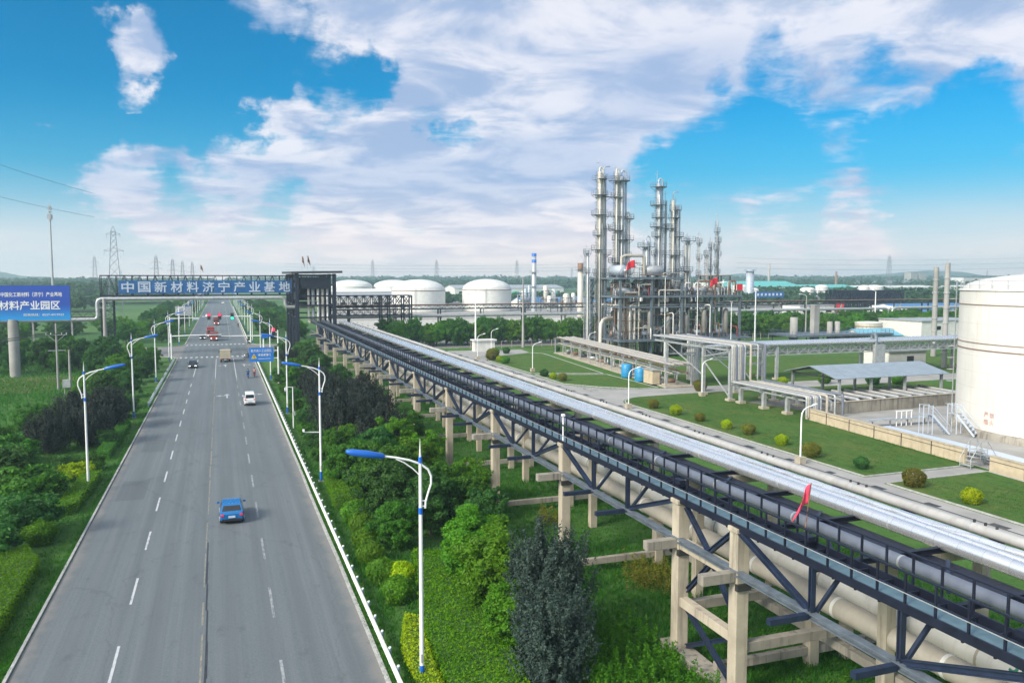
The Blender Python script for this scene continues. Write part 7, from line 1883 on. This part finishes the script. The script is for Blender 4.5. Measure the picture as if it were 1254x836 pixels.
# trees and bushes between the road and the gallery
RT = [(T_SLATE,15.3,37.2,(1.0,1.0,1.02),'tall dark slate leaved tree in front of the pillar with the white pole'),(T_SLATE,13.9,33.6,(0.85,0.85,0.78),'second dark slate leaved tree, lower and closer to the hedge strip'),(T_PLUME,13.9,42.0,(1.05,1.05,0.86),'bushy green tree just behind the dark slate tree'),(T_PLUME,13.2,37.4,(0.7,0.7,0.6),'lower bushy green tree at the side of the dark slate tree'),(T_PLUME,14.2,47.0,(1.05,1.05,0.78),'broad bushy green tree above the hedge strip'),
 (T_ROUND,10.9,54.5,(0.62,0.62,0.66),'small rounded tree standing behind the clipped balls'),(T_DARKG,14.0,57.0,0.72,'dark green tree right of the small rounded tree'),(T_ROUND,17.5,58.5,0.66,'green tree closest to the third pillar'),(T_ROUND,12.6,66.0,0.85,'spreading green tree behind the flat hedge block'),(T_ROUND2,15.5,69.0,0.85,'light green tree behind the spreading one'),(T_ROUND2,17.8,75.0,0.75,'light green tree close to the fourth pillar'),(T_DARKG,13.5,76.0,0.72,'dark green tree behind the second lamp'),(T_ROUND,10.6,82.0,0.62,'green tree just past the second lamp pole'),
 (T_DARKG,11.6,59.5,0.8,'dark green tree behind the upper clipped balls'),(T_ROUND,15.2,62.5,(0.95,0.95,0.8),'broad green tree in the middle of the verge, level with the blue car'),(T_ROUND2,18.6,63.8,0.7,'light green tree almost touching the fourth pillar'),(T_DARKG,17.0,53.5,0.62,'dark green bushy tree beside the low tie beam'),(T_ROUND,10.4,72.0,0.7,'green tree between hedge block and second lamp'),(T_ROUND2,16.2,81.0,0.85,'light green tree at the foot of the purple trees'),(T_ROUND,19.0,88.0,0.7,'green tree under the gallery by the sixth pillar'),
 (T_PLUM,15.6,84.0,1.0,'purple dark tree beside the fifth pillar'),(T_PLUM,12.6,93.0,1.05,'purple dark tree behind the camera post'),(T_PLUM,16.8,97.0,1.1,'purple dark tree near the gallery past the camera post'),(T_PLUM,13.2,104.0,1.1,'purple dark tree beside the third lamp pole'),(T_PLUM,17.6,111.0,1.05,'purple dark tree tucked under the gallery edge'),(T_PLUM,13.8,117.0,1.05,'purple dark tree past the third lamp pole'),(T_ROUND2,12.2,86.5,0.6,'light green tree in front of the purple trees'),(T_DARKG,16.5,126.0,0.85,'dark green tree near the road sign arms'),(T_PLUM,13.4,130.0,0.95,'last purple dark tree before the road sign'),(T_ROUND,11.6,140.0,0.7,'green tree below the road sign'),(T_DARKG,16.2,146.0,0.85,'dark green tree behind the road sign post'),(T_ROUND2,12.5,156.0,0.7,'light green tree just past the road sign'),(T_DARKG,16.5,165.0,0.9,'dark green tree between road sign and junction'),(T_PLUM,13.0,172.0,0.85,'purple dark tree between road sign and junction'),(T_ROUND,17.0,184.0,0.85,'green tree near the transfer tower legs'),(T_DARKG,12.4,186.0,0.7,'dark green tree at the junction corner')]
for p, x, y, s, l in RT: plant(p, x, y, l, 'trees between the road and the gallery', s if isinstance(s, tuple) or p is T_SLATE else s*1.18)
RS = [(S_LOOSE,11.2,61.0,1.0),(S_OLIVE,10.6,58.2,0.8),(S_LOOSE,10.9,70.0,1.1),(S_OLIVE,12.2,79.5,0.9),(S_LOOSE,10.2,78.2,0.8),(S_OLIVE,9.3,84.5,0.8),(S_LOOSE,9.4,90.0,0.9),(S_OLIVE,9.2,97.5,0.9),(S_LOOSE,9.6,107.0,0.8),(S_OLIVE,9.4,117.0,0.9),(S_LOOSE,9.8,126.0,0.9),(S_OLIVE,9.6,137.0,0.8),(S_LOOSE,9.4,148.0,0.8),(S_OLIVE,9.8,160.0,0.9),(S_LOOSE,16.5,64.0,0.9),(S_OLIVE,18.8,68.0,0.9)]
for k, (p,x,y,s) in enumerate(RS): plant(p, x, y, f'{nth(k)} loose green shrub on the guardrail verge, counting up the road', 'loose shrubs on the guardrail verge', s)
# billboard side
LS = [(S_OLIVE,-15.2,76.0,(2.1,2.1,1.7),'big feathery bright green bush at the picture edge'),(S_LOOSE,-13.6,66.0,(1.7,1.6,1.35),'large loose grey green bush beside the kerb hedge'),(S_LOOSE,-15.5,61.0,(1.5,1.5,1.2),'large loose grey green bush at the picture edge'),(B_MID,-12.4,64.0,1.2,'round bush between hedge and kerb'),(S_YELL,-12.9,83.5,1.3,'yellow leaved bush at the lamp foot on the billboard side'),(S_OLIVE,-12.2,87.5,0.9,'low green bush just past the yellow leaved bush'),(S_LOOSE,-14.0,86.0,0.8,'dark low bush behind the yellow leaved bush'),(S_LOOSE,-12.3,99.0,0.8,'dark green low bush along the kerb ribbon'),(S_LOOSE,-18.5,83.0,(1.6,1.6,1.5),'grey green bush behind the feathery bright one'),(S_OLIVE,-20.0,92.0,(2.0,2.0,1.7),'pale green bush mound on the meadow edge'),(S_OLIVE,-24.5,101.0,(2.0,2.0,1.6),'second pale green bush mound further into the meadow'),(S_LOOSE,-12.6,121.0,1.1,'dark bush by the second billboard side lamp'),(S_OLIVE,-12.8,128.0,1.0,'green bush beside the first low guardrail')]
for p,x,y,s,l in LS: plant(p,x,y,l,'bushes on the billboard side verge',s)
LT = [(T_PLUM,-14.3,101.0,1.05,'purple dark tree behind the first billboard side lamp'),(T_PLUM,-17.8,98.0,1.0,'purple dark tree on the meadow side of its twin'),(T_PLUM,-13.8,111.0,1.1,'purple dark tree beside the kerb ribbon hedge'),(T_PLUM,-17.0,110.0,1.1,'purple dark tree behind the kerb ribbon hedge'),(T_PLUM,-14.2,118.5,0.95,'purple dark tree near the second billboard side lamp'),(T_ROUND,-20.5,106.0,0.85,'green tree behind the purple trees'),(T_DARKG,-16.0,128.0,0.95,'dark green tree past the purple trees'),(T_ROUND2,-19.5,136.0,0.9,'light green tree past the purple trees'),(T_DARKG,-14.0,140.0,0.8,'dark green tree beside the low guardrail'),(T_ROUND,-17.5,150.0,0.9,'green tree in front of the third billboard side lamp'),(T_DARKG,-13.8,160.0,0.9,'dark green tree at the third billboard side lamp'),(T_ROUND2,-18.5,166.0,1.0,'light green tree close to the thick concrete pole'),(T_DARKG,-22.5,172.0,1.1,'dark green tree near the utility wires'),(T_ROUND,-14.2,176.0,0.9,'green tree by the second low guardrail'),(T_ROUND2,-17.5,186.0,1.15,'light green tree before the gate leg'),(T_DARKG,-23.0,191.0,1.2,'dark green tree before the gate leg'),(T_ROUND,-29.5,196.0,1.2,'green tree between gate leg and billboard'),(T_DARKG,-34.0,202.0,1.3,'dark green tree behind the billboard column'),(T_ROUND,-40.5,199.0,1.2,'green tree at the far side of the billboard column'),(T_ROUND2,-31.0,185.0,0.9,'light green tree beneath the billboard corner'),(T_DARKG,-47.0,206.0,1.3,'dark green tree out along the field pipe'),(T_ROUND,-14.5,196.0,0.7,'green tree at the near corner of the junction')]
for p,x,y,s,l in LT: plant(p,x,y,l,'trees on the billboard side',s)
# loose trees on the far side of the cross road and round the gate leg
ro = random.Random(12)
for k in range(22):
    x, y = (-30-ro.uniform(0,38), 248+ro.uniform(0,95)) if k < 14 else (-20-ro.uniform(0,34), 178+ro.uniform(0,26))
    plant(ro.choice((T_ROUND,T_ROUND2,T_DARKG)), x, y, f'{nth(k)} loose tree scattered about the gate leg and field edge, billboard side', 'loose trees about the gate leg', ro.uniform(0.85,1.35))
# avenue beyond the crossroads
rv = random.Random(31); k = 0
for y in range(256, 560, 14):
    for x0 in (-16.5,-25.0):
        plant(rv.choice((T_ROUND,T_DARKG,T_ROUND2)), x0+rv.uniform(-1.6,1.6), y+rv.uniform(-4,4), f'avenue tree past the junction, billboard side, number {k//2+1} of {"kerb" if x0 > -20 else "outer"} row', 'avenue trees past the junction', rv.uniform(0.95,1.35))
        plant(rv.choice((T_ROUND,T_DARKG,T_ROUND2)), -x0-2+rv.uniform(-1.6,1.6), y+rv.uniform(-4,4), f'avenue tree past the junction, tank side, number {k//2+1} of {"kerb" if x0 > -20 else "outer"} row', 'avenue trees past the junction', rv.uniform(0.95,1.35)); k += 1
# hedge row of trees behind the plant lawn
k = 0
for x in np.arange(43, 250, 3.4):
    for dy in (0, 4.5):
        if 100 < x < 128 and dy == 0: continue
        plant(rv.choice((T_ROUND2,T_ROUND2,T_ROUND)), float(x)+rv.uniform(-1,1), 219+dy+rv.uniform(-1.5,1.5), f'{"front" if dy == 0 else "back"} row tree of the plant belt before the pipe rack, number {k//2+1} from the tower', 'tree belt before the far pipe rack', (rv.uniform(1.1,1.4),)*2+(rv.uniform(1.25,1.6),)); k += 1
for k in range(26):
    plant(rv.choice((T_DARKG,T_ROUND)), 160+k*5.5+rv.uniform(-2,2), 262+rv.uniform(-6,6), f'tree behind the far pipe rack, number {k+1} counting towards the big tank', 'trees behind the far pipe rack', rv.uniform(1.0,1.4))
# fence before the hedge
t = thing('fence','low wire fence in front of the tree belt','fence',(0,0,0))
g = MB()
for z in (0.5,1.1,1.7): g.beam((62,207,z),(160,211,z),0.05)
g.build('wires','galv',t)
p0 = None
for k in range(34):
    if p0 is None: g = MB(); g.beam((0,0,0),(0,0,1.9),0.12); p0 = g.build('post','concrete',t); p = p0
    else: p = p0.copy(); COL.objects.link(p); p.parent = t
    p.location = (62+k*2.95, 207+k*0.12, 0)

# ground cover: grass blades, weeds, far woods
def blades(name, xy, h, w, m, rs, lean=0.5, nb=3):
    n = len(xy); q = np.repeat(xy, nb, 0)+rs.normal(0, 0.10, (n*nb,2)); hh = np.repeat(h, nb)*rs.uniform(0.5,1.2,n*nb)
    a = rs.uniform(0, 6.283, n*nb); ln = rs.normal(0, lean, (n*nb,2))*hh[:,None]
    V = np.zeros((n*nb,3,3), np.float32); dx = np.c_[np.cos(a), np.sin(a)]*w*(0.5+hh[:,None])
    V[:,0,:2] = q-dx; V[:,1,:2] = q+dx; V[:,2,:2] = q+ln; V[:,2,2] = hh
    N = n*nb; me = bpy.data.meshes.new(name); me.vertices.add(3*N); me.vertices.foreach_set('co', V.ravel())
    me.loops.add(3*N); me.loops.foreach_set('vertex_index', np.arange(3*N, dtype=np.int32))
    me.polygons.add(N); me.polygons.foreach_set('loop_start', np.arange(N, dtype=np.int32)*3); me.update(calc_edges=True)
    me.materials.append(M[m]); o = link(name, me); tag(o, kind='stuff'); return o
def patch(p, f=0.23): return np.sin(p[:,0]*f*1.3+np.sin(p[:,1]*f)*1.7)*np.cos(p[:,1]*f*0.9+np.sin(p[:,0]*f*0.7)*2)
rs = np.random.RandomState(3)
def scatter(n, x0, x1, y0, y1, p=1.6):
    u = rs.uniform(0,1,n)**p; return np.c_[rs.uniform(x0,x1,n), y0+(y1-y0)*u]
q = scatter(70000, 7.3, 44, 26, 150, 1.9); q = q[~((q[:,0] > 30) & (rs.uniform(0,1,len(q)) < 0.5))]
blades('grass', q, 0.30+0.18*patch(q), 0.034, 'blade', rs)
q = scatter(30000, -24, -9.95, 42, 150, 1.7); blades('grass', q, 0.18+0.10*patch(q), 0.028, 'blade', rs)
q = scatter(26000, -75, -20, 80, 215, 1.3); blades('grass', q, 0.45+0.25*patch(q,0.11), 0.06, 'blade', rs)
q = np.vstack([scatter(52000, 56.8, 72.5, 30, 118, 1.0), scatter(9000, 57, 75, 122, 188, 1.0)])
q = q[(np.abs(q[:,1]-58.8) > 1.6) & ~((q[:,0] > 69.2-(58-q[:,1])*0.03) & (q[:,1] < 61)) & ~((q[:,0] > 70.0+(q[:,1]-60)*0.1)&(q[:,1]<118)) & ~((q[:,0] > 70) & (q[:,1] > 118))&~((q[:,1]>99)&(q[:,1]<118)&((q[:,0]-63.6)**2+(q[:,1]-106.6)**2>7.0**2)&((q[:,0]<63.6)|(q[:,1]>112.5)))]
blades('grass', q, 0.13+0.03*patch(q), 0.03, 'lawnblade', rs)
q = np.c_[rs.uniform(6.9,7.25,5000), 26+rs.uniform(0,1,5000)**1.8*170]; blades('grass', q, np.full(len(q),0.14), 0.03, 'blade', rs)
q = np.c_[rs.uniform(-10.3,-9.95,4000), 36+rs.uniform(0,1,4000)**1.8*160]; blades('grass', q, np.full(len(q),0.12), 0.03, 'blade', rs)
# tall weeds close to the gallery
def weeds(name, cen, m, hmin, hmax, nl, leaf, rs):
    P = []; 
    for (x,y) in cen:
        h = rs.uniform(hmin,hmax); u = rs.uniform(0,1,nl)
        b = rs.normal(0,0.12,2)
        P.append(np.c_[x+b[0]*u+rs.normal(0,0.09,nl)*(1.1-u*0.7), y+b[1]*u+rs.normal(0,0.09,nl)*(1.1-u*0.7), 0.03+u*h])
    P = np.vstack(P); A, B = leaves(rs, P, np.tile([0,0,0.8],(len(P),1)), leaf, 0.8, 0.35)
    o = link(name, quads(name, P, A, B, m)); tag(o, kind='stuff'); return o
c = np.c_[rs.uniform(15.2,20.2,620), rs.uniform(27.5,38.5,620)]; c = c[(c[:,0] > 16.9) | (c[:,1] < 35)]
weeds('weeds', c, 'weed', 0.6, 1.5, 46, 0.085, rs)
c = np.vstack([np.c_[rs.normal(24.6,0.8,120), rs.normal(43.4,1.2,120)], np.c_[rs.normal(23.2,0.5,30), rs.normal(57,1.0,30)]])
weeds('weeds', c, 'lf_olive', 0.7, 1.3, 44, 0.08, rs)
c = np.c_[rs.uniform(21.5,40,420), 28+rs.uniform(0,1,420)**1.5*70]; weeds('weeds', c, 'weed', 0.2, 0.6, 26, 0.08, rs)
# crop rows on the field behind the utility pole
c = []
for i in range(9):
    for j in range(60): c.append((-52+j*0.42+i*0.3+rs.normal(0,.1), 150+i*2.6+rs.normal(0,.12)))
weeds('crop_leaves', np.array(c), 'lf_light', 0.3, 0.7, 16, 0.16, rs)
# bare soil strips of the same field
g = MB()
for i in range(9): g.prism([(-53+i*0.3,151.2+i*2.6),(-27+i*0.3,151.0+i*2.6),(-27+i*0.3,152.0+i*2.6),(-53+i*0.3,152.2+i*2.6)],0.0,0.05)
structure(g,'soil_bed','soil')
# far off woods: belts of many crowns read as one mass
def woods(spots, m='far_trees', n=44, seed=1):
    rs = np.random.RandomState(seed); C = []; Nn = []; S = []
    for (x, y, r, h) in spots:
        d = unit(rs.normal(0,1,(n,3))); d[:,2] = np.abs(d[:,2])*1.2-0.2
        P = d*np.array([r,r,h*0.55])*rs.uniform(0.7,1.05,(n,1))+np.array([x,y,h*0.5]); C.append(P); Nn.append(d); S.append(np.full((n,1), min(r*0.42, 1.1+0.0009*y)))
    C = np.vstack(C); Nn = np.vstack(Nn); S = np.vstack(S); A, B = leaves(rs, C, Nn, 1.0, 0.35, 0.8)
    o = link('woods', quads('woods', C, A*S, B*S, m)); tag(o, kind='stuff'); return o
sp = []
def belt(az0, az1, d0, d1, n, hmin, hmax, r=4.0):
    for _ in range(n):
        a = R_(rv.uniform(az0, az1)); d = rv.uniform(d0, d1); sp.append((d*math.sin(a), d*math.cos(a), r*rv.uniform(0.7,1.4)*(1+d/2500), rv.uniform(hmin,hmax)))
belt(-17,-0.8,640,720,260,9,15); belt(-17,-1,760,1100,420,10,16); belt(-17,1,1300,2000,700,13,20,7)
belt(1.6,56,1150,1400,900,11,17,6); belt(1.5,58,1700,2600,1300,17,25,10); belt(30,56,640,760,420,8,12); belt(32,56,540,620,200,7,11)
belt(10,30,560,620,150,6,9); belt(-17,-7,470,600,90,8,11,3)
sp = [s for s in sp if abs(s[0]+1.5) > 14 and not (95 < s[0] < 165 and 420 < s[1] < 480)]
woods(sp)

# ------------------------------------------------------------------ haze in the air
HAZE = 0.00033
if HAZE:
    g = MB(); g.box((-1200,-60,-1.0),(2300,2600,56.0)); o = g.build('haze','white'); o.data.materials.clear()
    m = bpy.data.materials.new('haze_air'); m.use_nodes = True; nt = m.node_tree; nt.nodes.clear()
    ou = nt.nodes.new('ShaderNodeOutputMaterial'); vp = nt.nodes.new('ShaderNodeVolumePrincipled')
    vp.inputs['Color'].default_value = (0.66,0.92,1.0,1); vp.inputs['Density'].default_value = HAZE; vp.inputs['Anisotropy'].default_value = 0.2
    nt.links.new(vp.outputs[0], ou.inputs['Volume']); o.data.materials.append(m); tag(o, kind='stuff')
SC.cycles.volume_bounces = 0
